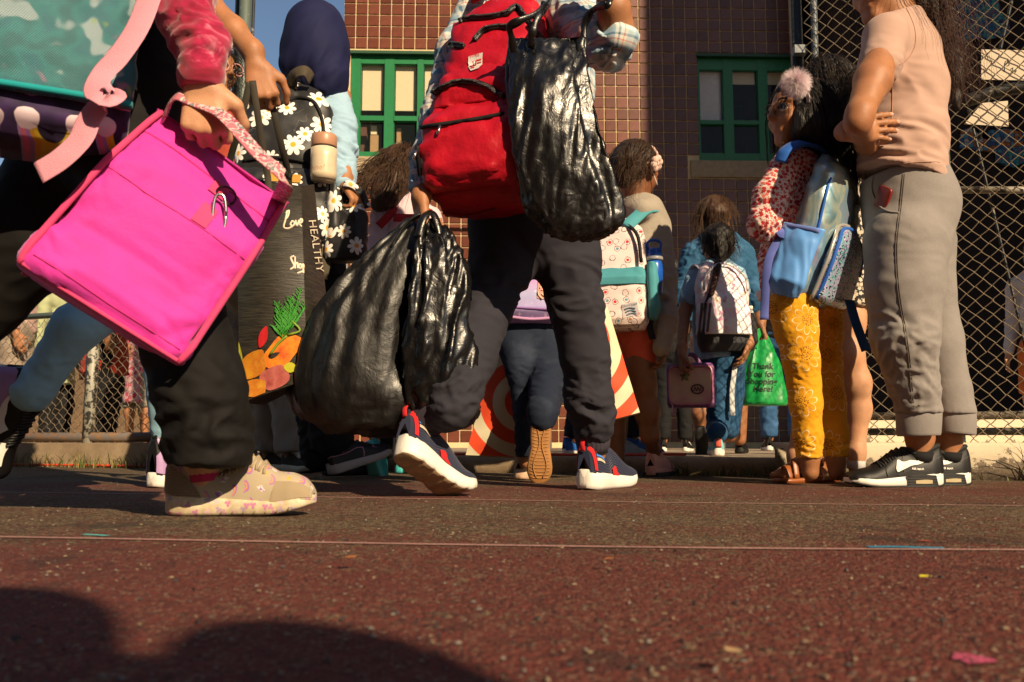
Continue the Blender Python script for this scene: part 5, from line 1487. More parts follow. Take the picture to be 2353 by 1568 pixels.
for (u0, u1, dy) in ((1890, 1778, 0), (1950, 1852, .09)):
    h_, t_ = G(u0, 1110) + A(0, dy, 0), G(u1, 1111) + A(0, dy * .6, 0)
    s = Shoe(h_, t_ - h_, np.linalg.norm(t_ - h_), sole=(.12, .085), wide=1.28, spring=.03)
    xs = np.linspace(0, 1, 40); R = []
    for x in xs:
        w = s.hw(x); a0, a1 = s.z0(x), s.z1(x); R.append([[x, -w * .95, a0], [x, -w * 1.03, (a0 + a1) / 2], [x, -w, a1], [x, w, a1], [x, w * 1.03, (a0 + a1) / 2], [x, w * .95, a0]])
    V, Q, T, uv = loft(s.T(np.array(R))); sd_ = put('sandal', mesh('sandal', V, [Q, T], uv=uv), TANL, girl)
    L = s.L
    def band(x0, x1, h, w, sk=0.0):
        b = Buf(); t = np.linspace(-1, 1, 21); hw_ = s.hw(.5 * (x0 + x1)) * 1.02
        P = s.T(np.stack([x0 + (x1 - x0) * (t + 1) / 2 + sk * (1 - t * t), t * hw_, s.z1(.5) + h * (1 - np.abs(t) ** 2.4)], 1)); nn = s.T(np.stack([0 * t + .4, t * 1.2, .12 + (1 - np.abs(t)) * 1.2], 1)) - s.T(A(.4, 0, .05))[None]
        strap(b, P, w * L, .010 * L, nn); b.put('strap', TANL, sd_)
    band(.70, .78, .235, .14); band(.48, .60, .36, .10, .03)
    b = Buf(); t = np.linspace(0, 2 * PI, 29); P = s.T(np.stack([.17 + .19 * np.cos(t), .165 * np.sin(t), .40 + .05 * np.cos(t)], 1)); strap(b, P, .085 * L, .012 * L, P - P.mean(0)); b.put('ankle_strap', TANL, sd_)
    for sg in (-1, 1):
        b = Buf(); P = s.T(np.array([[.22, sg * .168, .38], [.24, sg * .17, .22], [.28, sg * .155, .11]])); strap(b, spline(P, 6), .08 * L, .012 * L, s.M[:, 1] * sg); b.put('strap', TANL, sd_)
    b = Buf(); c_ = s.T(A(.30, .165, .40)); tube(b, c_ + L * .035 * np.array([s.M[:, 0] * math.cos(t) + s.M[:, 2] * math.sin(t) for t in np.linspace(0, 2 * PI, 13)]), .006 * L, 5); b.put('buckle', M_METAL, sd_)
# silver blue backpack
bp = root('backpack', 'silver holographic backpack with blue side pocket and sequin front pocket', 'backpack', W(1893, 690, 2.70))
fr = Frame(W(1806, 690, 2.70), A(.65, .76, .0), A(.25, -.20, .95))
HOLO, BLU = mk_holo(), cloth('sky_blue_nylon', (.12, .34, .78), .5, .1, 500, .2, spec=.5)
RBLU = cloth('royal_blue_webbing', (.015, .10, .42), .6, .1, 700, .5)
pod = Pod(fr, 0, .44, .285, .130, 2.7, wt=((0, .86), (.06, 1), (.7, .95), (.9, .78), (1, .42)), dt=((0, .8), (.08, 1), (.55, .98), (.8, .80), (.93, .58), (1, .3)))
pod.build('pack_body', HOLO, bp, wr=[(.006, 16, None, 1, None)])
fp = Pod(fr, .012, .235, .235, .045, 3.2, y0=.118, wt=((0, .78), (.08, 1), (.55, .98), (.8, .80), (.93, .5), (1, .2)), dt=((0, .7), (.08, 1), (.7, 1), (1, .5)))
fpo = fp.build('front_pocket', mk_sequin(), bp)
spd = Frame(fr(-.128, .01, .005), -fr.n * -1.0, fr.u)
spk = Frame(fr(-.14, .0, .064), fr.n, fr.u)      # faces out of the left side
sp_ = Pod(spk, .008, .205, .112, .052, 2.3, wt=((0, .72), (.15, 1), (.85, 1), (1, 1.03)), dt=((0, .6), (.2, 1.1), (.8, .8), (1, .55)))
spo = sp_.build('side_pocket', BLU, bp, wr=[(.006, 26, A(0, 0, 1), .35, None)])
b = Buf(); x = np.linspace(-.053, .053, 12); strap(b, sp_.front(x * .99, 0 * x + .206, .002), .012, .003, spk.n); b.put('pocket_hem', cloth('periwinkle_trim', (.14, .20, .52)), spo)
b = Buf()
arc = [(-.128, .18), (-.126, .28), (-.105, .355), (-.05, .392), (0, .398), (.05, .392), (.105, .355), (.126, .28), (.128, .18)]
P = spline(np.array([fr(x, z, pod.ab(z / .44)[1] * .72 + .004) for x, z in arc]), 50)
P = P + nrm(P - fr(0, .2, .06)) * .004
tube(b, P, .0045, 6); b.put('zipper', RBLU, bp)
b = Buf(); P = spline(np.array([fp.front(x, z, .002) for x, z in ((-.112, .02), (-.112, .12), (-.095, .19), (-.05, .235), (0, .24), (.05, .235), (.095, .19), (.112, .12))]), 40); tube(b, P, .006, 6); b.put('piping', RBLU, fpo)
b = Buf(); P = P + fr.n * -.012 + nrm(P - fp.front(0, .1)) * .008; tube(b, P, .006, 6); b.put('piping', plain('silver_piping', (.42, .40, .36), .35, metal=.4), fpo)
b = Buf(); strap(b, spline(WW((1875, 405, 2.62), (1892, 362, 2.62), (1880, 341, 2.60), (1840, 330, 2.55), (1805, 347, 2.54), (1793, 372, 2.545)), 30), .038, .012, A(-.1, -.6, .8)); b.put('shoulder_strap', RBLU, bp)
b = Buf(); strap(b, spline(WW((1945, 372, 2.66), (1960, 372, 2.62), (1968, 420, 2.66)), 10), .036, .012, A(.6, -.6, .3)); b.put('shoulder_strap', RBLU, bp)
b = Buf(); strap(b, spline(WW((1952, 690, 2.62), (1966, 740, 2.60), (1990, 806, 2.60)), 14), .034, .003, A(.3, -1, .2)); b.put('strap_end', RBLU, bp)
b = Buf(); strap(b, spline(WW((1830, 560, 2.60), (1800, 545, 2.54), (1775, 575, 2.53), (1762, 620, 2.53), (1757, 700, 2.55), (1756, 735, 2.55)), 24), .024, .003, A(-.5, -1, .1)); b.put('strap_end', cloth('periwinkle_web', (.10, .13, .42)), bp)
b = Buf(); strap(b, spline(WW((1797, 520, 2.535), (1808, 528, 2.53), (1800, 540, 2.52), (1790, 530, 2.52)), 10), .026, .004, A(0, -1, .2)); b.put('strap_buckle', cloth('periwinkle_bow', (.10, .13, .42)), bp)

# ================================================================== adult behind the girl: black hair, floral dress, bare leg
Y = 2.98
ad = root('person', 'person with straight black hair, floral dress and bare leg behind the girl', 'person', A(W(1950, 1050, Y)[0], Y, 0))
ac, af = W(1894, 205, 3.02), nrm(A(-.75, .62, -.1)); AH = .21
hg, hp = head_groups(ac, af, AH)
solid('body', hg + [(.03, [cap_(hp(0, -.1, -.3), W(1905, 300, 3.05), .05)] + ch((1905, 330, 3.05, 60), (1915, 450, 3.05, 62), (1925, 620, 3.05, 66))), (.03, ch((1945, 650, 3.0, 52), (1946, 738, 2.98, 38), (1945, 815, 2.97, 35), (1966, 880, 2.98, 31), (1972, 940, 3.0, 26), (1967, 1040, 3.0, 18), (1967, 1075, 3.0, 17))),
    (.03, ch((1890, 650, 3.08, 50), (1872, 820, 3.05, 34), (1850, 930, 3.05, 26), (1830, 1045, 3.0, 17), (1828, 1070, 3.0, 17)))], SK_LIGHT, ad, .0055)
hair_cap(ac, af, AH, HR_BLACK, ad, extra=ch((1905, 230, 2.97, 50), (1915, 280, 3.0, 46), (1922, 330, 3.02, 34)), wr=[(.005, 50, A(0, 0, 1), .1, None)])
P, D, cen, rad = scalp(ac, af, AH, 420, 33); strands('hair', P, D, .30, HR_DARK, ad, .0012, 12, .5, center=cen, rad=rad * 1.03, seed=34)
BWF = mk_floral('black_white_floral', (.020, .018, .017), [(.62, .54, .44), (.55, .46, .36)], 62)
solid('dress', [(.03, ch((1915, 300, 3.02, 46), (1930, 360, 3.0, 60), (1925, 480, 3.02, 66), (1930, 640, 3.02, 72), (1933, 705, 3.02, 76)))], BWF, ad, .007, cuts=[(W(1930, 712, 3.0), A(0, 0, -1))], sm=2, wr=[(.008, 18, A(0, 0, 1), .4, None)])
MW = plain('white_knit', (.62, .55, .47), .7, .4, 300); SOCKW = cloth('white_sock', (.66, .62, .62))
for (hu, hv, tu, tv) in ((1990, 1083, 1912, 1090), (1856, 1086, 1776, 1090)):
    h_, t_ = G(hu, hv), G(tu, tv); s = Shoe(h_, t_ - h_, .25, sole=(.10, .07)); s.build(ad, M_WHITE, MW, None, MW, MW, 5)
for (u, y_) in ((1967, 3.0), (1830, 3.0)):
    b = Buf(); tube(b, WW((u, 1078, y_), (u, 1052, y_), (u, 1046, y_)), np.array([21, 20, 19]) * mpx(y_), 14); b.put('sock', SOCKW, ad)
# ================================================================== the boy in the middle: red backpack, navy joggers, two black bags
NAVYJ = cloth('navy_jersey', (.025, .024, .033), .92, .12, 900, .25, .1)
boy = root('person', 'person in plaid shirt and dark navy joggers striding in mid picture under a red backpack', 'person', A(W(1230, 1000, 2.3)[0], 2.3, 0))
PLAID = mk_plaid()
KPROF = ([0, .03, .10, .2, .3, .38, .48, .56, .64, .74, .86, .95, 1], [.20, .30, .32, .26, .24, .30, .29, .25, .20, .145, .095, .06, .02])
s1 = Shoe(A(0, 0, 0), A(.56, .78, -.25), .265, up=A(-.10, .30, .9), bend=.26, sole=(.165, .11), prof=KPROF, wide=1.15, spring=.10, grooves=44).fix_toe(G(1080, 1137) + A(0, 0, .012))
s2 = Shoe(G(1342, 1127), A(.55, .83, 0), .265, sole=(.165, .11), prof=KPROF, wide=1.15, spring=.07)
AK1, AK2 = s1.T(A(.20, 0, .42)), s2.T(A(.20, 0, .42)); AB1, AB2 = s1.T(A(.22, 0, .24)), s2.T(A(.22, 0, .24))
bh, bf = W(1290, -195, 2.36), nrm(A(.55, .83, 0))
hg, hp = head_groups(bh, bf, .225)
wl_ = W(968, 452, 2.10); hl_ = hand_groups(wl_, nrm(A(.05, -.1, -1)), A(.9, .4, .1), .95, -1, (1.0, 1.2, .7), thumb=(.6, .3))
wr_ = W(1393, -34, 1.99); hr_ = hand_groups(wr_, nrm(A(-.5, .1, .8)), A(-.6, .6, -.3), .95, 1, (1.1, 1.2, .8))
solid('body', hg + [(.03, [cap_(hp(0, -.1, -.3), W(1270, -60, 2.34), .055)] + ch((1262, -20, 2.34, 85), (1255, 150, 2.34, 95), (1240, 330, 2.34, 90), (1228, 470, 2.32, 92))),
    (.02, ch((1120, -10, 2.36, 45), (1020, 250, 2.26, 36), (1000, 300, 2.24, 34), (968, 452, 2.10, 24))), (.02, ch((1310, 10, 2.22, 46), (1400, 100, 2.06, 38), (1418, 70, 2.03, 37), (1410, 20, 2.0, 36), (1393, -34, 1.99, 27))),
    (.03, ch((1160, 540, 2.30, 62), (1106, 730, 2.22, 46), (1047, 920, 2.05, 32)) + [cap_(W(1047, 920, 2.05), AK1, .031, .028), cap_(AK1, AB1, .028, .026)]), (.03, ch((1290, 540, 2.31, 62), (1326, 720, 2.32, 46), (1362, 940, 2.38, 32)) + [cap_(W(1362, 940, 2.38), AK2, .035, .028), cap_(AK2, AB2, .028, .026)])] + hl_ + hr_, SK_TAN, boy, .0048)
hair_cap(bh, bf, .225, HR_BLACK, boy)
shirtg = [(.03, ch((1240, -40, 2.34, 110), (1255, 60, 2.34, 115), (1250, 200, 2.34, 112), (1235, 420, 2.34, 108))), (.025, ch((1120, -10, 2.36, 56), (1050, 120, 2.32, 46), (1012, 270, 2.25, 44), (985, 370, 2.18, 40), (968, 440, 2.12, 32))),
          (.025, ch((1285, 0, 2.26, 62), (1320, 40, 2.18, 58), (1372, 92, 2.09, 55), (1402, 108, 2.05, 50), (1428, 85, 2.03, 36)))]
solid('shirt', shirtg, PLAID, boy, .006, cuts=[(W(966, 440, 2.10), A(-.2, 0, -1)), ], sm=2, wr=[(.012, 17, A(.6, 0, .6), 1.6, mixmask((1, near(W(1400, 100, 2.02), .11)), (.35, near(W(1290, 50, 2.1), .2)))), (.004, 40, None, 1, None)])
rl = WW((1412, 108, 2.01), (1430, 88, 2.005), (1436, 72, 2.0))
b = Buf(); R = []
for k, (u, v, y, r) in enumerate(((1404, 118, 2.035, 46), (1418, 98, 2.03, 47), (1430, 78, 2.022, 46), (1434, 66, 2.02, 41), (1428, 72, 2.02, 36))):
    c = W(u, v, y); a = np.linspace(0, 2 * PI, 30, endpoint=False); d = nrm(A(.35, -.15, .9)); e1 = nrm(np.cross(d, A(0, 1, 0))); e2 = np.cross(d, e1); rr_ = r * mpx(y) * (1 + .06 * np.sin(a * 5 + k))
    R.append(c + rr_[:, None] * (np.cos(a)[:, None] * e1 + np.sin(a)[:, None] * e2))
V, Q, T, uv = loft(np.array(R), True, (True, True)); put('rolled_cuff', mesh('rolled_cuff', V, [Q, T], uv=uv), PLAID, boy)
pants = [(.04, ch((1222, 440, 2.32, 112), (1222, 505, 2.31, 118))), (.022, ch((1158, 520, 2.30, 84), (1156, 600, 2.29, 74), (1110, 712, 2.24, 64), (1077, 820, 2.14, 61), (1047, 903, 2.05, 57), (1039, 940, 2.03, 44)) + [cap_(W(1039, 940, 2.03), AK1, .043, .036)]),
         (.022, ch((1292, 520, 2.31, 84), (1304, 600, 2.31, 74), (1322, 700, 2.32, 61), (1344, 813, 2.35, 55), (1352, 907, 2.37, 52), (1364, 960, 2.385, 52)) + [cap_(W(1364, 960, 2.385), AK2, .052, .038)])]
c1, c2 = W(1036, 938, 2.02), W(1370, 990, 2.40)
class cutp: pass
bj = solid('joggers', pants, NAVYJ, boy, .0055, cuts=[(W(1230, 425, 2.3), A(0, 0, 1))], subs=[cap_(AK1 + (AB1 - AK1) * .35, AB1 * 2 - AK1, .055), cap_(AK2 + (AB2 - AK2) * .35, AB2 * 2 - AK2, .055)], sm=2,
    wr=[(.013, 12, A(.2, 0, 1), 1.9, mixmask((1, near(W(1050, 895, 1.98), .09)), (1, near(W(1360, 950, 2.33), .09)), (.7, near(W(1330, 690, 2.26), .12)), (.6, near(W(1130, 680, 2.2), .12)), (.12, lambda V: 1 + 0 * V[:, 0]))), (.005, 30, A(.3, 0, 1), 1.5, mixmask((1, near(W(1355, 930, 2.33), .10)), (1, near(W(1050, 890, 1.98), .1))))])
KNIT = cloth('navy_rib', (.042, .036, .052), .9, .1, 900, .3, .1)
def rib_cuff(P0, P1, r0, r1, mat, parent, n=40):
    a = np.linspace(0, 2 * PI, 96, endpoint=False); d = nrm(P1 - P0); e1 = nrm(np.cross(d, A(0, 1, .2))); e2 = np.cross(d, e1); R = []
    for t, k in ((0, .94), (.03, 1.0), (.2, 1.04), (.8, 1.02), (.97, 1.0), (1, .95), (1, .82), (.8, .8)):
        r = (r0 + (r1 - r0) * t) * k * (1 + .014 * np.sign(np.sin(a * 24))); c = P0 + (P1 - P0) * t
        R.append(c + r[:, None] * (np.cos(a)[:, None] * e1 + np.sin(a)[:, None] * e2))
    V, Q, T, uv = loft(np.array(R), True, (False, False)); return put('cuff', mesh('cuff', V, Q, uv=uv), mat, parent)
d1, d2 = nrm(W(1047, 903, 2.05) - AK1), nrm(W(1358, 940, 2.38) - AK2); rib_cuff(AK1 + d1 * .062, AK1 + d1 * .002, .047, .041, KNIT, boy); rib_cuff(AK2 + d2 * .060, AK2 - d2 * .002, .050, .043, KNIT, boy)
# knitted navy shoes
def knit():
    m = Mat('navy_knit', (.008, .012, .04), .85); c = m.co('UV'); x, y, z = m.sep(c)
    w = m.f('SINE', x * 900 + m.noise(c, 30, 2) * 6)
    m.set('Base Color', m.mix(m.step(w, -.4, .6), (.005, .007, .022), (.014, .022, .075))); m.set('Sheen Weight', .1); m.bump(w, .7, .002); return m.m
KN_ = knit(); OUTS = plain('tan_sole_rubber', (.30, .20, .11), .6, .4, 120, var=.3, vs=40); M_RED = cloth('red_webbing', (.55, .015, .018)); M_NAVYR = plain('navy_collar', (.012, .016, .045), .8)
sol = ((.62, .22, .03), (.55, .03, .02), (.04, .20, .62), (.50, .42, .32)); STR = [cloth('stripe_knit', c, .9, .05, 900, .4) for c in sol]
def boy_shoe(s, sds):
    o = s.build(boy, M_WHITE, KN_, OUTS, M_NAVYR, None, name='shoe', collar_r=.020)
    for sd in sds:
        for k in range(4):
            k0 = .86 - k * .13
            s.decal([(.07, k0), (.12, k0 + .01), (.20, k0 - .01)], [(.07, k0 - .09), (.12, k0 - .08), (.20, k0 - .10)], sd, STR[k], o, 'stripe', .010)
        s.decal([(.005, .95), (.02, .6), (.035, .05)], [(.035, .95), (.05, .6), (.065, .05)], sd, M_RED, o, 'heel_stripe', .012)
        s.decal([(.34, .22), (.42, .30), (.46, .10)], [(.36, .0), (.44, .0), (.50, .0)], sd, M_RED, o, 'red_panel', .014)
    P = s.T(np.array([[-.012, 0, s.z1(0) + .19], [-.03, 0, s.z1(0) + .25], [-.012, 0, s.z1(0) + .31], [.012, 0, s.z1(0) + .32]]))
    b = Buf(); strap(b, spline(P, 10), .05 * s.L, .012 * s.L, s.M[:, 0]); b.put('heel_tab', M_RED, o)
    for k in range(9):      # fine ribs round the heel of the midsole
        t = np.linspace(-1, 1, 15); x = .012 + .10 * t * t; z = .055 + .009 * k
        b = Buf(); tube(b, s.T(np.stack([x - .012 * (1 - t * t), t * (s.hw(x) * 1.06 + .002), z + 0 * t], 1)), .0028 * s.L, 4); b.put('sole_rib', M_WHITE, o)
    return o
boy_shoe(s1, (1, -1))
o2 = boy_shoe(s2, (1, -1))
s1.decal([(.05, 1.0), (.14, 1.0), (.26, 1.0)], [(.05, .86), (.14, .84), (.26, .86)], -1, M_NAVYR, boy, 'collar_edge', .004)
ws = cloth('white_sock_rib', (.58, .52, .46))
P = s1.T(np.array([[.18, 0, .36], [.17, 0, .47], [.165, 0, .52]])); b = Buf(); tube(b, spline(P, 6), np.linspace(.040, .037, 6), 28); so_ = b.put('sock', ws, boy)
lettering('PUMA', .034, lambda x, y: P[0] + (P[2] - P[0]) * (.42 + y[..., None] * 9) + .0415 * (np.cos(-.9 + x * 24)[:, None] * nrm(np.cross(s1.M[:, 1], A(0, 0, 1))) * -1 + np.sin(-.9 + x * 24)[:, None] * A(.75, .55, 0) * -1) , M_BLACKR, so_)
P = s2.T(np.array([[.19, 0, .36], [.18, 0, .46], [.18, 0, .5]])); b = Buf(); tube(b, spline(P, 6), .040, 24); b.put('sock', SOCKB, boy)

# red backpack
def rednylon():
    m = Mat('red_nylon', (.46, .008, .014), .45); c = m.co()
    m.set('Base Color', m.mix(1.0, (.42, .004, .016), m.ramp(m.noise(c, 12, 4), [(.3, .8), (.7, 1.1)]), 'MULTIPLY')); m.set('Specular IOR Level', .4)
    m.bump(m.noise(c, 60, 4, .6) * 1.2 + m.noise(c, 900, 1) * .15, .45, .004); return m.m
REDN = rednylon()
rbp = root('backpack', 'bright red backpack with black zips and a shield badge', 'backpack', W(1150, 500, 2.1))
fr = Frame(W(1140, 500, 2.17), A(.94, -.34, 0), A(.20, .10, .97))
pod = Pod(fr, 0, .60, .285, .15, 3.0, wt=((0, .80), (.05, .97), (.3, 1), (.65, .95), (.85, .82), (.95, .6), (1, .32)), dt=((0, .72), (.08, .95), (.35, 1), (.7, .85), (.9, .62), (1, .3)))
wrk = [(.010, 11, A(.6, 0, .8), 1.7, None), (.004, 30, A(-.4, 0, .9), 1.8, None)]
po = pod.build('pack_body', REDN, rbp, 44, 64, wr=wrk)
p2 = Pod(fr, .015, .225, .262, .068, 3.0, y0=.130, wt=((0, .80), (.08, 1), (.7, 1), (.92, .93), (1, .82)), dt=((0, .55), (.15, .95), (.55, 1.05), (.85, .8), (1, .35)))
o2 = p2.build('front_pocket', REDN, rbp, 30, 56, wr=[(.012, 11, A(-.5, 0, .8), 2.0, None), (.004, 34, None, 1, None)])
p3 = Pod(fr, .228, .120, .250, .046, 2.8, y0=.128, wt=((0, .98), (.2, 1), (.7, .90), (1, .62)), dt=((0, .75), (.3, 1), (.7, .85), (1, .2)))
o3 = p3.build('front_pocket', REDN, rbp, 24, 56, wr=[(.009, 22, A(1, 0, .2), 1.3, None)])
TB = [bvh(q) for q in (po, o2, o3)]
class Multi:
    def __init__(s, ts): s.ts = ts
    def ray_cast(s, o, d):
        r = [t.ray_cast(o, d) for t in s.ts]; r = [q for q in r if q[0] is not None]
        return min(r, key=lambda q: q[3]) if r else (None, None, None, None)
TR = Multi(TB)
ZIP = M_CHROMEBLK; BTAPE = cloth('black_tape', (.010, .010, .011), .7)
for z in ([(1056, 54), (1085, 45), (1150, 39), (1178, 24), (1192, 20), (1205, 40), (1225, 70), (1245, 95)], [(1090, 96), (1105, 80), (1122, 69), (1165, 63), (1178, 66)], [(1002, 135), (1016, 112), (1036, 105), (1068, 110)], [(990, 226), (1015, 205), (1044, 192), (1095, 192), (1130, 205), (1158, 226)]):
    seam(TR, z, .0078, ZIP, rbp, 'zipper', 60, .003); seam(TR, z, .0034, plain('zip_teeth', (.04, .04, .042), .25, 1, 2500), rbp, 'zip_teeth', 60, .011)
seam(TR, [(962, 295), (1000, 288), (1053, 281), (1100, 274), (1158, 262)], .0055, BTAPE, rbp, 'flap_edge', 50, .001)
seam(TR, [(975, 470), (1010, 485), (1075, 494), (1140, 478)], .005, cloth('dark_red_trim', (.20, .006, .010)), rbp, 'base_trim', 40, .002)
seam(TR, [(966, 310), (961, 350), (968, 400), (974, 445)], .006, BTAPE, rbp, 'side_strap', 30, .003)
for (u, v) in ((1017, 296), (964, 345)):
    p = cast(TR, u, v, .012)
    if p is not None:
        b = Buf(); tube(b, np.array([p, p + A(-.006, -.004, -.022)]), .0035, 6); b.put('zip_pull', M_METAL, rbp)
# badge
bd = patch_on(TR, [(1078, 132), (1111, 124), (1109, 152), (1076, 158)], plain('silver_badge', (.55, .50, .48), .4, .3, 300), rbp, 'badge', .004)
patch_on(TR, [(1076, 157), (1109, 151), (1101, 160), (1083, 166)], plain('silver_badge', (.55, .50, .48), .4, .3, 300), bd, 'badge_point', .004, 8, 4)
print_on(TR, 'SWISS', 8.6, M_RED, bd, (1093, 134), (1, -.22), (.0, -1), .0055)
for q in ([(1096, 141), (1108, 138), (1108, 141), (1096, 144)], [(1098, 147), (1108, 145), (1108, 148), (1098, 150)], [(1079, 156), (1090, 154), (1090, 156), (1079, 158)], [(1082, 160), (1092, 158), (1092, 160), (1083, 162)]): patch_on(TR, q, M_RED, bd, 'badge_stripe', .0055, 4, 3)
patch_on(TR, [(1087, 145), (1097, 143), (1096, 155), (1087, 157)], M_RED, bd, 'badge_square', .006, 4, 4)
patch_on(TR, [(1091, 146), (1093.5, 145.5), (1093, 155), (1090.5, 155.5)], M_WHITE, bd, 'badge_cross', .0075, 3, 3); patch_on(TR, [(1088, 150), (1096, 148.5), (1096, 151), (1088, 152.5)], M_WHITE, bd, 'badge_cross', .0075, 3, 3)
b = Buf(); strap(b, spline(np.array([fr(.06, .60, .06), fr(.085, .66, .0), fr(.10, .60, -.08), fr(.10, .5, -.13)]), 14), .055, .012, fr.n); b.put('shoulder_strap', REDN, rbp)
b = Buf(); strap(b, spline(np.array([fr(-.06, .60, .06), fr(-.085, .66, .0), fr(-.10, .60, -.08), fr(-.10, .5, -.13)]), 14), .055, .012, fr.n); b.put('shoulder_strap', REDN, rbp)
b = Buf(); strap(b, spline(np.array([fr(.0, .585, .05), fr(.03, .63, .03), fr(.06, .585, .02)]), 10), .022, .006, fr.n); b.put('top_loop', BTAPE, rbp)

# black plastic sacks
FILM = mk_plastic(); FILM2 = mk_plastic('matte_black_film', (.0028, .0026, .0026), .36, .55, .22)
def sack(name, rings, mat, parent, pleat=(.10, 9), seed=3, crump=(.010, .006), mask=None, n=72, m=90):
    """rings: (u, v, y, half width px, half depth px); pleats gathered towards the top"""
    Rg = np.array(rings, float); T_ = np.linspace(0, len(Rg) - 1, m); S_ = spline(Rg, m)
    a = np.linspace(0, 2 * PI, n, endpoint=False); R = []
    for k in range(m):
        u, v, y, hw_, hd_ = S_[k]; c = W(u, v, y); t = k / (m - 1)
        pl = 1 + pleat[0] * (1 - t) ** 1.1 * np.sin(a * pleat[1] + 1.7 * np.sin(a * 2 + 1 + seed) + .9 * np.sin(a * 3 + t * 2.5)) * (.55 + .45 * np.sin(a * 1.5 + seed + t)) + .05 * np.sin(a * 5 + t * 5) * (1 - .5 * t)
        x = hw_ * mpx(y) * np.sign(np.cos(a)) * np.abs(np.cos(a)) ** .85 * pl; d = hd_ * mpx(y) * np.sin(a) * pl
        R.append(np.stack([c[0] + x, c[1] - d * -1.0, np.full(n, c[2])], 1))
    V, Q, T, uv = loft(np.array(R)); V0 = V
    N = vnormals(V, Q)
    # the outward side
    C = S_.mean(0); 
    if (N * (V - V.mean(0))).sum() < 0: N = -N; Q = Q[:, ::-1]; T = T[:, ::-1]
    mk = None if mask is None else mask(V)
    V = folds(V, N, crump[0], 9, A(.12, 0, 1), .14, seed=seed, mask=mk); N = vnormals(V, Q)
    V = folds(V, N, crump[1], 30, A(.2, .1, 1), .16, seed=seed + 3, mask=mk); N = vnormals(V, Q); V = folds(V, N, crump[1] * .30, 70, A(.3, .2, 1), .35, seed=seed + 8, mask=mk)
    return put(name, mesh(name, V, [Q, T], uv=uv), mat, parent)
sb = root('plastic_bag', 'crinkled black plastic bag slung over the shoulder beside the red backpack', 'bag', W(1300, 540, 1.98))
sack('film', [(1258, 92, 2.0, 80, 8), (1256, 120, 1.99, 88, 16), (1257, 180, 1.98, 92, 30), (1266, 260, 1.97, 102, 42), (1282, 340, 1.97, 108, 50), (1302, 420, 1.98, 112, 54), (1320, 480, 1.99, 112, 52), (1332, 520, 1.99, 96, 44), (1338, 545, 1.99, 62, 28), (1340, 553, 1.99, 20, 8)], FILM, sb, (.20, 8), 5, (.012, .0075), None, 110, 110)
for pts in ([(1180, 125, 1.99), (1176, 90, 1.97), (1172, 62, 1.95), (1200, 46, 1.94), (1238, 30, 1.96), (1258, 10, 2.0), (1275, -25, 2.1)], [(1338, 130, 2.0), (1340, 90, 2.0), (1344, 55, 2.0), (1358, 28, 1.99), (1380, 14, 1.96), (1398, 10, 1.94), (1405, -20, 1.96)], [(1222, 110, 1.97), (1222, 80, 1.95), (1235, 40, 1.95), (1252, 8, 1.99)]):
    P = spline(WW(*pts), 40); b = Buf(); tube(b, P, .009 + .002 * np.sin(np.arange(40) * .5), 10, flat=.5); b.put('handle', FILM, sb)
hb_ = root('plastic_bag', 'smooth bulging black plastic bag carried low in the left hand', 'bag', W(850, 990, 2.12))
sack('film', [(962, 500, 2.12, 16, 12), (948, 530, 2.12, 44, 26), (915, 590, 2.12, 80, 50), (872, 680, 2.13, 118, 80), (846, 760, 2.14, 140, 102), (836, 840, 2.15, 156, 118), (850, 915, 2.16, 178, 124), (868, 965, 2.16, 172, 104), (880, 990, 2.16, 130, 80), (884, 1000, 2.16, 50, 36)], FILM2, hb_, (.14, 9), 9, (.014, .005), None, 100, 100)
b = Buf(); tube(b, spline(WW((900, 570, 2.08), (930, 520, 2.08), (960, 496, 2.08), (985, 498, 2.09)), 30), .010, 9, flat=.5); b.put('handle', FILM2, hb_)
h3_ = root('plastic_bag', 'crumpled shiny black plastic bag hanging from the left hand against the trailing leg', 'bag', W(1005, 985, 2.06))
sack('film', [(984, 503, 2.07, 12, 10), (992, 535, 2.06, 34, 22), (1003, 590, 2.05, 56, 36), (1008, 670, 2.05, 66, 48), (1004, 750, 2.05, 72, 54), (1008, 830, 2.06, 84, 60), (1014, 900, 2.07, 88, 62), (1014, 955, 2.08, 74, 52), (1010, 985, 2.08, 36, 28)], FILM, h3_, (.16, 9), 21, (.018, .013), None, 90, 100)
b = Buf(); tube(b, spline(WW((960, 545, 2.04), (972, 505, 2.05), (988, 488, 2.07), (1002, 505, 2.06), (1016, 560, 2.05)), 30), .010, 9, flat=.5); b.put('handle', FILM, h3_)

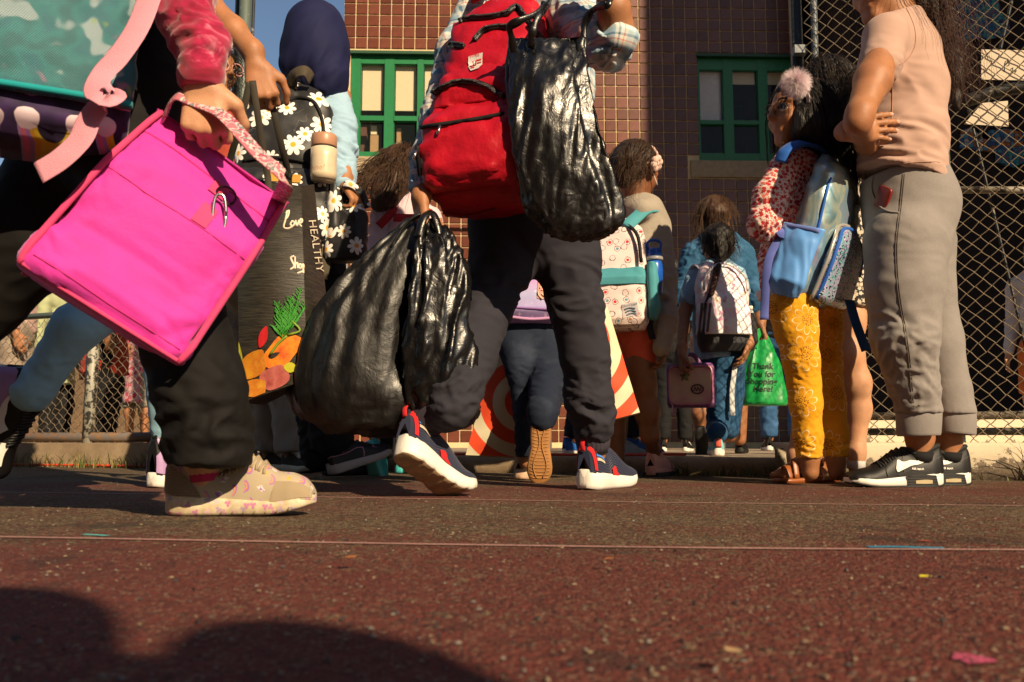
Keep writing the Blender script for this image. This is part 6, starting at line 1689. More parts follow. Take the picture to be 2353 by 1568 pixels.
# ================================================================== generic background figure
def figure(label, u, y, h, f, top, bottom, shoe_m, skin_m, hair_m, z0=0.0, group=None, stance=.10, arms='down', sleeve=1, legs='trousers', hair_len=.05, vox=.010, step=.0, foot_u=None, shoes=True, lean=0.0, H=None, pos=None, long=.485):
    f = nrm(A(f[0], f[1], 0)); r = np.cross(f, A(0, 0, 1)); x = W(u, 1012, y)[0]; B_ = A(x, y, z0) if pos is None else A(pos[0], pos[1], z0)
    ro = root('person', label, 'person', B_, group)
    k = h / 1.7; P = lambda a, b_, c: B_ + r * a * k + f * (b_ * k + lean * c) + A(0, 0, c * h)
    HH = H or (.225 * (k ** .45)); hc_ = P(0, .01, 1) - A(0, 0, HH * .5)
    hg, hp = head_groups(hc_, f, HH)
    body = hg + [(.03, [cap_(hp(0, -.08, -.3), P(0, 0, .83), .05 * k)] + [cap_(P(0, 0, .80), P(0, 0, .66), .115 * k, .12 * k, f, .75), cap_(P(0, 0, .66), P(0, 0, .52), .12 * k, .125 * k, f, .8)])]
    arm = {'down': [(.19, .0, .80), (.23, -.02, .62), (.24, .06, .47)], 'bent': [(.19, .0, .80), (.24, -.03, .62), (.17, .20, .60)]}[arms]
    topg = [(.03, [cap_(P(0, 0, .815), P(0, 0, .66), .125 * k, .14 * k, f, .8), cap_(P(0, 0, .66), P(0, 0, .50), .14 * k, .15 * k, f, .85), cap_(P(-.12, 0, .805), P(.12, 0, .805), .062 * k)])]
    botg = [(.03, [cap_(P(0, 0, .58), P(0, 0, .50), .135 * k, .145 * k, f, .85)])]
    for s in (-1, 1):
        a, b_, c = [P(s * q[0], q[1], q[2]) for q in arm]
        body.append((.02, [cap_(a, b_, .045 * k, .036 * k), cap_(b_, c, .036 * k, .025 * k)]))
        body += hand_groups(c, nrm(c - b_), -r * s, .95 * k, s, (.4, .5, .3))
        topg.append((.025, [cap_(a, b_, .062 * k, .052 * k)] if sleeve == 0 else [cap_(a, b_, .062 * k, .052 * k), cap_(b_, b_ + (c - b_) * .92, .052 * k, .038 * k)]))
        st = s * step; hp_, kn, an = P(s * .09, 0, .50), P(s * stance, .03 + st * .5, .28), P(s * stance, st, .055)
        body.append((.03, [cap_(hp_, kn, .075 * k, .055 * k), cap_(kn, an, .052 * k, .033 * k)]))
        if legs == 'trousers': botg.append((.025, [cap_(hp_, kn, .095 * k, .075 * k), cap_(kn, an + A(0, 0, .005), .075 * k, .062 * k)]))
        elif legs == 'shorts': botg.append((.025, [cap_(hp_, kn + A(0, 0, .03 * h), .10 * k, .085 * k)]))
        if shoes:
            h_ = P(s * stance, st - .07, 0) ; h_[2] = z0; sh = Shoe(h_, nrm(f + r * s * .15), .26 * max(k, .72), sole=(.11, .08)); sh.build(ro, shoe_m[1], shoe_m[0], None, shoe_m[0], shoe_m[1] if len(shoe_m) < 3 else shoe_m[2], 4)
    solid('body', body, skin_m, ro, vox)
    if long < .48: topg.append((.03, [cap_(P(0, 0, .52), P(0, 0, long - .1), .15 * k, .20 * k, f, .85)]))
    solid('top', topg, top, ro, vox, cuts=[(P(0, 0, long), A(0, 0, -1))] , sm=2, wr=[(.010 * k, 14, A(0, 0, 1), 1.5, None)])
    if bottom is not None: solid('trousers' if legs == 'trousers' else 'shorts', botg, bottom, ro, vox, cuts=[(P(0, 0, .06 if legs == 'trousers' else .30), A(0, 0, -1))], sm=2, wr=[(.010 * k, 14, A(0, 0, 1), 1.7, None)])
    ex = [cap_(hp(0, -.22, 0), hp(0, -.24, -.3) - A(0, 0, hair_len), .22 * HH, .16 * HH)] if hair_len > .06 else []
    hair_cap(hc_, f, HH, hair_m, ro, extra=ex, vox=vox)
    return ro, P, hc_

# ================================================================== child seen between the boy's legs: purple backpack, navy jeans
Y = 2.97
kid = root('person', 'child in navy jeans with one gum sole lifted seen between the striding legs', 'person', A(W(1215, 1000, Y)[0], Y, 0))
kf = nrm(A(.25, .97, 0)); kc = W(1235, 335, 3.08); hg, hp = head_groups(kc, kf, .20)
JN = mk_denim('navy_jeans', (.012, .018, .035), .25)
solid('body', hg + [(.03, [cap_(hp(0, -.1, -.3), W(1235, 470, 3.1), .045)] + ch((1235, 500, 3.1, 56), (1228, 640, 3.1, 60), (1222, 745, 3.06, 62))), (.03, ch((1185, 770, 3.0, 40), (1205, 900, 2.94, 25), (1209, 1060, 2.98, 18))), (.03, ch((1255, 770, 3.02, 40), (1262, 855, 2.94, 28), (1248, 945, 2.78, 18), (1246, 985, 2.79, 15))),
    (.02, ch((1165, 500, 3.1, 26), (1120, 640, 3.14, 22), (1110, 770, 3.1, 16))), (.02, ch((1300, 500, 3.1, 26), (1340, 620, 3.05, 22), (1345, 700, 2.98, 16)))] + hand_groups(W(1110, 770, 3.1), A(0, 0, -1), A(1, 0, 0), .7, 1, (1, 1.1, .7)) + hand_groups(W(1345, 700, 2.98), A(0, 0, -1), A(-1, 0, 0), .7, -1, (1, 1.1, .7)), SK_TAN, kid, .007)
hair_cap(kc, kf, .20, HR_DARK, kid, extra=[cap_(hp(0, -.3, .1), hp(0, -.35, -.6), .05, .03)])
solid('top', [(.03, ch((1235, 500, 3.1, 64), (1228, 640, 3.1, 68), (1222, 740, 3.06, 70))), (.02, ch((1165, 500, 3.1, 34), (1122, 640, 3.14, 30), (1112, 750, 3.1, 24))), (.02, ch((1300, 500, 3.1, 34), (1338, 620, 3.05, 30), (1344, 690, 2.98, 24)))], cloth('lilac_knit', (.40, .28, .42)), kid, .009, wr=[(.008, 16, None, 1, None)])
solid('jeans', [(.03, ch((1222, 735, 3.06, 72), (1222, 775, 3.03, 74))), (.02, ch((1183, 775, 2.99, 48), (1200, 850, 2.93, 36), (1209, 950, 2.92, 27), (1209, 1045, 2.96, 25))), (.02, ch((1256, 775, 3.02, 48), (1262, 850, 2.93, 41), (1256, 905, 2.83, 38), (1248, 945, 2.765, 34), (1245, 962, 2.76, 31)))], JN, kid, .0065, cuts=[(W(1197, 1050, 3.0), A(0, 0, -1))], sm=2, wr=[(.008, 18, A(.2, 0, 1), 2.0, mixmask((1, near(W(1260, 880, 2.85), .1)), (.6, near(W(1190, 1000, 2.95), .1)), (.2, lambda V: 1 + 0 * V[:, 0])))])
BEIGE, BEIGE2 = cloth('beige_knit_shoe', (.56, .42, .28), .9, .06, 500, .4), plain('beige_foam', (.52, .34, .22), .6, .2, 150)
h_ = G(1185, 1103) + A(.01, .0, 0); s = Shoe(h_, A(.42, .9, 0), .225, sole=(.12, .09), wide=1.08); s.build(kid, BEIGE2, BEIGE, None, BEIGE, BEIGE, 4, heel_tab=BEIGE2)
s = Shoe(W(1244, 962, 2.735), A(-.03, .18, -.98), .205, up=A(0, 1, .18), sole=(.09, .07), wide=1.22, spring=.06, prof=KPROF); gs = s.build(kid, M_GUM, BEIGE, M_GUM, BEIGE, BEIGE, 4, heel_tab=BEIGE2)
for k in range(17):     # tread lines pressed into the gum sole
    x = .06 + .052 * k; t = np.linspace(-.82, .82, 9); b = Buf(); tube(b, s.T(np.stack([x + .012 * np.cos(t * 2), t * s.hw(x), s.z0(x) - .002 + 0 * t], 1)), .0075 * s.L, 4); b.put('tread', M_GUM, gs)
for sg in (-1, 1):
    x = np.linspace(.10, .9, 22); b = Buf(); tube(b, s.T(np.stack([x, sg * s.hw(x) * (.35 + .22 * np.cos(x * 9)), s.z0(x) - .006], 1)), .010 * s.L, 5); b.put('tread', M_GUM, gs)
pbp = root('backpack', 'lilac starry backpack framed by the striding legs', 'backpack', W(1222, 752, 2.95))
fr = Frame(W(1225, 752, 3.0), A(1, .1, 0), A(.0, .04, 1)); pod = Pod(fr, 0, .40, .25, .14, 3.4)
STARM = mk_stars(); po = pod.build('pack_body', STARM, pbp, wr=[(.004, 16, None, 1, None)])
T1 = bvh(po)
seam(T1, [(1165, 706), (1220, 709), (1275, 712)], .003, cloth('violet_seam', (.22, .10, .30)), pbp, 'seam'); seam(T1, [(1165, 727), (1220, 733), (1275, 730)], .006, cloth('pink_violet_trim', (.45, .24, .42)), pbp, 'base_trim')
bdg = patch_on(T1, [(1236, 646), (1268, 648), (1266, 690), (1234, 686)], plain('pink_badge', (.66, .24, .22), .6), pbp, 'badge', .003)
for st in ([(1240, 664), (1246, 654), (1254, 656), (1250, 666), (1243, 668)], [(1258, 660), (1262, 654), (1266, 660), (1262, 668)], [(1244, 676), (1252, 682), (1262, 678)], [(1236, 672), (1238, 680), (1246, 688)]): strokes_on(T1, [st], .0022, plain('cream_print', (.70, .52, .32), .6), bdg, 'badge_swirl', .005)
# two bags with red rings
SWRL = mk_swirl(); TANB = cloth('beige_bag_cloth', (.50, .44, .30), .8, .08, 300, .3)
def ringbag(label, poly, y, cen, side, base, straps):
    ro = root('tote_bag', label, 'bag', W(*base, y)); P = [W(u, v, y) for u, v in poly]
    tl, tr, br, bl = P; n = nrm(np.cross(br - bl, tl - bl)); n = n if n[1] < 0 else -n; c = W(*cen, y)
    ex = nrm(br - bl); ez = nrm(np.cross(n, ex)); ez = ez if ez[2] > 0 else -ez
    R = []; uv = []; N_ = 22
    for j in np.linspace(0, 1, N_):
        row = []
        for i in np.linspace(0, 1, N_):
            p = (tl * (1 - i) + tr * i) * j + (bl * (1 - i) + br * i) * (1 - j); p = p + n * (.030 * math.sin(PI * i) * math.sin(PI * min(1, j * .8 + .1)) + .006 * perlin((p * 14)[None], 3)[0]); row.append(p); uv.append([(p - c) @ ex, (p - c) @ ez])
        R.append(row)
    V, Q, T, _ = loft(np.array(R), closed=False); put('front_panel', mesh('front_panel', V, Q, uv=np.array(uv)), SWRL, ro)
    F_ = np.array(R); Bk = F_ - n * .10 + 0; Bk2 = F_ - n * (.05)
    put('back_panel', mesh('back_panel', loft(Bk2, closed=False)[0], Q[:, ::-1], uv=np.array(uv)), SWRL, ro)
    for nm, e, m_ in (('side_panel', (F_[:, 0], Bk2[:, 0]), TANB), ('side_panel', (F_[:, -1], Bk2[:, -1]), TANB), ('base', (F_[0], Bk2[0]), TANB)):
        V, Q2, T, _ = loft(np.stack([e[0], e[0] * .7 + e[1] * .3 + A(0, 0, -.004), e[1]], 1), closed=False); put(nm, mesh(nm, V, Q2), m_, ro)
    for st in straps:
        b = Buf(); strap(b, spline(np.array([W(*q) for q in st]), 20), .028, .003, n); b.put('handle', TANB, ro)
    return ro
ringbag('beige shopping bag with red rings hanging left of the gum soled child', [(1140, 790), (1222, 786), (1228, 1052), (1070, 1046)], 3.03, (1200, 925), 1, (1180, 1050), [[(1150, 790, 3.03), (1140, 700, 3.1), (1205, 790, 3.03)]])
ringbag('beige shopping bag with red rings hanging right of the striding legs', [(1318, 700), (1396, 706), (1470, 948), (1332, 984)], 2.90, (1300, 790), -1, (1400, 970), [[(1330, 706, 2.9), (1345, 640, 2.95), (1380, 706, 2.9)]])
# ================================================================== right middle: hoodie girl, braid girl, the person with the green bag
Y = 3.15
hg_ = root('person', 'girl in grey hoodie and coral shorts with a flower headband', 'person', A(W(1490, 1000, Y)[0], Y, 0))
hc, hf = W(1462, 392, 3.2), nrm(A(.72, .62, -.25)); HH = .205
hg, hp = head_groups(hc, hf, HH)
s = Shoe(G(1495, 1096), A(.45, .89, 0), .225, sole=(.13, .10), wide=1.1)
ank = s.T(A(.2, 0, .40))
solid('body', hg + [(.03, [cap_(hp(0, -.1, -.28), W(1470, 480, 3.2), .04)] + ch((1470, 510, 3.2, 52), (1468, 640, 3.2, 54), (1462, 745, 3.18, 56))), (.02, ch((1515, 520, 3.2, 22), (1532, 650, 3.16, 19), (1524, 780, 3.08, 15))), (.02, ch((1425, 520, 3.2, 22), (1405, 650, 3.12, 19), (1400, 760, 3.05, 15))),
    (.03, ch((1470, 770, 3.15, 42), (1471, 850, 3.14, 31), (1478, 885, 3.14, 27), (1487, 945, 3.15, 26), (1494, 1000, 3.16, 19)) + [cap_(W(1494, 1000, 3.16), ank, .029, .025)]), (.03, ch((1428, 770, 3.22, 42), (1418, 860, 3.22, 29), (1414, 940, 3.24, 25), (1416, 1060, 3.27, 18)))] + hand_groups(W(1524, 782, 3.08), A(0, 0, -1), A(-1, 0, 0), .75, 1), SK_DARK, hg_, .0055)
hair_cap(hc, hf, HH, HR_DARK, hg_, extra=[cap_(hp(0, -.30, .0), hp(0, -.28, -.30), .055, .035)], wr=[(.005, 50, A(0, 0, 1), .12, None)])
P_, D_, cen, rad = scalp(hc, hf, HH, 380, 41); strands('hair', P_, D_, .17, HR_BROWN, hg_, .0011, 10, .4, center=cen, rad=rad, seed=42)
b = Buf(); r_ = nrm(np.cross(hf, A(0, 0, 1))); P_ = np.array([hc + HH * (r_ * .39 * math.sin(x) + A(0, 0, 1) * (.10 + .43 * math.cos(x)) + hf * (.14 + .05 * math.cos(x))) for x in np.linspace(-1.7, 1.9, 26)]); tube(b, P_, .006, 7); hb = b.put('headband', plain('pale_pink_band', (.62, .42, .36), .8), hg_)
fc = W(1509, 375, 3.12)
for k in range(7):
    b = Buf(); a = k * 2 * PI / 6; sphere(b, fc + (A(.3, -.1, 1) * math.cos(a) + A(.6, .5, -.1) * math.sin(a)) * (.017 if k < 6 else 0), .013, 7, squash=(1, .6, 1)); b.put('petal', plain('pale_pink_felt', (.66, .44, .38), .9), hb)
b = Buf(); tube(b, spline(np.array([hp(.345, .30, .03), hp(.36, .1, .03), hp(.36, -.02, .02)]), 8), .003, 5); b.put('glasses', M_BLACKR, hg_)
b = Buf(); tube(b, spline(np.array([hp(.33, .25, -.25), hp(.37, .05, -.12), hp(.36, -.08, .0)]), 8), .002, 5); b.put('mask_strap', M_WHITE, hg_)
hoodie = [(.03, ch((1472, 500, 3.2, 58), (1472, 640, 3.2, 62), (1464, 742, 3.18, 62))), (.025, ch((1508, 520, 3.2, 34), (1526, 640, 3.16, 28), (1530, 740, 3.10, 25), (1520, 800, 3.07, 21))), (.025, ch((1428, 520, 3.2, 34), (1406, 650, 3.12, 28), (1402, 750, 3.06, 22))), (.02, ch((1448, 470, 3.13, 20), (1475, 484, 3.10, 22), (1500, 472, 3.16, 19)))]
solid('hoodie', hoodie, M_DKGREYJ, hg_, .0065, sm=2, wr=[(.010, 16, A(.2, 0, 1), 1.6, mixmask((1, near(W(1528, 690, 3.1), .14)), (.4, near(W(1480, 560, 3.1), .15))))])
CORAL = cloth('coral_jersey', (.60, .095, .050), .8, .06, 900, .2)
solid('shorts', [(.03, ch((1462, 730, 3.18, 60), (1462, 770, 3.17, 58))), (.02, ch((1472, 775, 3.15, 42), (1472, 865, 3.14, 33))), (.02, ch((1432, 775, 3.22, 42), (1420, 865, 3.22, 32)))], CORAL, hg_, .006, cuts=[(W(1472, 857, 3.14), A(0, 0, -1))], sm=2, wr=[(.003, 20, A(0, 0, 1), 1.6, None)])
PINKS = plain('pale_pink_leather', (.62, .33, .30), .55, .2, 200)
o = s.build(hg_, PINKS, PINKS, M_BLACKR, PINKS, PINKS, 4)
b = Buf()
for k in range(9):
    x = .06 + .1 * k
    for sg in (-1, 1): q = s.T(A(x, sg * s.hw(x) * 1.02, .012)); b = Buf(); b.box(q - .010, q + A(.010, .010, .012)); b.put('lug', M_BLACKR, o)
b = Buf(); tube(b, np.array([s.T(A(.2, 0, .38)), s.T(A(.19, 0, .48)), s.T(A(.19, 0, .56))]), .030, 16); b.put('sock', cloth('purple_sock', (.16, .05, .22)), hg_)
s = Shoe(G(1405, 1096) + A(0, .28, .0), A(.5, .86, 0), .225, sole=(.13, .10), wide=1.1); s.build(hg_, PINKS, PINKS, M_BLACKR, PINKS, PINKS, 4)
dpk = root('backpack', 'white doodle printed backpack with teal bands and blue bottle', 'backpack', W(1415, 765, 2.98))
fr = Frame(W(1418, 764, 3.10), A(.96, -.26, 0), A(.05, .02, 1)); DOOD = mk_doodle(); TEALC = cloth('teal_canvas', (.06, .27, .32), .7, .08, 500, .3)
pod = Pod(fr, 0, .40, .235, .105, 3.2); po = pod.build('pack_body', DOOD, dpk, wr=[(.005, 16, None, 1, None)])
p2 = Pod(fr, .006, .135, .225, .040, 3.0, y0=.098, wt=((0, .84), (.1, 1), (1, .99)), dt=((0, .7), (.15, 1), (1, .9))); o2 = p2.build('front_pocket', DOOD, dpk, wr=[(.004, 18, None, 1, None)])
p3 = Pod(fr, .142, .060, .232, .050, 3.0, y0=.094, wt=((0, 1), (.8, .98), (1, .9)), dt=((0, .95), (.4, 1), (1, .45))); o3 = p3.build('pocket_flap', TEALC, dpk, wr=[(.004, 22, None, 1, None)])
spk = Frame(fr(.118, .004, .055), -fr.n * 1.0, fr.u); spk = Frame(fr(.116, .004, .05), nrm(fr.n * -1), fr.u)
p4 = Pod(spk, .03, .19, .095, .040, 3, wt=((0, .7), (.2, 1), (1, 1)), dt=((0, .6), (.2, 1), (1, .8))); o4 = p4.build('side_pocket', TEALC, dpk, wr=[(.004, 20, A(0, 0, 1), .4, None)])
b = Buf(); strap(b, spline(np.array([fr(x, z, .108 - .09 * max(0, (z - .30) * 6)) for x, z in ((-.10, .20), (-.09, .30), (-.04, .365), (.03, .37), (.085, .32), (.10, .22))]), 24), .012, .006, fr.n); b.put('zipper', BTAPE, dpk)
T2 = Multi([bvh(po), bvh(o2), bvh(o3)])
lb = patch_on(T2, [(1428, 700), (1464, 694), (1468, 724), (1432, 732)], plain('grey_rubber_label', (.46, .42, .44), .6), dpk, 'label_patch', .002)
print_on(T2, "ROLLIN' DEEP", 6.0, plain('slate_print', (.10, .17, .24), .6), lb, (1446, 704), (1, -.17), (.03, -1), .0035); print_on(T2, 'EST 19', 3.6, plain('slate_print', (.10, .17, .24), .6), lb, (1449, 722), (1, -.17), (.03, -1), .0035) if False else None
for st in ([(1436, 712), (1446, 708), (1460, 709)], [(1438, 719), (1448, 714), (1462, 716)], [(1440, 725), (1450, 721), (1463, 721)]): strokes_on(T2, [st], .0022, plain('slate_print', (.10, .17, .24), .6), lb, 'print', .0035)
bt = root('water_bottle', 'bright blue water bottle in the teal side pocket of the doodle backpack', 'bottle', W(1493, 625, 3.02))
c = fr(.138, .12, .05); BBLU = plain('blue_plastic', (.008, .085, .45), .3)
b = Buf(); tube(b, np.array([c + A(0, 0, z) for z in (0, .08, .10, .115, .12)]), np.array([.028, .029, .028, .024, .016]), 18); b.put('body', BBLU, bt)
b = Buf(); tube(b, np.array([c + A(0, 0, z) for z in (.116, .122, .128)]), np.array([.0295, .030, .0295]), 18); b.put('ring', plain('grey_plastic', (.3, .3, .32), .4), bt)
b = Buf(); tube(b, np.array([c + A(0, 0, z) for z in (.124, .15, .158)]), np.array([.027, .026, .018]), 18); ld = b.put('lid', BBLU, bt)
b = Buf(); tube(b, spline(np.array([c + A(-.02, 0, .15), c + A(-.022, 0, .178), c + A(0, 0, .188), c + A(.022, 0, .178), c + A(.02, 0, .15)]), 16), .005, 6); b.put('carry_loop', BBLU, ld)
b = Buf(); strap(b, spline(WW((1440, 520, 3.02), (1462, 500, 3.06), (1484, 482, 3.08), (1505, 480, 3.14)), 14), .045, .010, A(.1, -1, .6)); b.put('shoulder_strap', TEALC, dpk)
b = Buf(); strap(b, spline(WW((1499, 700, 3.05), (1494, 750, 3.05), (1500, 780, 3.05)), 8), .025, .003, A(.3, -1, 0)); b.put('strap_end', BTAPE, dpk)

# the braid girl
Y = 3.85
br = root('person', 'small girl with long dark braid, pale blue T-shirt and jeans walking away', 'person', A(W(1655, 1000, Y)[0], Y, .06))
bc, bf_ = W(1650, 568, Y), nrm(A(.05, 1, -.12)); HH = .19
hg, hp = head_groups(bc, bf_, HH)
s1_ = Shoe(G(1652, 1049, .066), A(.12, .98, .0), .185, sole=(.14, .10), wide=1.15); s2_ = Shoe(G(1676, 1046, .062) + A(0, .25, .03), A(.25, .93, -.2), .185, sole=(.13, .10), wide=1.1)
aw = W(1722, 788, 3.72)
solid('body', hg + [(.03, [cap_(hp(0, -.1, -.28), W(1650, 635, Y), .036)] + ch((1648, 655, Y, 44), (1648, 740, Y, 44), (1650, 800, Y, 46))), (.015, ch((1690, 640, Y, 18), (1703, 700, 3.83, 15), (1721, 770, 3.74, 11.5), (1723, 790, 3.72, 10))), (.015, ch((1596, 645, Y, 18), (1572, 720, 3.83, 15), (1566, 800, 3.72, 11), (1567, 815, 3.70, 10))),
    (.02, ch((1662, 810, Y, 32), (1660, 900, 3.83, 24), (1652, 985, 3.82, 17)) + [cap_(W(1652, 985, 3.82), s1_.T(A(.22, 0, .25)), .026, .022)]), (.02, ch((1675, 810, 3.9, 30), (1682, 900, 3.95, 22), (1678, 1000, 4.0, 16)) + [cap_(W(1678, 1000, 4.0), s2_.T(A(.22, 0, .25)), .026, .022)])]
    + hand_groups(aw, nrm(A(-.35, -.05, -.9)), A(-.8, .3, -.2), .75, 1, (.3, .4, .3)) + hand_groups(W(1567, 815, 3.70), A(0, 0, -1), A(1, .2, 0), .72, 1, (1.1, 1.2, .8)), SK_TAN, br, .005)
hair_cap(bc, bf_, HH, HR_BLACK, br, extra=[cap_(hp(0, -.33, -.1), hp(0, -.36, -.36), .036, .024)], wr=[(.004, 55, A(0, 0, 1), .1, None)], vox=.006)
P_, D_, cen, rad = scalp(bc, bf_, HH, 260, 51); strands('hair', P_, D_, .10, HR_DARK, br, .0010, 8, .5, center=cen, rad=rad, seed=52)
bp_ = spline(WW((1650, 602, 3.74), (1648, 620, 3.71), (1641, 650, 3.69), (1632, 680, 3.68), (1625, 695, 3.68), (1622, 700, 3.68)), 60); t = np.linspace(0, 1, 60)
for ph in (0, 2 * PI / 3, 4 * PI / 3):
    o_ = np.stack([np.sin(t * 34 + ph) * .0105, np.cos(t * 34 + ph) * .004, 0 * t], 1) * (1 - .45 * t)[:, None]; b = Buf(); tube(b, bp_ + o_, .0105 * (1 - .5 * t) * (.75 + .3 * np.abs(np.cos(t * 34 + ph))), 7); b.put('braid', HR_RED, br)
b = Buf(); tube(b, bp_[49:53], .010, 8); b.put('hair_tie', plain('pink_tie', (.62, .25, .35), .7), br)
strands('braid_end', np.repeat(bp_[52:53], 60, 0) + .003 * np.random.default_rng(3).standard_normal((60, 3)), np.tile(A(-.3, -.1, -1), (60, 1)) + .25 * np.random.default_rng(4).standard_normal((60, 3)), .035, HR_RED, br, .0009, 6, .2, seed=53)
LBLUE = cloth('pale_blue_cotton', (.28, .46, .62), .85, .06, 900, .2)
solid('shirt', [(.03, ch((1648, 640, Y, 50), (1648, 740, Y, 52), (1650, 815, Y, 54))), (.02, ch((1690, 636, Y, 25), (1702, 668, 3.84, 21))), (.02, ch((1602, 636, Y, 25), (1580, 690, 3.84, 21)))], LBLUE, br, .0065, cuts=[(W(1650, 828, Y), A(0, 0, -1))], sm=2, wr=[(.006, 20, A(0, 0, 1), .6, None)])
JEAN = mk_denim('blue_jeans', (.020, .075, .165), .4)
solid('jeans', [(.03, ch((1655, 800, Y, 52), (1660, 830, Y, 52))), (.015, ch((1656, 830, 3.84, 40), (1655, 900, 3.83, 33), (1650, 985, 3.82, 25)) + [cap_(W(1650, 985, 3.82), s1_.T(A(.2, 0, .5)), .045, .042)]), (.015, ch((1676, 830, 3.9, 36), (1680, 900, 3.95, 29), (1676, 985, 3.98, 23)) + [cap_(W(1676, 985, 3.98), s2_.T(A(.2, 0, .5)), .042, .040)])], JEAN, br, .0065, sm=2, wr=[(.008, 20, A(.3, 0, 1), 2.2, mixmask((1, near(W(1652, 985, 3.8), .12)), (.5, near(W(1660, 860, 3.8), .15))))])
AQUA = plain('aqua_mesh_shoe', (.16, .46, .50), .6, .4, 220, var=.35, vs=60)
o = s1_.build(br, M_WHITE, AQUA, None, AQUA, M_WHITE, 4); P_ = s1_.T(np.array([[-.014, 0, .20], [-.022, 0, .30], [-.010, 0, .38]])); b = Buf(); strap(b, spline(P_, 6), .022, .004, -s1_.M[:, 0]); b.put('heel_tab', plain('coral_tab', (.62, .10, .06), .6), o)
s2_.build(br, M_CREAM, plain('teal_blue_shoe', (.02, .13, .22), .6, .3, 200), None, None, M_WHITE, 4)
b = Buf(); c_ = W(1720, 787, 3.725); tube(b, c_ + np.array([A(.021 * math.cos(a), .021 * math.sin(a), .005 * math.cos(a)) for a in np.linspace(0, 2 * PI, 17)]), .0022, 5); b.put('bracelet', plain('gold_bracelet', (.5, .33, .10), .3, metal=.8), br)
ppk = root('backpack', 'pastel patterned backpack with three dark stripes under the long braid', 'backpack', W(1645, 812, 3.7))
fr = Frame(W(1652, 812, 3.80), A(.99, .12, 0), A(-.03, .02, 1)); PAST = mk_pastel(); DKG = cloth('charcoal_nylon', (.045, .048, .055), .7, .08, 500, .3)
pod = Pod(fr, .055, .335, .225, .11, 3.0); po = pod.build('pack_body', PAST, ppk, wr=[(.006, 15, None, 1, None)])
p1 = Pod(fr, 0, .075, .225, .125, 3.0, wt=((0, .80), (.4, .97), (1, 1)), dt=((0, .7), (.4, .95), (1, 1))); p1.build('base_panel', DKG, ppk)
p2 = Pod(fr, .065, .185, .200, .050, 2.8, y0=.095, wt=((0, 1), (.5, .97), (.8, .82), (1, .5)), dt=((0, .9), (.3, 1), (.8, .8), (1, .3))); o2 = p2.build('front_pocket', PAST, ppk, wr=[(.004, 18, None, 1, None)])
T3 = Multi([bvh(po), bvh(o2)]); STRP = cloth('olive_stripe', (.13, .12, .09), .6, .05, 500)
for k in range(3): patch_on(T3, [(1611 + k * 9.4, 697), (1616.5 + k * 9.4, 697), (1608.5 + k * 9.4, 774), (1603 + k * 9.4, 774)], STRP, o2, 'stripe', .002, 4, 14)
for (u, v, tx, an) in ((1655, 736, 'adi', .2), (1660, 722, 'das', .3), (1688, 660, 'adi', 1.2), (1590, 712, 'adidas', 1.4), (1640, 660, 'adi', .1), (1668, 690, 'das', 1.3)):
    print_on(T3, tx, 11, plain('pink_print', (.66, .30, .52), .6), o2, (u, v), (math.cos(an), -math.sin(an)), (-math.sin(an), -math.cos(an)), .0025, bold=.2)
b = Buf(); strap(b, spline(np.array([fr(x, z, .108 - .5 * max(0, z - .33)) for x, z in ((-.095, .25), (-.085, .31), (-.03, .365), (.03, .365), (.085, .31), (.095, .25))]), 24), .010, .005, fr.n); b.put('zipper', plain('white_zip', (.6, .58, .6), .5), ppk)
spk = Frame(fr(.104, .01, .055), nrm(fr.n * -1 + fr.r * .3), fr.u); p4 = Pod(spk, .0, .150, .085, .045, 2.8, wt=((0, .7), (.2, 1), (1, 1.02)), dt=((0, .6), (.2, 1), (1, .9)))
def meshblack():
    m = Mat('black_mesh_pocket', (.012, .012, .014), .5); c = m.co(); v = m.voro(m.mapv(c, (1, .2, 1)), 380); m.set('Base Color', m.mix(m.step(v, .25, .55), (.05, .05, .055), (.006, .006, .008))); m.bump(v, .8, .003); return m.m
p4.build('side_pocket', meshblack(), ppk)
wb_ = root('water_bottle', 'small clear water bottle in the mesh pocket of the pastel backpack', 'bottle', fr(.125, .14, .05)); c = fr(.122, .06, .05)
CLR = plain('pale_clear_plastic', (.55, .58, .58), .15); b = Buf(); tube(b, np.array([c + A(0, 0, z) for z in (0, .09, .115, .12)]), np.array([.026, .026, .014, .012]), 16); b.put('body', CLR, wb_); b = Buf(); tube(b, np.array([c + A(0, 0, z) for z in (.1205, .136)]), .014, 14); b.put('cap', M_WHITE, wb_)
for sg in (-1, 1):
    b = Buf(); strap(b, spline(np.array([fr(sg * .06, .35, .03), fr(sg * .075, .385, -.02), fr(sg * .08, .36, -.09)]), 10), .05, .008, fr.u); b.put('shoulder_strap', PAST, ppk)
b = Buf(); strap(b, spline(WW((1690, 810, 3.78), (1688, 850, 3.75), (1682, 900, 3.75), (1684, 955, 3.75)), 12), .022, .003, A(.2, -1, 0)); b.put('strap_end', plain('pale_web', (.52, .55, .56), .8), ppk)
b = Buf(); strap(b, spline(WW((1580, 800, 3.74), (1566, 830, 3.72)), 6), .028, .003, A(0, -1, 0)); b.put('strap_end', plain('pale_blue_web', (.28, .40, .48), .8), ppk)
lbx = root('lunch_box', 'pink and purple lunch box with star picture held low by the braid girl', 'lunch box', W(1580, 940, 3.72))
fr = Frame(W(1590, 938, 3.80), A(.97, -.24, 0), A(0, 0, 1)); PURP = plain('purple_vinyl', (.20, .07, .22), .5)
pod = Pod(fr, 0, .185, .20, .085, 6, wt=((0, .92), (.08, 1), (.9, 1), (1, .92)), dt=((0, .85), (.08, 1), (.92, 1), (1, .85))); po = pod.build('case', PURP, lbx)
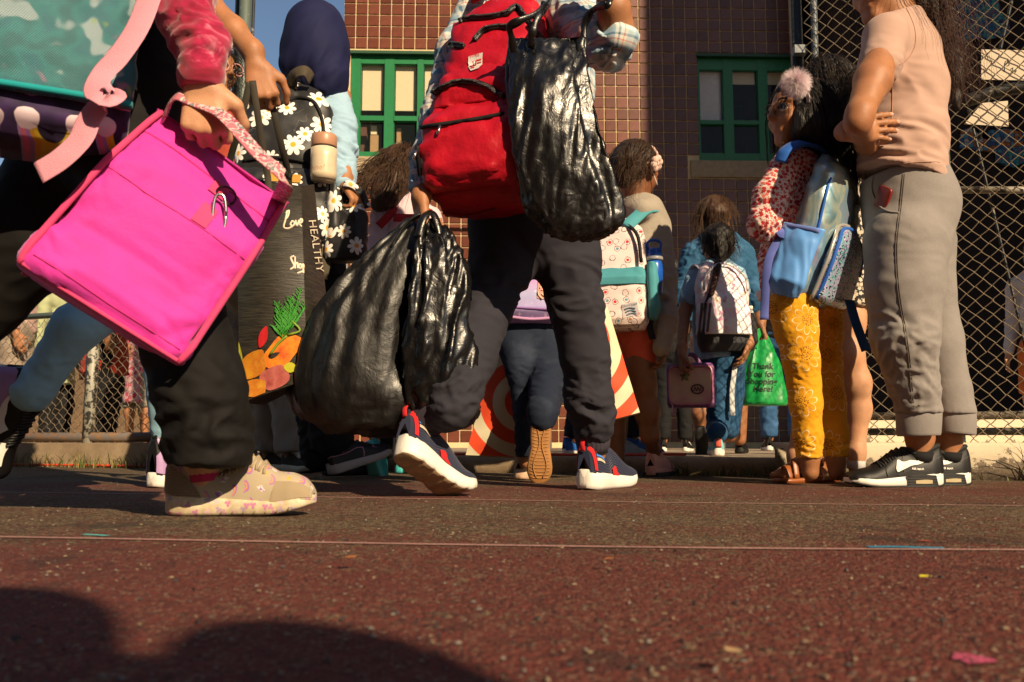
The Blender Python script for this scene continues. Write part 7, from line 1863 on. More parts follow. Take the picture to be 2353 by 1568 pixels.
def pinkpic():
    m = Mat('pink_cloud_print', (.7, .4, .4), .35); c = m.co(); m.set('Base Color', m.ramp(m.noise(c, 13, 3), [(.35, (.62, .30, .34)), (.5, (.66, .42, .36)), (.65, (.66, .52, .36))])); return m.m
pp = Pod(fr, .012, .160, .178, .010, 6, y0=.080, wt=((0, .92), (.1, 1), (.9, 1), (1, .92))); o2 = pp.build('picture_panel', pinkpic(), lbx)
P_ = np.array([fr(.088 * math.copysign(abs(math.cos(a)) ** .35, math.cos(a)), .092 + .080 * math.copysign(abs(math.sin(a)) ** .35, math.sin(a)), .088) for a in np.linspace(0, 2 * PI, 49)]); b = Buf(); tube(b, P_, .0035, 6); b.put('piping', plain('pink_piping', (.62, .20, .34), .5), lbx)
T4 = bvh(o2); st_ = []
cs, R_ = (1588, 868), 14
b = Buf(); P_ = [fr(-.022 + .026 * (1 if k % 2 == 0 else .45) * math.sin(k * PI / 5), .128 + .026 * (1 if k % 2 == 0 else .45) * math.cos(k * PI / 5), .092) for k in range(10)]; b.add(np.array(P_ + [fr(-.022, .128, .097)]), None, [[10, (k + 1) % 10, k] for k in range(10)]); b.put('star', plain('olive_gold', (.20, .19, .08), .5), o2, False)
b = Buf(); tube(b, np.array([fr(.028 + .024 * math.cos(a), .075 + .018 * math.sin(a), .0915) for a in np.linspace(0, 2 * PI, 25)]), .003, 5); b.put('bubble', plain('dark_print', (.05, .03, .05), .5), o2)
b = Buf(); tube(b, spline(np.array([fr(.028 + q, .075 + .008 * math.sin(q * 500), .0915) for q in np.linspace(-.016, .016, 16)]), 30), .0016, 4); b.put('lettering', plain('dark_print', (.05, .03, .05), .5), o2)
b = Buf(); strap(b, spline(np.array([fr(-.05, .183, .04), fr(-.035, .215, .04), fr(.01, .222, .04), fr(.04, .183, .04)]), 16), .018, .006, fr.n); b.put('handle', PURP, lbx)
b = Buf(); tube(b, np.array([fr(-.075, .01, .092), fr(-.076, -.035, .094)]), .003, 6); b.put('zip_pull', plain('pink_pull', (.6, .3, .4), .5), lbx)
b = Buf(); strap(b, spline(WW((1562, 790, 3.72), (1552, 850, 3.74), (1548, 905, 3.76)), 10), .028, .003, A(.2, -1, 0)); b.put('long_strap', plain('pale_blue_web', (.28, .40, .48), .8), lbx)

# person in denim jacket and floral dress with the green bag
Y = 4.55
dn = root('person', 'person in blue denim jacket and floral dress walking ahead of the braid girl', 'person', A(W(1650, 1000, Y)[0], Y, .06))
dc, df = W(1645, 500, Y), nrm(A(.45, .88, -.1)); HH = .21; hg, hp = head_groups(dc, df, HH)
s3 = Shoe(W(1612, 982, 4.28), A(.08, .25, -.95), .23, up=A(0, 1, .25), sole=(.10, .08), wide=1.1); s4 = Shoe(A(*W(1700, 1033, 4.6)[:2], .062), A(.3, .95, 0), .23, sole=(.10, .08))
gw = W(1748, 745, 4.32)
solid('body', hg + [(.03, [cap_(hp(0, -.1, -.28), W(1648, 565, Y), .045)] + ch((1650, 590, Y, 56), (1655, 700, Y, 56), (1658, 780, Y, 60))), (.02, ch((1708, 590, Y, 22), (1732, 670, 4.45, 19), (1746, 725, 4.34, 15), (1748, 745, 4.32, 12))), (.02, ch((1592, 590, Y, 22), (1572, 680, 4.5, 19), (1570, 760, 4.45, 14))),
    (.02, ch((1625, 800, 4.5, 40), (1612, 900, 4.4, 25), (1608, 950, 4.32, 20)) + [cap_(W(1608, 950, 4.32), s3.T(A(.2, 0, .25)), .034, .026)]), (.02, ch((1680, 800, 4.6, 40), (1695, 900, 4.6, 24), (1700, 1010, 4.6, 14)))] + hand_groups(gw, nrm(A(.25, -.1, -.95)), A(-.9, .2, 0), .95, 1, (.9, 1.0, .6)), SK_TAN, dn, .006)
hair_cap(dc, df, HH, HR_BROWN, dn, extra=[cap_(hp(.1, -.28, 0), hp(.0, -.26, -.34), .062, .045)], wr=[(.006, 45, A(0, 0, 1), .15, None)])
P_, D_, cen, rad = scalp(dc, df, HH, 380, 61); strands('hair', P_, D_, .15, HR_BROWN, dn, .0014, 10, .4, center=cen, rad=rad, seed=62)
DENIM = mk_denim('denim_jacket', (.022, .085, .17), .55)
solid('jacket', [(.03, ch((1650, 585, Y, 62), (1654, 700, Y, 66), (1658, 760, Y, 68))), (.025, ch((1700, 588, Y, 34), (1726, 660, 4.46, 29), (1742, 712, 4.36, 25))), (.025, ch((1598, 588, Y, 34), (1574, 680, 4.5, 28), (1572, 740, 4.46, 23)))], DENIM, dn, .0075, cuts=[(W(1650, 745, Y), A(0, 0, -1))], sm=2, wr=[(.009, 18, A(.3, 0, 1), 1.8, None)])
solid('dress', [(.03, ch((1655, 720, Y, 60), (1660, 800, Y, 72), (1664, 900, Y, 76)))], mk_floral('cream_floral', (.60, .50, .38), [(.50, .06, .05), (.40, .20, .06), (.14, .16, .05)], 48), dn, .008, cuts=[(W(1660, 900, Y), A(0, 0, -1))], sm=2, wr=[(.012, 12, A(0, 0, 1), .3, None)])
s3.build(dn, M_BLACKR, M_BLKSHOE, M_BLACKR, None, None); s4.build(dn, M_BLACKR, M_BLKSHOE, M_BLACKR, None, None)
b = Buf(); c_ = W(1746, 722, 4.345); tube(b, c_ + np.array([A(.026 * math.cos(a), .026 * math.sin(a), .004 * math.cos(a)) for a in np.linspace(0, 2 * PI, 17)]), .002, 5); b.put('bracelet', M_BLACKR, dn)
gb_ = root('plastic_bag', 'bright green thank you shopping bag held by the denim jacket person', 'bag', W(1752, 935, 4.3))
def greenfilm():
    m = Mat('green_film', (.010, .30, .06), .38); c = m.co(); n = m.noise(m.mapv(c, (1, 1, .3)), 22, 4, .6)
    m.set('Base Color', m.ramp(n, [(.3, (.006, .24, .045)), (.7, (.016, .40, .09))])); m.bump(n + m.noise(c, 60, 3) * .3, .5, .006); m.set('Transmission Weight', .0); return m.m
GRN = greenfilm()
gsk = sack('film', [(1752, 782, 4.30, 16, 10), (1750, 800, 4.30, 26, 18), (1750, 830, 4.30, 38, 30), (1750, 870, 4.30, 46, 36), (1751, 905, 4.30, 52, 40), (1752, 925, 4.30, 55, 40), (1752, 932, 4.30, 52, 36)], GRN, gb_, (.10, 7), 15, (.010, .003), None, 64, 60)
for pts in ([(1732, 800, 4.27), (1738, 775, 4.28), (1748, 762, 4.30), (1760, 778, 4.31), (1772, 805, 4.31)],):
    b = Buf(); strap(b, spline(WW(*pts), 18), .035, .004, A(.2, -1, .1)); b.put('handle', GRN, gb_)
T5 = bvh(gsk); INK = plain('dark_green_ink', (.004, .035, .012), .6)
for i, (t_, u, v) in enumerate((('Thank', 1752, 848), ('You for', 1750, 866), ('Shopping', 1750, 883), ('Here!', 1753, 900))): print_on(T5, t_, 19, INK, gb_, (u, v), (1, .02), (.12, -1), .003, bold=.35)

# ================================================================== a few people further back
SH_BW = (M_BLKSHOE, M_WHITE, M_WHITE); BLUES = plain('bright_blue_shoe', (.01, .11, .46), .5)
figure('child in black clothes with black and white sneakers by the door', 1550, 5.6, 1.22, (.2, 1), cloth('charcoal_top', (.012, .011, .012)), M_BLACKC, SH_BW, SK_BROWN, HR_BLACK, .06, stance=.09, vox=.012, hair_len=.10)
figure('person in blue jeans and black slip-on shoes beyond the yellow leggings', 1800, 6.0, 1.5, (.3, 1), cloth('dark_top', (.014, .012, .014)), mk_denim('mid_jeans', (.03, .09, .20), .5), SH_BW, SK_BROWN, HR_BLACK, .06, vox=.012)
figure('child in white cap and blue sneakers half hidden behind the slung black bag', 1385, 4.05, 1.36, (.9, .5), cloth('slate_tee', (.05, .06, .08)), cloth('dark_track_trousers', (.012, .013, .020)), (BLUES, M_WHITE, M_WHITE), SK_DARK, plain('white_cap', (.62, .60, .58), .8), .06, stance=.14, step=.10, vox=.011)
figure('bare legged child in grey shoes hidden behind the doodle printed backpack', 1405, 3.66, 1.12, (.6, .8), cloth('grey_tee', (.16, .17, .19)), cloth('black_shorts', (.012, .012, .013)), (plain('grey_shoe', (.20, .24, .28), .6), plain('grey_shoe_sole', (.22, .26, .30), .6)), SK_DARK, HR_BLACK, .06, legs='shorts', stance=.07, vox=.010)

# ================================================================== hijab, daisy backpack
Y = 2.98
hj = root('person', 'person in navy headscarf and pale blue shirt wearing a daisy backpack', 'person', A(W(720, 1000, Y)[0], Y, 0))
jc, jf = W(728, 92, 3.0), nrm(A(.25, .95, 0)); HH = .22; hg, hp = head_groups(jc, jf, HH)
s5 = Shoe(W(757, 1094, 3.05), A(.74, .60, .26), .25, up=A(-.2, -.1, 1), sole=(.13, .10), wide=1.05); s6 = Shoe(G(722, 1098) + A(0, .15, 0), A(.7, .7, 0), .25, sole=(.13, .1))
ew = W(792, 422, 2.84)
solid('body', hg + [(.03, [cap_(hp(0, -.1, -.28), W(725, 190, 3.0), .05)] + ch((720, 220, 3.02, 62), (712, 400, 3.04, 68), (700, 580, 3.04, 72))), (.02, ch((778, 225, 3.0, 30), (785, 320, 2.92, 26), (790, 400, 2.85, 22), (792, 422, 2.84, 19))), (.02, ch((650, 225, 3.05, 30), (615, 350, 3.05, 26), (600, 480, 2.98, 20))),
    (.03, ch((735, 620, 3.02, 48), (745, 800, 3.0, 40), (760, 1000, 3.04, 26)) + [cap_(W(760, 1000, 3.04), s5.T(A(.2, 0, .3)), .035, .03)]), (.03, ch((690, 620, 3.06, 46), (712, 820, 3.08, 38), (730, 1020, 3.1, 24)))] + hand_groups(ew, nrm(A(.55, -.1, -.8)), A(-.75, .3, -.5), .9, 1, (.9, 1.1, .7)), SK_TAN, hj, .0055)
NAVYH = cloth('navy_jersey_scarf', (.008, .010, .050), .8, .1, 900, .15, 0)
solid('headscarf', [(.05, [ell_(W(728, 92, 3.0), A(.099, .125, .126))] + ch((722, 70, 2.99, 60), (726, 120, 2.97, 66), (734, 158, 2.96, 60), (752, 188, 2.95, 44)) + ch((690, 130, 2.97, 36), (668, 150, 2.94, 22)))], NAVYH, hj, .0055, sm=2, wr=[(.011, 11, A(.6, 0, 1), .25, mixmask((1, near(W(740, 170, 2.9), .10)), (.55, lambda V: 1 + 0 * V[:, 0]))), (.004, 30, A(.6, 0, .8), .4, near(W(745, 180, 2.9), .08))])
solid('shirt', [(.03, ch((720, 245, 3.02, 70), (712, 400, 3.04, 78), (702, 585, 3.04, 84))), (.025, ch((766, 228, 3.0, 40), (780, 290, 2.94, 38), (783, 350, 2.89, 36), (786, 405, 2.86, 30), (788, 420, 2.85, 27))), (.025, ch((656, 232, 3.05, 36), (615, 350, 3.05, 33), (602, 460, 2.99, 28)))], cloth('pale_blue_shirt', (.30, .46, .60), .85, .06, 900, .2), hj, .0055, sm=2, cuts=[(W(700, 590, 3.0), A(0, 0, -1))], wr=[(.010, 17, A(.2, 0, 1), 2.2, mixmask((1, near(W(785, 350, 2.85), .14)), (.3, lambda V: 1 + 0 * V[:, 0])))])
solid('trousers', [(.03, ch((700, 570, 3.04, 88), (702, 630, 3.04, 86))), (.02, ch((735, 640, 3.02, 60), (748, 800, 3.0, 54), (762, 1000, 3.04, 46)) + [cap_(W(762, 1000, 3.04), s5.T(A(.2, 0, .5)), .066, .064)]), (.02, ch((692, 640, 3.06, 58), (714, 820, 3.08, 48), (732, 1045, 3.1, 38)))], M_BLACKC, hj, .008, sm=2, wr=[(.010, 14, A(0, 0, 1), 1.6, None)])
LIL = plain('pink_line', (.42, .16, .26), .6)
o = s5.build(hj, plain('grey_lilac_sole', (.36, .30, .30), .6), M_BLKSHOE, None, None, M_BLACKR, 5)
for sd in (-1, 1):
    s5.decal([(.0, .40), (.2, .48), (.42, .60), (.52, .62)], [(.0, .36), (.2, .44), (.42, .56), (.52, .57)], sd, LIL, o, 'trim', .012); s5.decal([(.52, .62), (.515, .3), (.50, .06)], [(.535, .62), (.53, .3), (.515, .06)], sd, LIL, o, 'trim', .012); s5.decal([(.66, .95), (.69, .8), (.67, .7), (.72, .6)], [(.68, .97), (.71, .82), (.69, .72), (.74, .6)], sd, LIL, o, 'trim', .012)
s6.build(hj, M_BLACKR, M_BLKSHOE)
dy = root('backpack', 'black backpack printed with white daisies below the navy headscarf', 'backpack', W(655, 590, 2.75))
fr = Frame(W(660, 592, 2.93), A(.99, .08, 0), A(.10, .06, 1)); DAISY = mk_daisy()
pod = Pod(fr, 0, .60, .335, .150, 3.0, wt=((0, .84), (.06, 1), (.5, .98), (.8, .86), (.93, .62), (1, .34))); po = pod.build('pack_body', DAISY, dy, 40, 60, wr=[(.010, 11, A(.5, 0, .9), 1.4, None)])
p2 = Pod(fr, .01, .245, .30, .06, 2.8, y0=.125, wt=((0, .84), (.08, 1), (.9, .98), (1, .9)), dt=((0, .6), (.15, 1), (.7, 1), (1, .5))); o2 = p2.build('front_pocket', DAISY, dy, wr=[(.006, 14, None, 1, None)])
T6 = Multi([bvh(po), bvh(o2)])
patch_on(T6, [(622, 398), (692, 404), (691, 422), (620, 418)], plain('ochre_leather', (.46, .24, .03), .6, .3, 150), dy, 'label_patch', .004)
seam(T6, [(560, 370), (620, 362), (690, 370), (740, 392)], .006, BTAPE, dy, 'zipper', 40, .002); seam(T6, [(640, 240), (690, 225), (725, 240), (742, 290), (738, 330)], .006, BTAPE, dy, 'zipper', 40, .002)
b = Buf(); strap(b, spline(WW((668, 205, 2.86), (676, 172, 2.83), (700, 163, 2.82), (716, 182, 2.85)), 14), .045, .006, A(0, -1, .4)); b.put('top_loop', plain('brown_webbing', (.055, .040, .022), .8, .5, 500), dy)
spk = Frame(fr(.160, .0, .07), nrm(fr.n * -1 + fr.r * .5), fr.u); p4 = Pod(spk, .02, .235, .125, .055, 2.8, wt=((0, .75), (.2, 1), (1, 1)), dt=((0, .6), (.2, 1), (1, .85))); p4.build('side_pocket', DAISY, dy, wr=[(.004, 16, None, 1, None)])
b = Buf(); strap(b, spline(WW((752, 520, 2.84), (748, 570, 2.84), (735, 640, 2.84)), 10), .05, .004, A(.2, -1, 0)); b.put('strap_end', plain('olive_webbing', (.06, .05, .028), .8, .5, 500), dy)
tb = root('tumbler', 'cream insulated tumbler with rose lid in the daisy backpack pocket', 'tumbler', W(745, 405, 2.74)); c = W(743, 402, 2.76); px = mpx(2.76)
b = Buf(); tube(b, np.array([c + A(0, 0, z * px) for z in (-14, 0, 40, 62, 63)]), np.array([28, 30, 30, 30, 28]) * px * 1.02, 30); bo = b.put('body', plain('cream_enamel', (.62, .51, .36), .35, .05, 60), tb)
b = Buf(); tube(b, np.array([c + A(0, 0, z * px) for z in (63.2, 66)]), 28.5 * px, 30); b.put('gap_ring', M_BLACKR, tb)
b = Buf(); tube(b, np.array([c + A(0, 0, z * px) for z in (66.2, 68, 92, 96, 97)]), np.array([29.5, 30.5, 30, 28, 24]) * px, 30); b.put('lid', plain('rose_tan_lid', (.42, .22, .13), .4, .15, 90), tb)
lettering('Shine!', .024, lambda x, y: c + np.stack([30.6 * px * np.sin(x / (30 * px) - .45), -30.6 * px * np.cos(x / (30 * px) - .45), 4 * px + y], -1), plain('tan_ink', (.40, .22, .12), .6), bo, font_shear=.2)
dl = root('lunch_bag', 'small black daisy lunch bag hanging from the hand below the blue sleeve', 'lunch bag', W(812, 600, 2.8))
fr = Frame(W(808, 606, 2.90), A(.97, -.20, 0), A(.0, .0, 1)); pod = Pod(fr, 0, .215, .135, .10, 3.6, wt=((0, .95), (.1, 1), (.7, .92), (.9, .70), (1, .45)), dt=((0, .9), (.1, 1), (.8, .8), (1, .3))); pod.build('bag_body', mk_daisy('small_daisy_print', 13), dl, wr=[(.005, 15, None, 1, None)])
b = Buf(); strap(b, spline(WW((790, 462, 2.84), (782, 432, 2.83), (800, 422, 2.80), (828, 440, 2.83), (846, 478, 2.84)), 18), .022, .004, A(.1, -1, .2)); b.put('handle', DAISY, dl)

# brown haired girl between headscarf and boy
Y = 3.45
bgirl = root('person', 'girl with long brown hair hanging forward, pale pink top with red straps', 'person', A(W(915, 1000, Y)[0], Y, 0))
gc, gf = W(925, 398, Y), nrm(A(.55, .75, -.3)); HH = .20; hg, hp = head_groups(gc, gf, HH)
s7 = Shoe(W(838, 1018, 3.3), A(.25, .20, -.9), .22, up=A(.5, .8, .3), sole=(.12, .09), wide=1.1); s8 = Shoe(G(918, 1089), A(.1, .99, 0), .21, sole=(.14, .11))
solid('body', hg + [(.03, [cap_(hp(0, -.1, -.28), W(930, 470, Y), .04)] + ch((932, 500, Y, 52), (930, 620, Y, 54), (925, 720, Y, 58))), (.02, ch((985, 510, Y, 22), (1000, 620, 3.4, 18), (1000, 720, 3.35, 14))), (.02, ch((880, 510, Y, 22), (865, 620, 3.4, 18), (868, 720, 3.35, 14))), (.02, ch((905, 740, Y, 38), (880, 880, 3.4, 28)) + [cap_(W(880, 880, 3.4), s7.T(A(.2, 0, .25)), .04, .026)]), (.02, ch((945, 740, Y, 38), (930, 900, 3.42, 28)) + [cap_(W(930, 900, 3.42), s8.T(A(.2, 0, .25)), .04, .026)])], SK_TAN, bgirl, .007)
solid('top', [(.03, ch((932, 495, Y, 60), (930, 620, Y, 64), (926, 720, Y, 66))), (.02, ch((985, 505, Y, 32), (1000, 610, 3.4, 27))), (.02, ch((882, 505, Y, 32), (866, 610, 3.4, 27)))], cloth('pale_pink_cotton', (.64, .47, .52), .85, .06), bgirl, .008, wr=[(.008, 16, None, 1, None)])
solid('trousers', [(.03, ch((926, 700, Y, 66), (926, 750, Y, 66))), (.02, ch((905, 750, Y, 46), (882, 880, 3.4, 36)) + [cap_(W(882, 880, 3.4), s7.T(A(.2, 0, .4)), .056, .05)]), (.02, ch((945, 750, Y, 46), (932, 900, 3.42, 36)) + [cap_(W(932, 900, 3.42), s8.T(A(.2, 0, .5)), .055, .05)])], M_BLACKC, bgirl, .009, wr=[(.008, 16, None, 1, None)])
hair_cap(gc, gf, HH, HR_BROWN, bgirl, extra=ch((905, 420, 3.36, 40), (885, 450, 3.34, 34), (870, 470, 3.33, 18)), wr=[(.008, 40, A(.5, 0, .8), .14, None)])
P_, D_, cen, rad = scalp(gc, gf, HH, 480, 71); strands('hair', P_, D_, .27, HR_BROWN, bgirl, .0013, 12, .40, center=cen, rad=rad * 1.04, seed=72, wave=.010, target=A(-.75, -.3, -.5))
TEALS = plain('teal_shoe', (.02, .30, .30), .5); o = s7.build(bgirl, plain('teal_sole', (.07, .42, .40), .5, .3, 120), TEALS, plain('teal_tread', (.12, .30, .20), .6, .6, 150), None, None, 4); s8.build(bgirl, plain('bright_teal_sole', (.06, .45, .45), .5), M_BLACKC)
P_ = s7.T(np.stack([np.linspace(.05, .95, 24), s7.hw(np.linspace(.05, .95, 24)) * 1.08, .06 + 0 * np.linspace(0, 1, 24)], 1)); b = Buf(); tube(b, P_, .007, 6); b.put('trim', plain('hot_pink_trim', (.62, .10, .26), .5), o)
rs_ = root('backpack', 'red backpack straps over the pale pink top of the brown haired girl', 'backpack', W(940, 560, 3.3)); fr = Frame(W(955, 700, 3.38), A(.95, .3, 0), A(0, 0, 1)); Pod(fr, 0, .24, .22, .10, 3).build('pack_body', cloth('crimson_nylon', (.34, .012, .018), .6), rs_)
for pts in ([(870, 520, 3.32), (900, 488, 3.32), (905, 475, 3.36)], [(905, 500, 3.30), (960, 500, 3.30), (985, 480, 3.36)]): b = Buf(); strap(b, spline(WW(*pts), 12), .035, .006, A(0, -1, .3)); b.put('shoulder_strap', cloth('crimson_strap', (.36, .012, .018)), rs_)

# curly haired person with pink glasses, heather grey trousers
Y = 3.72
cu = root('person', 'curly haired person with pink glasses and wide heather grey trousers', 'person', A(W(650, 1000, Y)[0], Y, 0))
cc, cf = W(497, 165, Y), nrm(A(.80, -.55, -.1)); HH = .22; hg, hp = head_groups(cc, cf, HH)
s9 = Shoe(A(*W(655, 1080, 3.78)[:2], 0), A(.62, -.72, 0), .25, sole=(.12, .10), wide=1.05); s10 = Shoe(A(*W(600, 1080, 3.95)[:2], 0), A(.75, -.6, 0), .25, sole=(.12, .10))
k9, k10 = s9.T(A(.2, 0, .4)), s10.T(A(.2, 0, .4))
solid('body', hg + [(.03, [cap_(hp(0, -.1, -.28), W(510, 280, Y), .05)] + ch((515, 310, Y, 66), (545, 450, Y, 68), (580, 600, Y, 70))), (.02, ch((560, 310, Y, 26), (600, 430, 3.7, 22), (620, 540, 3.6, 18))), (.02, ch((460, 310, Y, 26), (450, 440, 3.7, 22), (470, 540, 3.6, 18))), (.02, ch((610, 640, 3.75, 48), (640, 820, 3.75, 36)) + [cap_(W(640, 820, 3.75), k9, .05, .03), cap_(k9, s9.T(A(.22, 0, .22)), .03, .028)]), (.02, ch((560, 640, 3.85, 48), (575, 820, 3.9, 36)) + [cap_(W(575, 820, 3.9), k10, .05, .03), cap_(k10, s10.T(A(.22, 0, .22)), .03, .028)])], SK_BROWN, cu, .0065)
eyes(cc, cf, HH, cu)
hair_cap(cc, cf, HH, HR_BLACK, cu)
P_, D_, cen, rad = scalp(cc, cf, HH, 330, 81); strands('hair', P_, D_, .27, HR_BLACK, cu, .0016, 22, .35, curl=.9, center=cen, rad=rad * 1.05, seed=82)
rr = np.random.default_rng(8); strands('hair', W(536, 190, 3.66) + rr.standard_normal((60, 3)) * A(.022, .02, .07), np.tile(A(.3, -.2, -.9), (60, 1)) + rr.standard_normal((60, 3)) * .4, .13, HR_BLACK, cu, .0016, 18, .2, curl=1.2, seed=83)
PG = plain('pink_glasses_frame', (.60, .28, .26), .3); r_ = nrm(np.cross(cf, A(0, 0, 1))); gl = None
for sg in (-1, 1):
    o_ = cc + HH * (r_ * sg * .17 + cf * .44 + A(0, 0, .03)); b = Buf(); tube(b, np.array([o_ + HH * .13 * (r_ * math.cos(a) + A(0, 0, 1) * math.sin(a) * .9) for a in np.linspace(0, 2 * PI, 21)]), .0028, 5); gl = b.put('glasses', PG, cu)
    b = Buf(); tube(b, np.array([o_ + r_ * sg * HH * .13, cc + HH * (r_ * sg * .36 + cf * .0 + A(0, 0, .05))]), .0025, 5); b.put('temple', PG, gl)
solid('top', [(.03, ch((515, 300, Y, 76), (548, 450, Y, 78), (585, 600, Y, 82))), (.02, ch((560, 305, Y, 36), (600, 430, 3.7, 30))), (.02, ch((462, 305, Y, 36), (452, 430, 3.7, 30)))], cloth('brick_red_top', (.34, .05, .03)), cu, .009, wr=[(.008, 14, None, 1, None)])
solid('trousers', [(.03, ch((588, 590, 3.78, 82), (590, 650, 3.78, 82))), (.015, ch((612, 650, 3.75, 58), (645, 820, 3.75, 46), (668, 960, 3.74, 40), (672, 1046, 3.72, 38))), (.015, ch((562, 650, 3.85, 58), (585, 820, 3.88, 44), (618, 960, 3.88, 38), (622, 1030, 3.88, 36)))], M_DKGREYJ, cu, .007, cuts=[(W(672, 1040, 3.72), A(0, 0, -1))], sm=2, wr=[(.009, 13, A(0, 0, 1), .6, None)])
VANS = plain('brown_black_canvas', (.028, .020, .011), .9, .3, 300); LC = plain('cream_lace', (.62, .54, .42), .8)
for s_ in (s9, s10): s_.build(cu, M_CREAM, VANS, None, plain('padded_collar', (.03, .022, .012), .9, 1, 120), LC, 7)

# ================================================================== second child: pale blue leggings, lilac high-tops, arm with the black tote
Y = 2.2
bk = root('person', 'child in pale blue leggings and lilac high-top sneakers striding behind the pink bag', 'person', A(W(330, 1000, Y)[0], Y, 0))
HTR = ([0, .03, .10, .2, .3, .38, .46, .54, .62, .74, .86, .95, 1], [.25, .33, .34, .31, .30, .33, .30, .26, .21, .15, .10, .065, .02])
HTP = ([0, .03, .10, .2, .3, .38, .46, .54, .62, .74, .86, .95, 1], [.36, .46, .50, .48, .48, .50, .42, .33, .25, .16, .10, .065, .02])
t1 = Shoe(W(-58, 836, 1.98), A(.05, .20, -.98), .265, up=A(.97, .0, .03), sole=(.12, .10), prof=HTR, wide=1.05, bend=.12); t2 = Shoe(G(346, 1122), A(.42, .90, 0), .235, sole=(.14, .11), prof=HTP, wide=1.28)
q1, q2 = t1.T(A(.21, 0, .40)), t2.T(A(.21, 0, .55))
bkc, bkf = W(300, -330, 2.25), nrm(A(1, .1, 0)); hg, hp = head_groups(bkc, bkf, .215)
fw = W(588, 148, 2.06); 
solid('body', hg + [(.03, [cap_(hp(0, -.1, -.28), W(300, -220, 2.25), .045)] + ch((300, -180, 2.25, 85), (290, 100, 2.28, 90), (280, 420, 2.28, 95))), (.02, ch((380, -160, 2.12, 36), (478, 12, 2.10, 30), (535, 70, 2.08, 30), (580, 118, 2.06, 24), (588, 148, 2.06, 20))), (.02, ch((260, -160, 2.40, 36), (230, 100, 2.42, 30), (260, 320, 2.38, 22))),
    (.03, ch((300, 470, 2.20, 66), (315, 655, 2.06, 50), (170, 756, 1.99, 44)) + [cap_(W(170, 756, 1.99), q1, .040, .030), cap_(q1, t1.T(A(.22, 0, .25)), .034, .03)]), (.03, ch((310, 470, 2.34, 66), (365, 740, 2.40, 42)) + [cap_(W(365, 740, 2.40), q2, .05, .033), cap_(q2, t2.T(A(.22, 0, .25)), .033, .03)])]
    + hand_groups(fw, nrm(A(.25, -.1, -.95)), A(-.2, .95, .0), .98, 1, (1.15, 1.25, .8), thumb=(.7, .4)), SK_TAN, bk, .0052)
hair_cap(bkc, bkf, .215, HR_BLACK, bk, vox=.012)
solid('top', [(.03, ch((300, -180, 2.25, 100), (292, 100, 2.28, 105), (282, 440, 2.28, 110))), (.02, ch((372, -170, 2.13, 46), (430, -70, 2.11, 42))), (.02, ch((262, -170, 2.40, 46), (245, -20, 2.42, 40)))], cloth('dark_plum_top', (.03, .015, .025)), bk, .010, wr=[(.008, 14, None, 1, None)])
PBL = cloth('pale_blue_leggings', (.30, .54, .68), .85, .05, 800, .2)
solid('leggings', [(.03, ch((285, 430, 2.28, 108), (285, 480, 2.28, 106))), (.02, ch((300, 480, 2.20, 74), (315, 658, 2.06, 58), (175, 752, 1.99, 53)) + [cap_(W(175, 752, 1.99), q1, .050, .041), cap_(q1, t1.T(A(.22, 0, .33)), .042, .036)]), (.02, ch((312, 480, 2.34, 74), (366, 740, 2.40, 48)) + [cap_(W(366, 740, 2.40), q2, .056, .038)])], PBL, bk, .0065, sm=2, wr=[(.003, 18, A(0, 0, 1), 1.5, None)])
LILAC = plain('lilac_leather', (.36, .22, .44), .45, .25, 200)
for s_ in (t1, t2):
    o = s_.build(bk, M_WHITE, M_BLKSHOE, M_CREAM, M_BLACKC, M_BLACKR, 6)
    for sd in (-1, 1):
        s_.decal([(.0, .56), (.12, .58), (.30, .46), (.44, .30)], [(.0, .02), (.12, .02), (.30, .02), (.42, .02)], sd, LILAC, o, 'heel_panel', .010)
        s_.decal([(.02, .93), (.12, .95), (.22, .95), (.30, .95)], [(.02, .70), (.12, .70), (.22, .74), (.30, .78)], sd, LILAC, o, 'collar_panel', .010)
        s_.decal([(.66, .9), (.75, .85), (.86, .8)], [(.60, .05), (.74, .02), (.88, .02)], sd, M_WHITE, o, 'toe_panel', .010)
        s_.decal([(.18, .64), (.30, .50), (.44, .42), (.52, .60)], [(.20, .58), (.30, .36), (.46, .16), (.56, .40)], sd, M_WHITE, o, 'swoosh', .014)
tt = root('tote_bag', 'black tote bag with love shop healthy lettering and vegetable print', 'tote bag', W(625, 915, 2.2))
BTOTE = Mat('black_laminated_tote', (.02, .017, .012), .5); c_ = BTOTE.co(); n_ = BTOTE.noise(BTOTE.mapv(c_, (1, 1, 9)), 26, 4, .6); BTOTE.set('Base Color', BTOTE.ramp(n_, [(.35, (.014, .012, .009)), (.7, (.040, .033, .022))])); BTOTE.bump(n_, .5, .004); BTOTE = BTOTE.m
TL_, TR_, BR_, BL_ = W(540, 404, 2.12), W(692, 428, 2.10), W(706, 872, 2.08), W(552, 926, 2.10); GT, GB = W(722, 424, 2.22), W(768, 850, 2.22)
def grid(a, b_, c, d, n=24, bulge=.0, nv=None, amp=.004):
    R = []
    for j in np.linspace(0, 1, n): R.append([(a * (1 - i) + b_ * i) * (1 - j) + (d * (1 - i) + c * i) * j for i in np.linspace(0, 1, n)])
    R = np.array(R); nn = nrm(np.cross(c - a, d - b_)); nn = nn if nn[1] < 0 else -nn
    q = np.linspace(0, 1, n); w = np.outer(np.sin(PI * q), np.sin(PI * q)); R = R + nn * (bulge * w + amp * perlin(R.reshape(-1, 3) * A(9, 9, 22), 4).reshape(n, n) * np.minimum(1, w * 6))[..., None]
    return loft(R, closed=False)
V, Q, T, uv = grid(TL_, TR_, BR_, BL_, bulge=.02); fp_ = put('front_panel', mesh('front_panel', V, Q, uv=uv), BTOTE, tt)
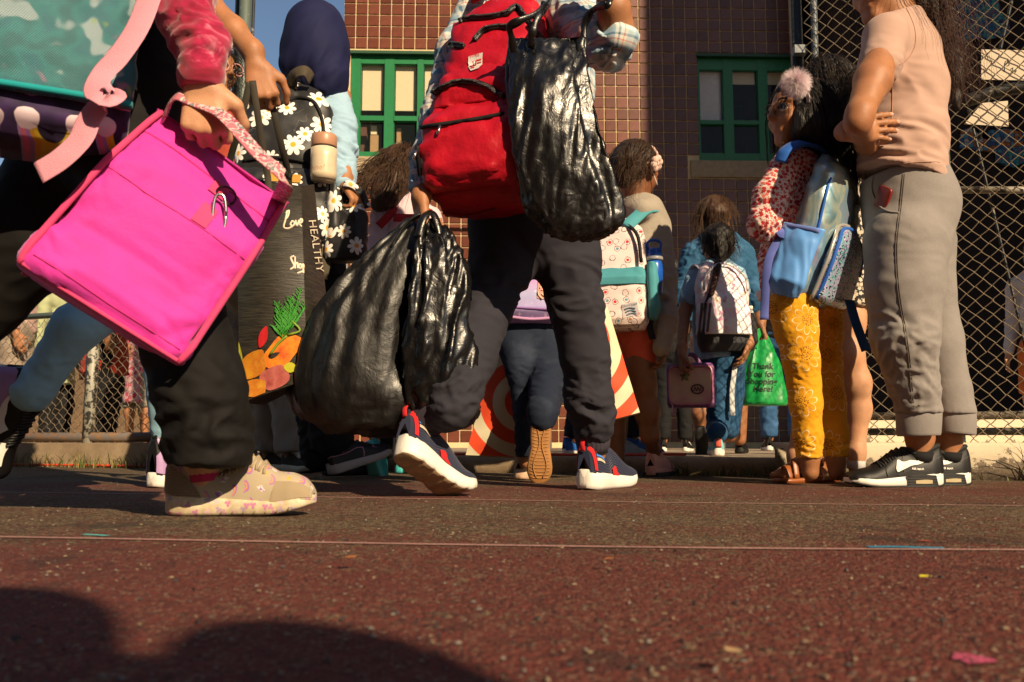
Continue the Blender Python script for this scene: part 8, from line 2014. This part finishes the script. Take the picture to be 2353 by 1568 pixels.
V, Q, T, uv = grid(TR_, GT, GB, BR_, bulge=.006); gp_ = put('side_panel', mesh('side_panel', V, Q, uv=uv), BTOTE, tt)
bk_ = A(0.02, .13, 0); V, Q, T, uv = grid(TL_ + bk_, GT, GB, BL_ + bk_); put('back_panel', mesh('back_panel', V, Q[:, ::-1], uv=uv), BTOTE, tt)
V, Q, T, uv = grid(BL_, BR_, GB, BL_ + bk_, 6); put('base', mesh('base', V, Q), BTOTE, tt)
V, Q, T, uv = grid(TL_ + bk_, TL_, BL_, BL_ + bk_, 6); put('side_panel', mesh('side_panel', V, Q), BTOTE, tt)
for pts in ([(574, 190, 2.02), (562, 240, 2.03), (545, 310, 2.06), (528, 370, 2.10), (524, 410, 2.12)], [(580, 186, 2.02), (590, 250, 2.03), (602, 330, 2.06), (614, 400, 2.09), (618, 440, 2.09)], [(616, 205, 2.08), (632, 270, 2.10), (648, 340, 2.14), (662, 398, 2.20), (664, 425, 2.22)]):
    b = Buf(); strap(b, spline(WW(*pts), 24), .016, .004, A(.2, -1, 0)); b.put('handle', plain('black_brown_webbing', (.030, .024, .015), .8, .5, 600), tt)
b = Buf(); tube(b, spline(WW((655, 395, 2.16), (662, 405, 2.15), (668, 400, 2.15), (664, 412, 2.15)), 10), .006, 6); b.put('knot', BTAPE, tt)
TF_, TG_ = bvh(fp_), bvh(gp_); CRM = plain('cream_ink', (.70, .60, .46), .6)
strokes_on(TF_, [[(660, 484), (656, 505), (652, 522), (662, 525), (672, 520)], [(656, 490), (664, 484), (662, 496), (656, 505)], [(672, 507), (667, 515), (672, 520), (677, 513), (672, 507)], [(679, 506), (682, 519), (687, 506)], [(689, 514), (695, 508), (691, 503), (688, 512), (692, 520), (697, 515)]], .0030, CRM, fp_, 'lettering', -.0016)
strokes_on(TF_, [[(676, 588), (668, 592), (672, 603), (676, 612), (666, 620)], [(678, 590), (678, 618)], [(678, 608), (683, 604), (684, 617)], [(689, 606), (686, 613), (690, 617), (693, 611), (689, 606)], [(696, 606), (697, 628)], [(697, 608), (702, 607), (701, 616), (697, 616)], [(683, 628), (700, 622)]], .0030, CRM, fp_, 'lettering', -.0016)
V, Fs = text_mesh('HEALTHY', 27, spacing=1.05); P_ = []
for x, y, _ in V:
    pu = cast(TG_, 716 + x * .16 - y * -.9 - 0, 566 + x * 1.0 - y * .05, .003); P_.append(pu if pu is not None else (P_[-1] if P_ else W(715, 560, 2.1)))
me = bpy.data.meshes.new('lettering'); me.from_pydata([tuple(p) for p in P_], [], Fs); put('lettering', me, CRM, gp_)
def blotch(name, cols, sc=22):
    m = Mat(name, cols[0], .55); c = m.co(); m.set('Base Color', m.ramp(m.noise(c, sc, 4, .6), [(.3 + .4 * i / max(1, len(cols) - 1), k) for i, k in enumerate(cols)])); return m.m
ORG = blotch('pepper_orange', [(.60, .10, .008), (.66, .22, .01), (.50, .06, .01)]); AMB = blotch('squash_amber', [(.55, .24, .01), (.46, .14, .01), (.60, .32, .03)]); REDP = blotch('beet_red', [(.32, .06, .05), (.45, .12, .10), (.24, .03, .03)]); YELP = blotch('lemon', [(.5, .45, .02), (.35, .36, .02)])
def vegp(pts, mat, nm, off):
    P_ = [cast(TF_, u, v, off) for u, v in pts]; P_ = np.array([p for p in P_ if p is not None])
    if len(P_) < 3: return
    b = Buf(); c_ = P_.mean(0); n = len(P_); b.add(np.concatenate([P_, c_[None]]), None, [[n, i, (i + 1) % n] for i in range(n)]); b.put(nm, mat, fp_, False)
def blob(c, rx, ry, rot_, n=20, wob=.12, sd=1): 
    return [(c[0] + rx * math.cos(a) * math.cos(rot_) - ry * math.sin(a) * math.sin(rot_) + wob * rx * math.sin(a * 3 + sd), c[1] + rx * math.cos(a) * math.sin(rot_) + ry * math.sin(a) * math.cos(rot_)) for a in np.linspace(0, 2 * PI, n, endpoint=False)]
vegp(blob((648, 808), 50, 32, -.7), ORG, 'printed_pepper', .002); vegp(blob((585, 838), 38, 24, -1.0, sd=3), AMB, 'printed_squash', .0024); vegp(blob((632, 868), 36, 26, -.6, sd=5), REDP, 'printed_beet', .0028); vegp(blob((588, 892), 28, 20, -.3, sd=4), AMB, 'printed_squash', .0032); vegp(blob((606, 775), 9, 26, .3), plain('chili_red', (.50, .015, .02), .5), 'printed_chili', .0034); vegp(blob((551, 820), 7, 36, -.08), YELP, 'printed_lemon', .0034); vegp(blob((668, 845), 14, 12, 0), YELP, 'printed_lemon', .0036)
rr = np.random.default_rng(31); DILL = [plain('dill_green', (.03, .24, .015), .6), plain('dill_yellow', (.16, .26, .02), .6)]
sts = []
for (u0, v0, u1, v1) in ((655, 775, 690, 668), (658, 772, 668, 690), (655, 778, 638, 700), (652, 780, 630, 755), (660, 770, 703, 700)):
    for t in np.linspace(.15, 1, 15):
        u, v = u0 + (u1 - u0) * t, v0 + (v1 - v0) * t
        for sg in (-1, 1): L_ = 15 * (1.15 - t) + 4; sts.append([(u, v), (u + sg * L_ * .6 + rr.normal() * 2, v - L_ * .8), (u + sg * L_ + rr.normal() * 2, v - L_ * 1.3)])
    sts.append([(u0, v0), ((u0 + u1) / 2 + 3, (v0 + v1) / 2), (u1, v1)])
strokes_on(TF_, sts[::2], .0009, DILL[0], fp_, 'printed_dill', .004, 5); strokes_on(TF_, sts[1::2], .0009, DILL[0], fp_, 'printed_dill', .004, 5); strokes_on(TF_, [[(660, 772), (640, 790), (622, 815)], [(662, 770), (690, 760), (672, 740)]], .003, DILL[1], fp_, 'printed_stem', .004, 8)

# ================================================================== foreground child with the pink lunch bag
Y = 1.50
fg = root('person', 'child in red tie-dye top and wide black trousers striding past with the pink bag', 'person', A(W(300, 1100, Y)[0], Y, 0))
UPROF = ([0, .03, .1, .25, .39, .48, .56, .62, .745, .85, .93, .97, 1], [.23, .275, .25, .205, .18, .235, .30, .27, .195, .17, .125, .08, .02])
u1 = Shoe(G(384, 1184), A(1, -.03, .012), .262, sole=(.125, .085), prof=UPROF, wide=1.0, spring=.075); fk, fb_ = u1.T(A(.24, 0, .42)), u1.T(A(.26, 0, .22))
fc_, ff = W(330, -560, 1.55), nrm(A(1, .05, 0)); hg, hp = head_groups(fc_, ff, .21)
pw = W(463, 186, 1.40)
solid('body', hg + [(.03, [cap_(hp(0, -.1, -.28), W(320, -430, 1.55), .045)] + ch((320, -360, 1.56, 110), (300, -60, 1.58, 120), (270, 250, 1.58, 120))), (.02, ch((380, -330, 1.44, 46), (430, -60, 1.42, 42), (455, 80, 1.40, 34), (463, 150, 1.40, 32), (463, 196, 1.40, 31))), (.02, ch((300, -330, 1.70, 46), (270, -60, 1.74, 42), (300, 150, 1.72, 32))),
    (.03, ch((290, 380, 1.54, 85), (410, 700, 1.50, 66)) + [cap_(W(410, 700, 1.50), fk, .048, .034), cap_(fk, fb_, .034, .03)]), (.03, ch((210, 380, 1.62, 85), (70, 550, 1.64, 70), (-90, 690, 1.64, 48), (-230, 860, 1.66, 34), (-262, 950, 1.67, 30)))]
    + hand_groups(pw, nrm(A(.12, -.05, -1)), A(-.1, 1, -.1), .97, 1, [(1.25, 1.35, .8), (1.2, 1.35, .8), (1.2, 1.35, .8), (1.2, 1.3, .8)], thumb=(.8, .5)), SK_LIGHT, fg, .0042)
nails(fg, 1)
hair_cap(fc_, ff, .21, HR_BLACK, fg, vox=.012)
TIE = mk_tiedye()
solid('jacket', [(.03, ch((320, -360, 1.56, 130), (305, -100, 1.58, 140), (290, -10, 1.58, 142))), (.012, ch((385, -320, 1.44, 78), (420, -40, 1.42, 78), (428, 40, 1.41, 64), (448, 75, 1.405, 52))), (.010, ch((430, 98, 1.41, 44), (462, 98, 1.40, 60), (490, 104, 1.405, 42)) + ch((462, 84, 1.40, 58), (463, 120, 1.40, 58))), (.006, ch((463, 150, 1.40, 52), (463, 178, 1.40, 55))), (.03, ch((300, -330, 1.70, 76), (272, -60, 1.74, 70), (298, 130, 1.72, 52)))], TIE, fg, .0050,
    cuts=[(W(463, 206, 1.40), nrm(A(.05, 0, -1))), (W(300, 24, 1.58), A(0, 0, -1))] if False else [(W(463, 206, 1.40), nrm(A(.05, 0, -1)))], sm=2, wr=[(.008, 22, A(.1, 0, 1), 1.7, mixmask((1, near(W(450, 60, 1.36), .08)), (.5, near(W(420, -20, 1.36), .1))))])
BLKT = cloth('black_cotton_twill', (.0045, .004, .004), .8, .15, 800, .3, .08)
solid('trousers', [(.035, ch((305, 30, 1.58, 118), (285, 200, 1.58, 132), (265, 360, 1.58, 136))), (.03, ch((300, 380, 1.54, 118), (395, 680, 1.50, 104), (462, 900, 1.50, 96), (478, 1000, 1.51, 90), (483, 1084, 1.52, 88))), (.03, ch((190, 360, 1.64, 130), (70, 540, 1.64, 122), (-70, 690, 1.64, 104), (-190, 810, 1.65, 84), (-245, 890, 1.66, 70)))], BLKT, fg, .0062, cuts=[(W(478, 1075, 1.47), nrm(A(-.04, 0, -1)))], sm=2,
    wr=[(.012, 12, A(.3, 0, 1), 1.7, mixmask((1, near(W(470, 980, 1.44), .12)), (.25, lambda V: 1 + 0 * V[:, 0]))), (.004, 28, A(.2, 0, 1), 1.5, near(W(470, 1000, 1.44), .12))])
UC, PSOLE = mk_unicorn_canvas(), mk_printed_sole(); TAUPE = cloth('taupe_mesh', (.30, .235, .15), .9, .06, 420, .6)
o = u1.build(fg, PSOLE, UC, M_CREAM, TAUPE, TAUPE, 6, collar_r=.022, heel_tab=TAUPE)
u1.decal([(.77, .999), (.84, .999), (.91, .999), (.975, .99)], [(.73, .02), (.80, .0), (.90, .0), (.985, .0)], -1, TAUPE, o, 'toe_cap', .006); u1.decal([(.77, .999), (.84, .999), (.91, .999), (.975, .99)], [(.73, .02), (.80, .0), (.90, .0), (.985, .0)], 1, TAUPE, o, 'toe_cap', .006)
DOTS = Mat('embossed_taupe', (.22, .17, .11), .8); v_ = DOTS.voro(DOTS.mapv(DOTS.co(), (1, .2, 1)), 210, rnd=.15); DOTS.set('Base Color', DOTS.mix(DOTS.step(v_, .5, .25), (.19, .14, .085), (.30, .23, .15))); DOTS.bump(v_ * -1.0, .6, .003); DOTS = DOTS.m
for sd in (-1, 1): u1.decal([(.0, .70), (.08, .70), (.17, .56), (.25, .2), (.27, .02)], [(.0, .02), (.08, .02), (.17, .02), (.24, .01), (.27, .0)], sd, DOTS, o, 'heel_counter', .006)
GRV = plain('sole_groove', (.22, .16, .09), .8)
for k in range(7):
    x = .40 + .075 * k; b = Buf(); tube(b, u1.T(np.array([[x, -u1.hw(x) * 1.05, u1.z0(x) + .012], [x + .012, -u1.hw(x) * 1.062, u1.z0(x) + .030]])), .0014, 4); b.put('sole_groove', GRV, o)
u2 = Shoe(W(-318, 955, 1.67), A(.42, .06, -.90), .25, up=A(.90, 0, .42), sole=(.125, .085), prof=UPROF, spring=.075, bend=.2); u2.build(fg, PSOLE, UC, M_CREAM, TAUPE, TAUPE, 6, collar_r=.022)
b = Buf(); tube(b, np.array([fk + A(0, 0, .05), fk, fb_]), .033, 20); b.put('sock', cloth('magenta_sock', (.38, .02, .10)), fg)
# pink lunch bag
pk = root('lunch_bag', 'big hot pink insulated lunch bag swinging from the hand in front', 'lunch bag', W(300, 760, 1.4))
n_ = nrm(A(.42, -.90, .0)); r_ = nrm(A(.765, .357, -.52)); u_ = np.cross(n_, r_)
ctr = W(388, 518, 1.365); wB, hB, dB = .256, .340, .115
fr = Frame(ctr - u_ * hB / 2 - n_ * dB, r_, u_)
def pinkm():
    m = Mat('hot_pink_polyester', (.66, .010, .26), .7); c = m.co()
    m.set('Base Color', m.mix(1.0, (.60, .022, .33), m.ramp(m.noise(c, 14, 3), [(.3, .88), (.7, 1.06)]), 'MULTIPLY')); m.set('Sheen Weight', .2)
    m.bump(m.noise(c, 1100, 2) * .5 + m.noise(c, 24, 3) * 1.4 + m.noise(c, 160, 3) * .5, .5, .003); return m.m
PK = pinkm(); CORT = cloth('coral_binding', (.60, .050, .16), .8, .15, 300, .6)
pod = Pod(fr, 0, hB, wB, dB, 6.5, wt=((0, 1.04), (.04, 1.07), (.5, 1.03), (.9, .98), (1, .96)), dt=((0, .95), (.05, 1), (.6, .94), (.9, .50), (1, .26)))
po = pod.build('bag_body', PK, pk, 60, 88, wr=[(.016, 7, A(.3, 0, 1), 1.2, None), (.0045, 22, A(.6, 0, .8), 1.8, None), (.0012, 70, None, 1, None)])
T7 = bvh(po)
def edge(xs_, zs_, r=.0055, nm='binding'):
    P_ = []
    for x, z in zip(xs_, zs_): a, d = pod.ab(z / hB); P_.append(fr(x * a, z, d * 1.0))
    b = Buf(); tube(b, spline(np.array(P_), 40), r, 6); b.put(nm, CORT, pk)
zz = np.linspace(.0, hB, 14); edge(np.full(14, .985), zz); edge(np.full(14, -.985), zz)
def edge2(sg):
    P_ = []
    for z in np.linspace(0, hB, 14): a, d = pod.ab(z / hB); P_.append(fr(sg * a * .985, z, .004))
    b = Buf(); tube(b, spline(np.array(P_), 40), .0055, 6); b.put('binding', CORT, pk)
edge2(-1); edge2(1)
xs_ = np.linspace(-1, 1, 16); edge(xs_ * .985, np.full(16, .002), .0035)
R = []   # coral band inside the left gusset
for z in np.linspace(.01, hB, 16): a, d = pod.ab(z / hB); R.append([fr(-a * 1.008 - .0015, z, d * q) for q in (.10, .4, .7, .92)])
V, Q, T, uv = loft(np.array(R), closed=False); put('gusset_band', mesh('gusset_band', V, Q, uv=uv), CORT, pk)
SEAMP = plain('pink_seam_dark', (.40, .010, .13), .8)
def fseam(x0, z0, x1, z1, r=.0009, off=.0004): 
    b = Buf(); q = np.linspace(0, 1, 30); P_ = [po_pt(x0 + (x1 - x0) * t, z0 + (z1 - z0) * t, off) for t in q]; tube(b, np.array(P_), r, 4); b.put('seam', SEAMP, pk)
def po_pt(x, z, off=.001):
    o_ = Vector(fr(x, z, .4).tolist()); d = Vector((-fr.n).tolist()); h, n, i, _ = T7.ray_cast(o_, d)
    return np.array(h) + fr.n * off if h is not None else pod.front(x, z, off)
fseam(-.122, .195, .122, .195); fseam(-.122, .020, .122, .018, .0012); fseam(-.122, .287, .122, .285, .0016)
def qpatch(x0, z0, x1, z1, mat, nm, off=.003, sk=0.0):
    R = [[po_pt(x0 + (x1 - x0) * i + sk * j, z0 + (z1 - z0) * j, off) for i in np.linspace(0, 1, 8)] for j in np.linspace(0, 1, 8)]; V, Q, T, uv = loft(np.array(R), closed=False); return put(nm, mesh(nm, V, Q, uv=uv), mat, pk)
qpatch(.020, .198, .046, .240, CORT, 'hook_patch'); tbp = qpatch(.012, .262, .040, .290, CORT, 'ring_tab', .004)
R = [[fr(x, hB - .004 + dz, .03 * .26 + q) for q, dz in ((.012, 0), (.03, .004), (.012, .010), (-.01, .004))] for x in np.linspace(-wB / 2, wB / 2, 24)]
V, Q, T, uv = loft(np.array(R)); put('top_fold', mesh('top_fold', V, [Q, T], uv=uv), PK, pk)
cp = po_pt(.040, .272, .010); b = Buf(); tube(b, cp + np.array([fr.r * .016 * math.cos(a) + fr.u * .013 * math.sin(a) + fr.n * .004 * math.sin(a) for a in np.linspace(0, 2 * PI, 21)]), .0022, 6); b.put('ring', plain('dark_ring', (.05, .03, .04), .3, metal=.8), pk)
cp2 = po_pt(.040, .25, .014); ez = A(0, 0, -1); ex = nrm(A(.9, .3, 0)); b = Buf(); tube(b, cp2 + np.array([ex * .010 * math.copysign(abs(math.cos(a)) ** .6, math.cos(a)) + ez * (.018 + .033 * math.sin(a)) for a in np.linspace(0, 2 * PI, 33)]), .0030, 8); b.put('carabiner', M_METAL, pk)
def hpat():
    m = Mat('patterned_handle', (.5, .2, .25), .7); v = m.co('UV'); n = m.noise(v, 60, 2, .5, 'Color'); a_, b__, c__ = m.sep(n)
    m.set('Base Color', m.ramp(a_, [(.38, (.46, .13, .17)), (.45, (.62, .42, .42)), (.53, (.36, .05, .10)), (.58, (.10, .24, .22)), (.62, (.58, .34, .36))], 'CONSTANT')); return m.m
b = Buf(); strap(b, spline(np.array([fr(.112, hB - .01, .04), W(655, 412, 1.36), W(590, 350, 1.36), W(528, 280, 1.37), W(490, 252, 1.385), W(440, 232, 1.39), W(405, 222, 1.39), fr(-.112, hB - .01, .04)]), 50), .026, .004, A(.5, -.75, .45)); b.put('handle', hpat(), pk)
# teal mesh backpack
tp = root('backpack', 'teal mesh fronted backpack with rainbow printed base at the left edge', 'backpack', W(60, 300, 1.4))
fr = Frame(W(70, 372, 1.49), A(.89, .46, 0), A(.0, .0, 1)); pod = Pod(fr, 0, .42, .305, .16, 3.2, wt=((0, .80), (.05, .96), (.3, 1), (.8, .95), (1, .6))); pod.build('pack_body', mk_rainbow(), tp, 40, 64, wr=[(.006, 14, None, 1, None)])
p2 = Pod(fr, .064, .33, .302, .030, 3.4, y0=.148, wt=((0, .97), (.4, 1), (.8, .96), (1, .7)), dt=((0, .95), (.3, 1), (1, .6))); TM = mk_mesh_teal(); o2 = p2.build('mesh_pocket', TM, tp, 40, 64, wr=[(.008, 16, A(.6, 0, 1), .5, None)])
b = Buf(); P_ = np.array([p2.front(x, .068, .002) for x in np.linspace(-.143, .143, 24)]); tube(b, P_, .006, 6); b.put('pocket_hem', cloth('teal_hem', (.008, .26, .28)), tp)
PKW = plain('pink_webbing', (.62, .26, .33), .8, .8, 420)
PW = spline(WW((352, -30, 1.34), (318, 60, 1.30), (272, 130, 1.28), (240, 165, 1.27), (222, 200, 1.25), (240, 222, 1.235), (258, 222, 1.245), (236, 236, 1.26), (205, 275, 1.26), (185, 320, 1.255), (140, 365, 1.25), (88, 398, 1.25)), 70)
nv = np.tile(A(-.1, -1, .25), (70, 1)); t = np.linspace(0, 1, 70); nv = nv + np.stack([.9 * np.exp(-((t - .47) / .06) ** 2), 0 * t, .9 * np.exp(-((t - .52) / .05) ** 2)], 1)
b = Buf(); strap(b, PW, .040, .0016, nv); b.put('strap_end', PKW, tp)

# ================================================================== people beyond the fences
FG = 'people beyond the left fence'
figure('person in long dark red coat beyond the left fence', 232, 5.3, 1.5, (1, .2), cloth('dark_red_coat', (.36, .030, .014)), M_BLACKC, SH_BW, SK_BROWN, HR_BLACK, .02, vox=.013, long=.33)
figure('person in pale green shirt and black trousers beyond the left fence', 120, 5.7, 1.22, (1, -.2), cloth('pale_green_shirt', (.34, .38, .22)), M_BLACKC, SH_BW, SK_TAN, HR_BLACK, .02, vox=.013, long=.38)
figure('child in pink plaid shirt and grey shorts beyond the left fence', 316, 6.2, 1.10, (-.4, -1), (lambda m: m)(mk_floral('pink_plaid', (.62, .40, .44), [(.55, .08, .14), (.62, .30, .34)], 24)), cloth('grey_shorts', (.22, .20, .17)), SH_BW, SK_TAN, HR_DARK, .02, legs='shorts', vox=.012, long=.33)
figure('person in pale pink top at the far left beyond the fence', 20, 5.4, 1.55, (1, .3), cloth('pale_rose_top', (.44, .30, .27)), cloth('light_trousers', (.26, .21, .17)), SH_BW, SK_TAN, HR_BROWN, .02, vox=.013)
figure('child in white shirt and orange shorts beyond the right fence', 2415, 4.4, 1.12, (-.8, -.6), cloth('white_shirt', (.50, .48, .52)), cloth('orange_shorts', (.50, .13, .03)), SH_BW, SK_LIGHT, HR_BROWN, .02, legs='shorts', vox=.012)
figure('adult standing behind the camera whose head shadow lies low at the bottom of the asphalt', 0, 1, 1.7, (-.6, .8), cloth('dark_coat', (.02, .02, .025)), M_BLACKC, SH_BW, SK_TAN, HR_BLACK, 0, vox=.014, pos=(1.36, -1.74))
figure('teenager standing behind the camera whose shadow lies at the left edge of the asphalt', 0, 1, 1.52, (-.6, .8), cloth('dark_jumper', (.02, .02, .025)), M_BLACKC, SH_BW, SK_TAN, HR_BLACK, 0, vox=.014, pos=(.93, -1.34))
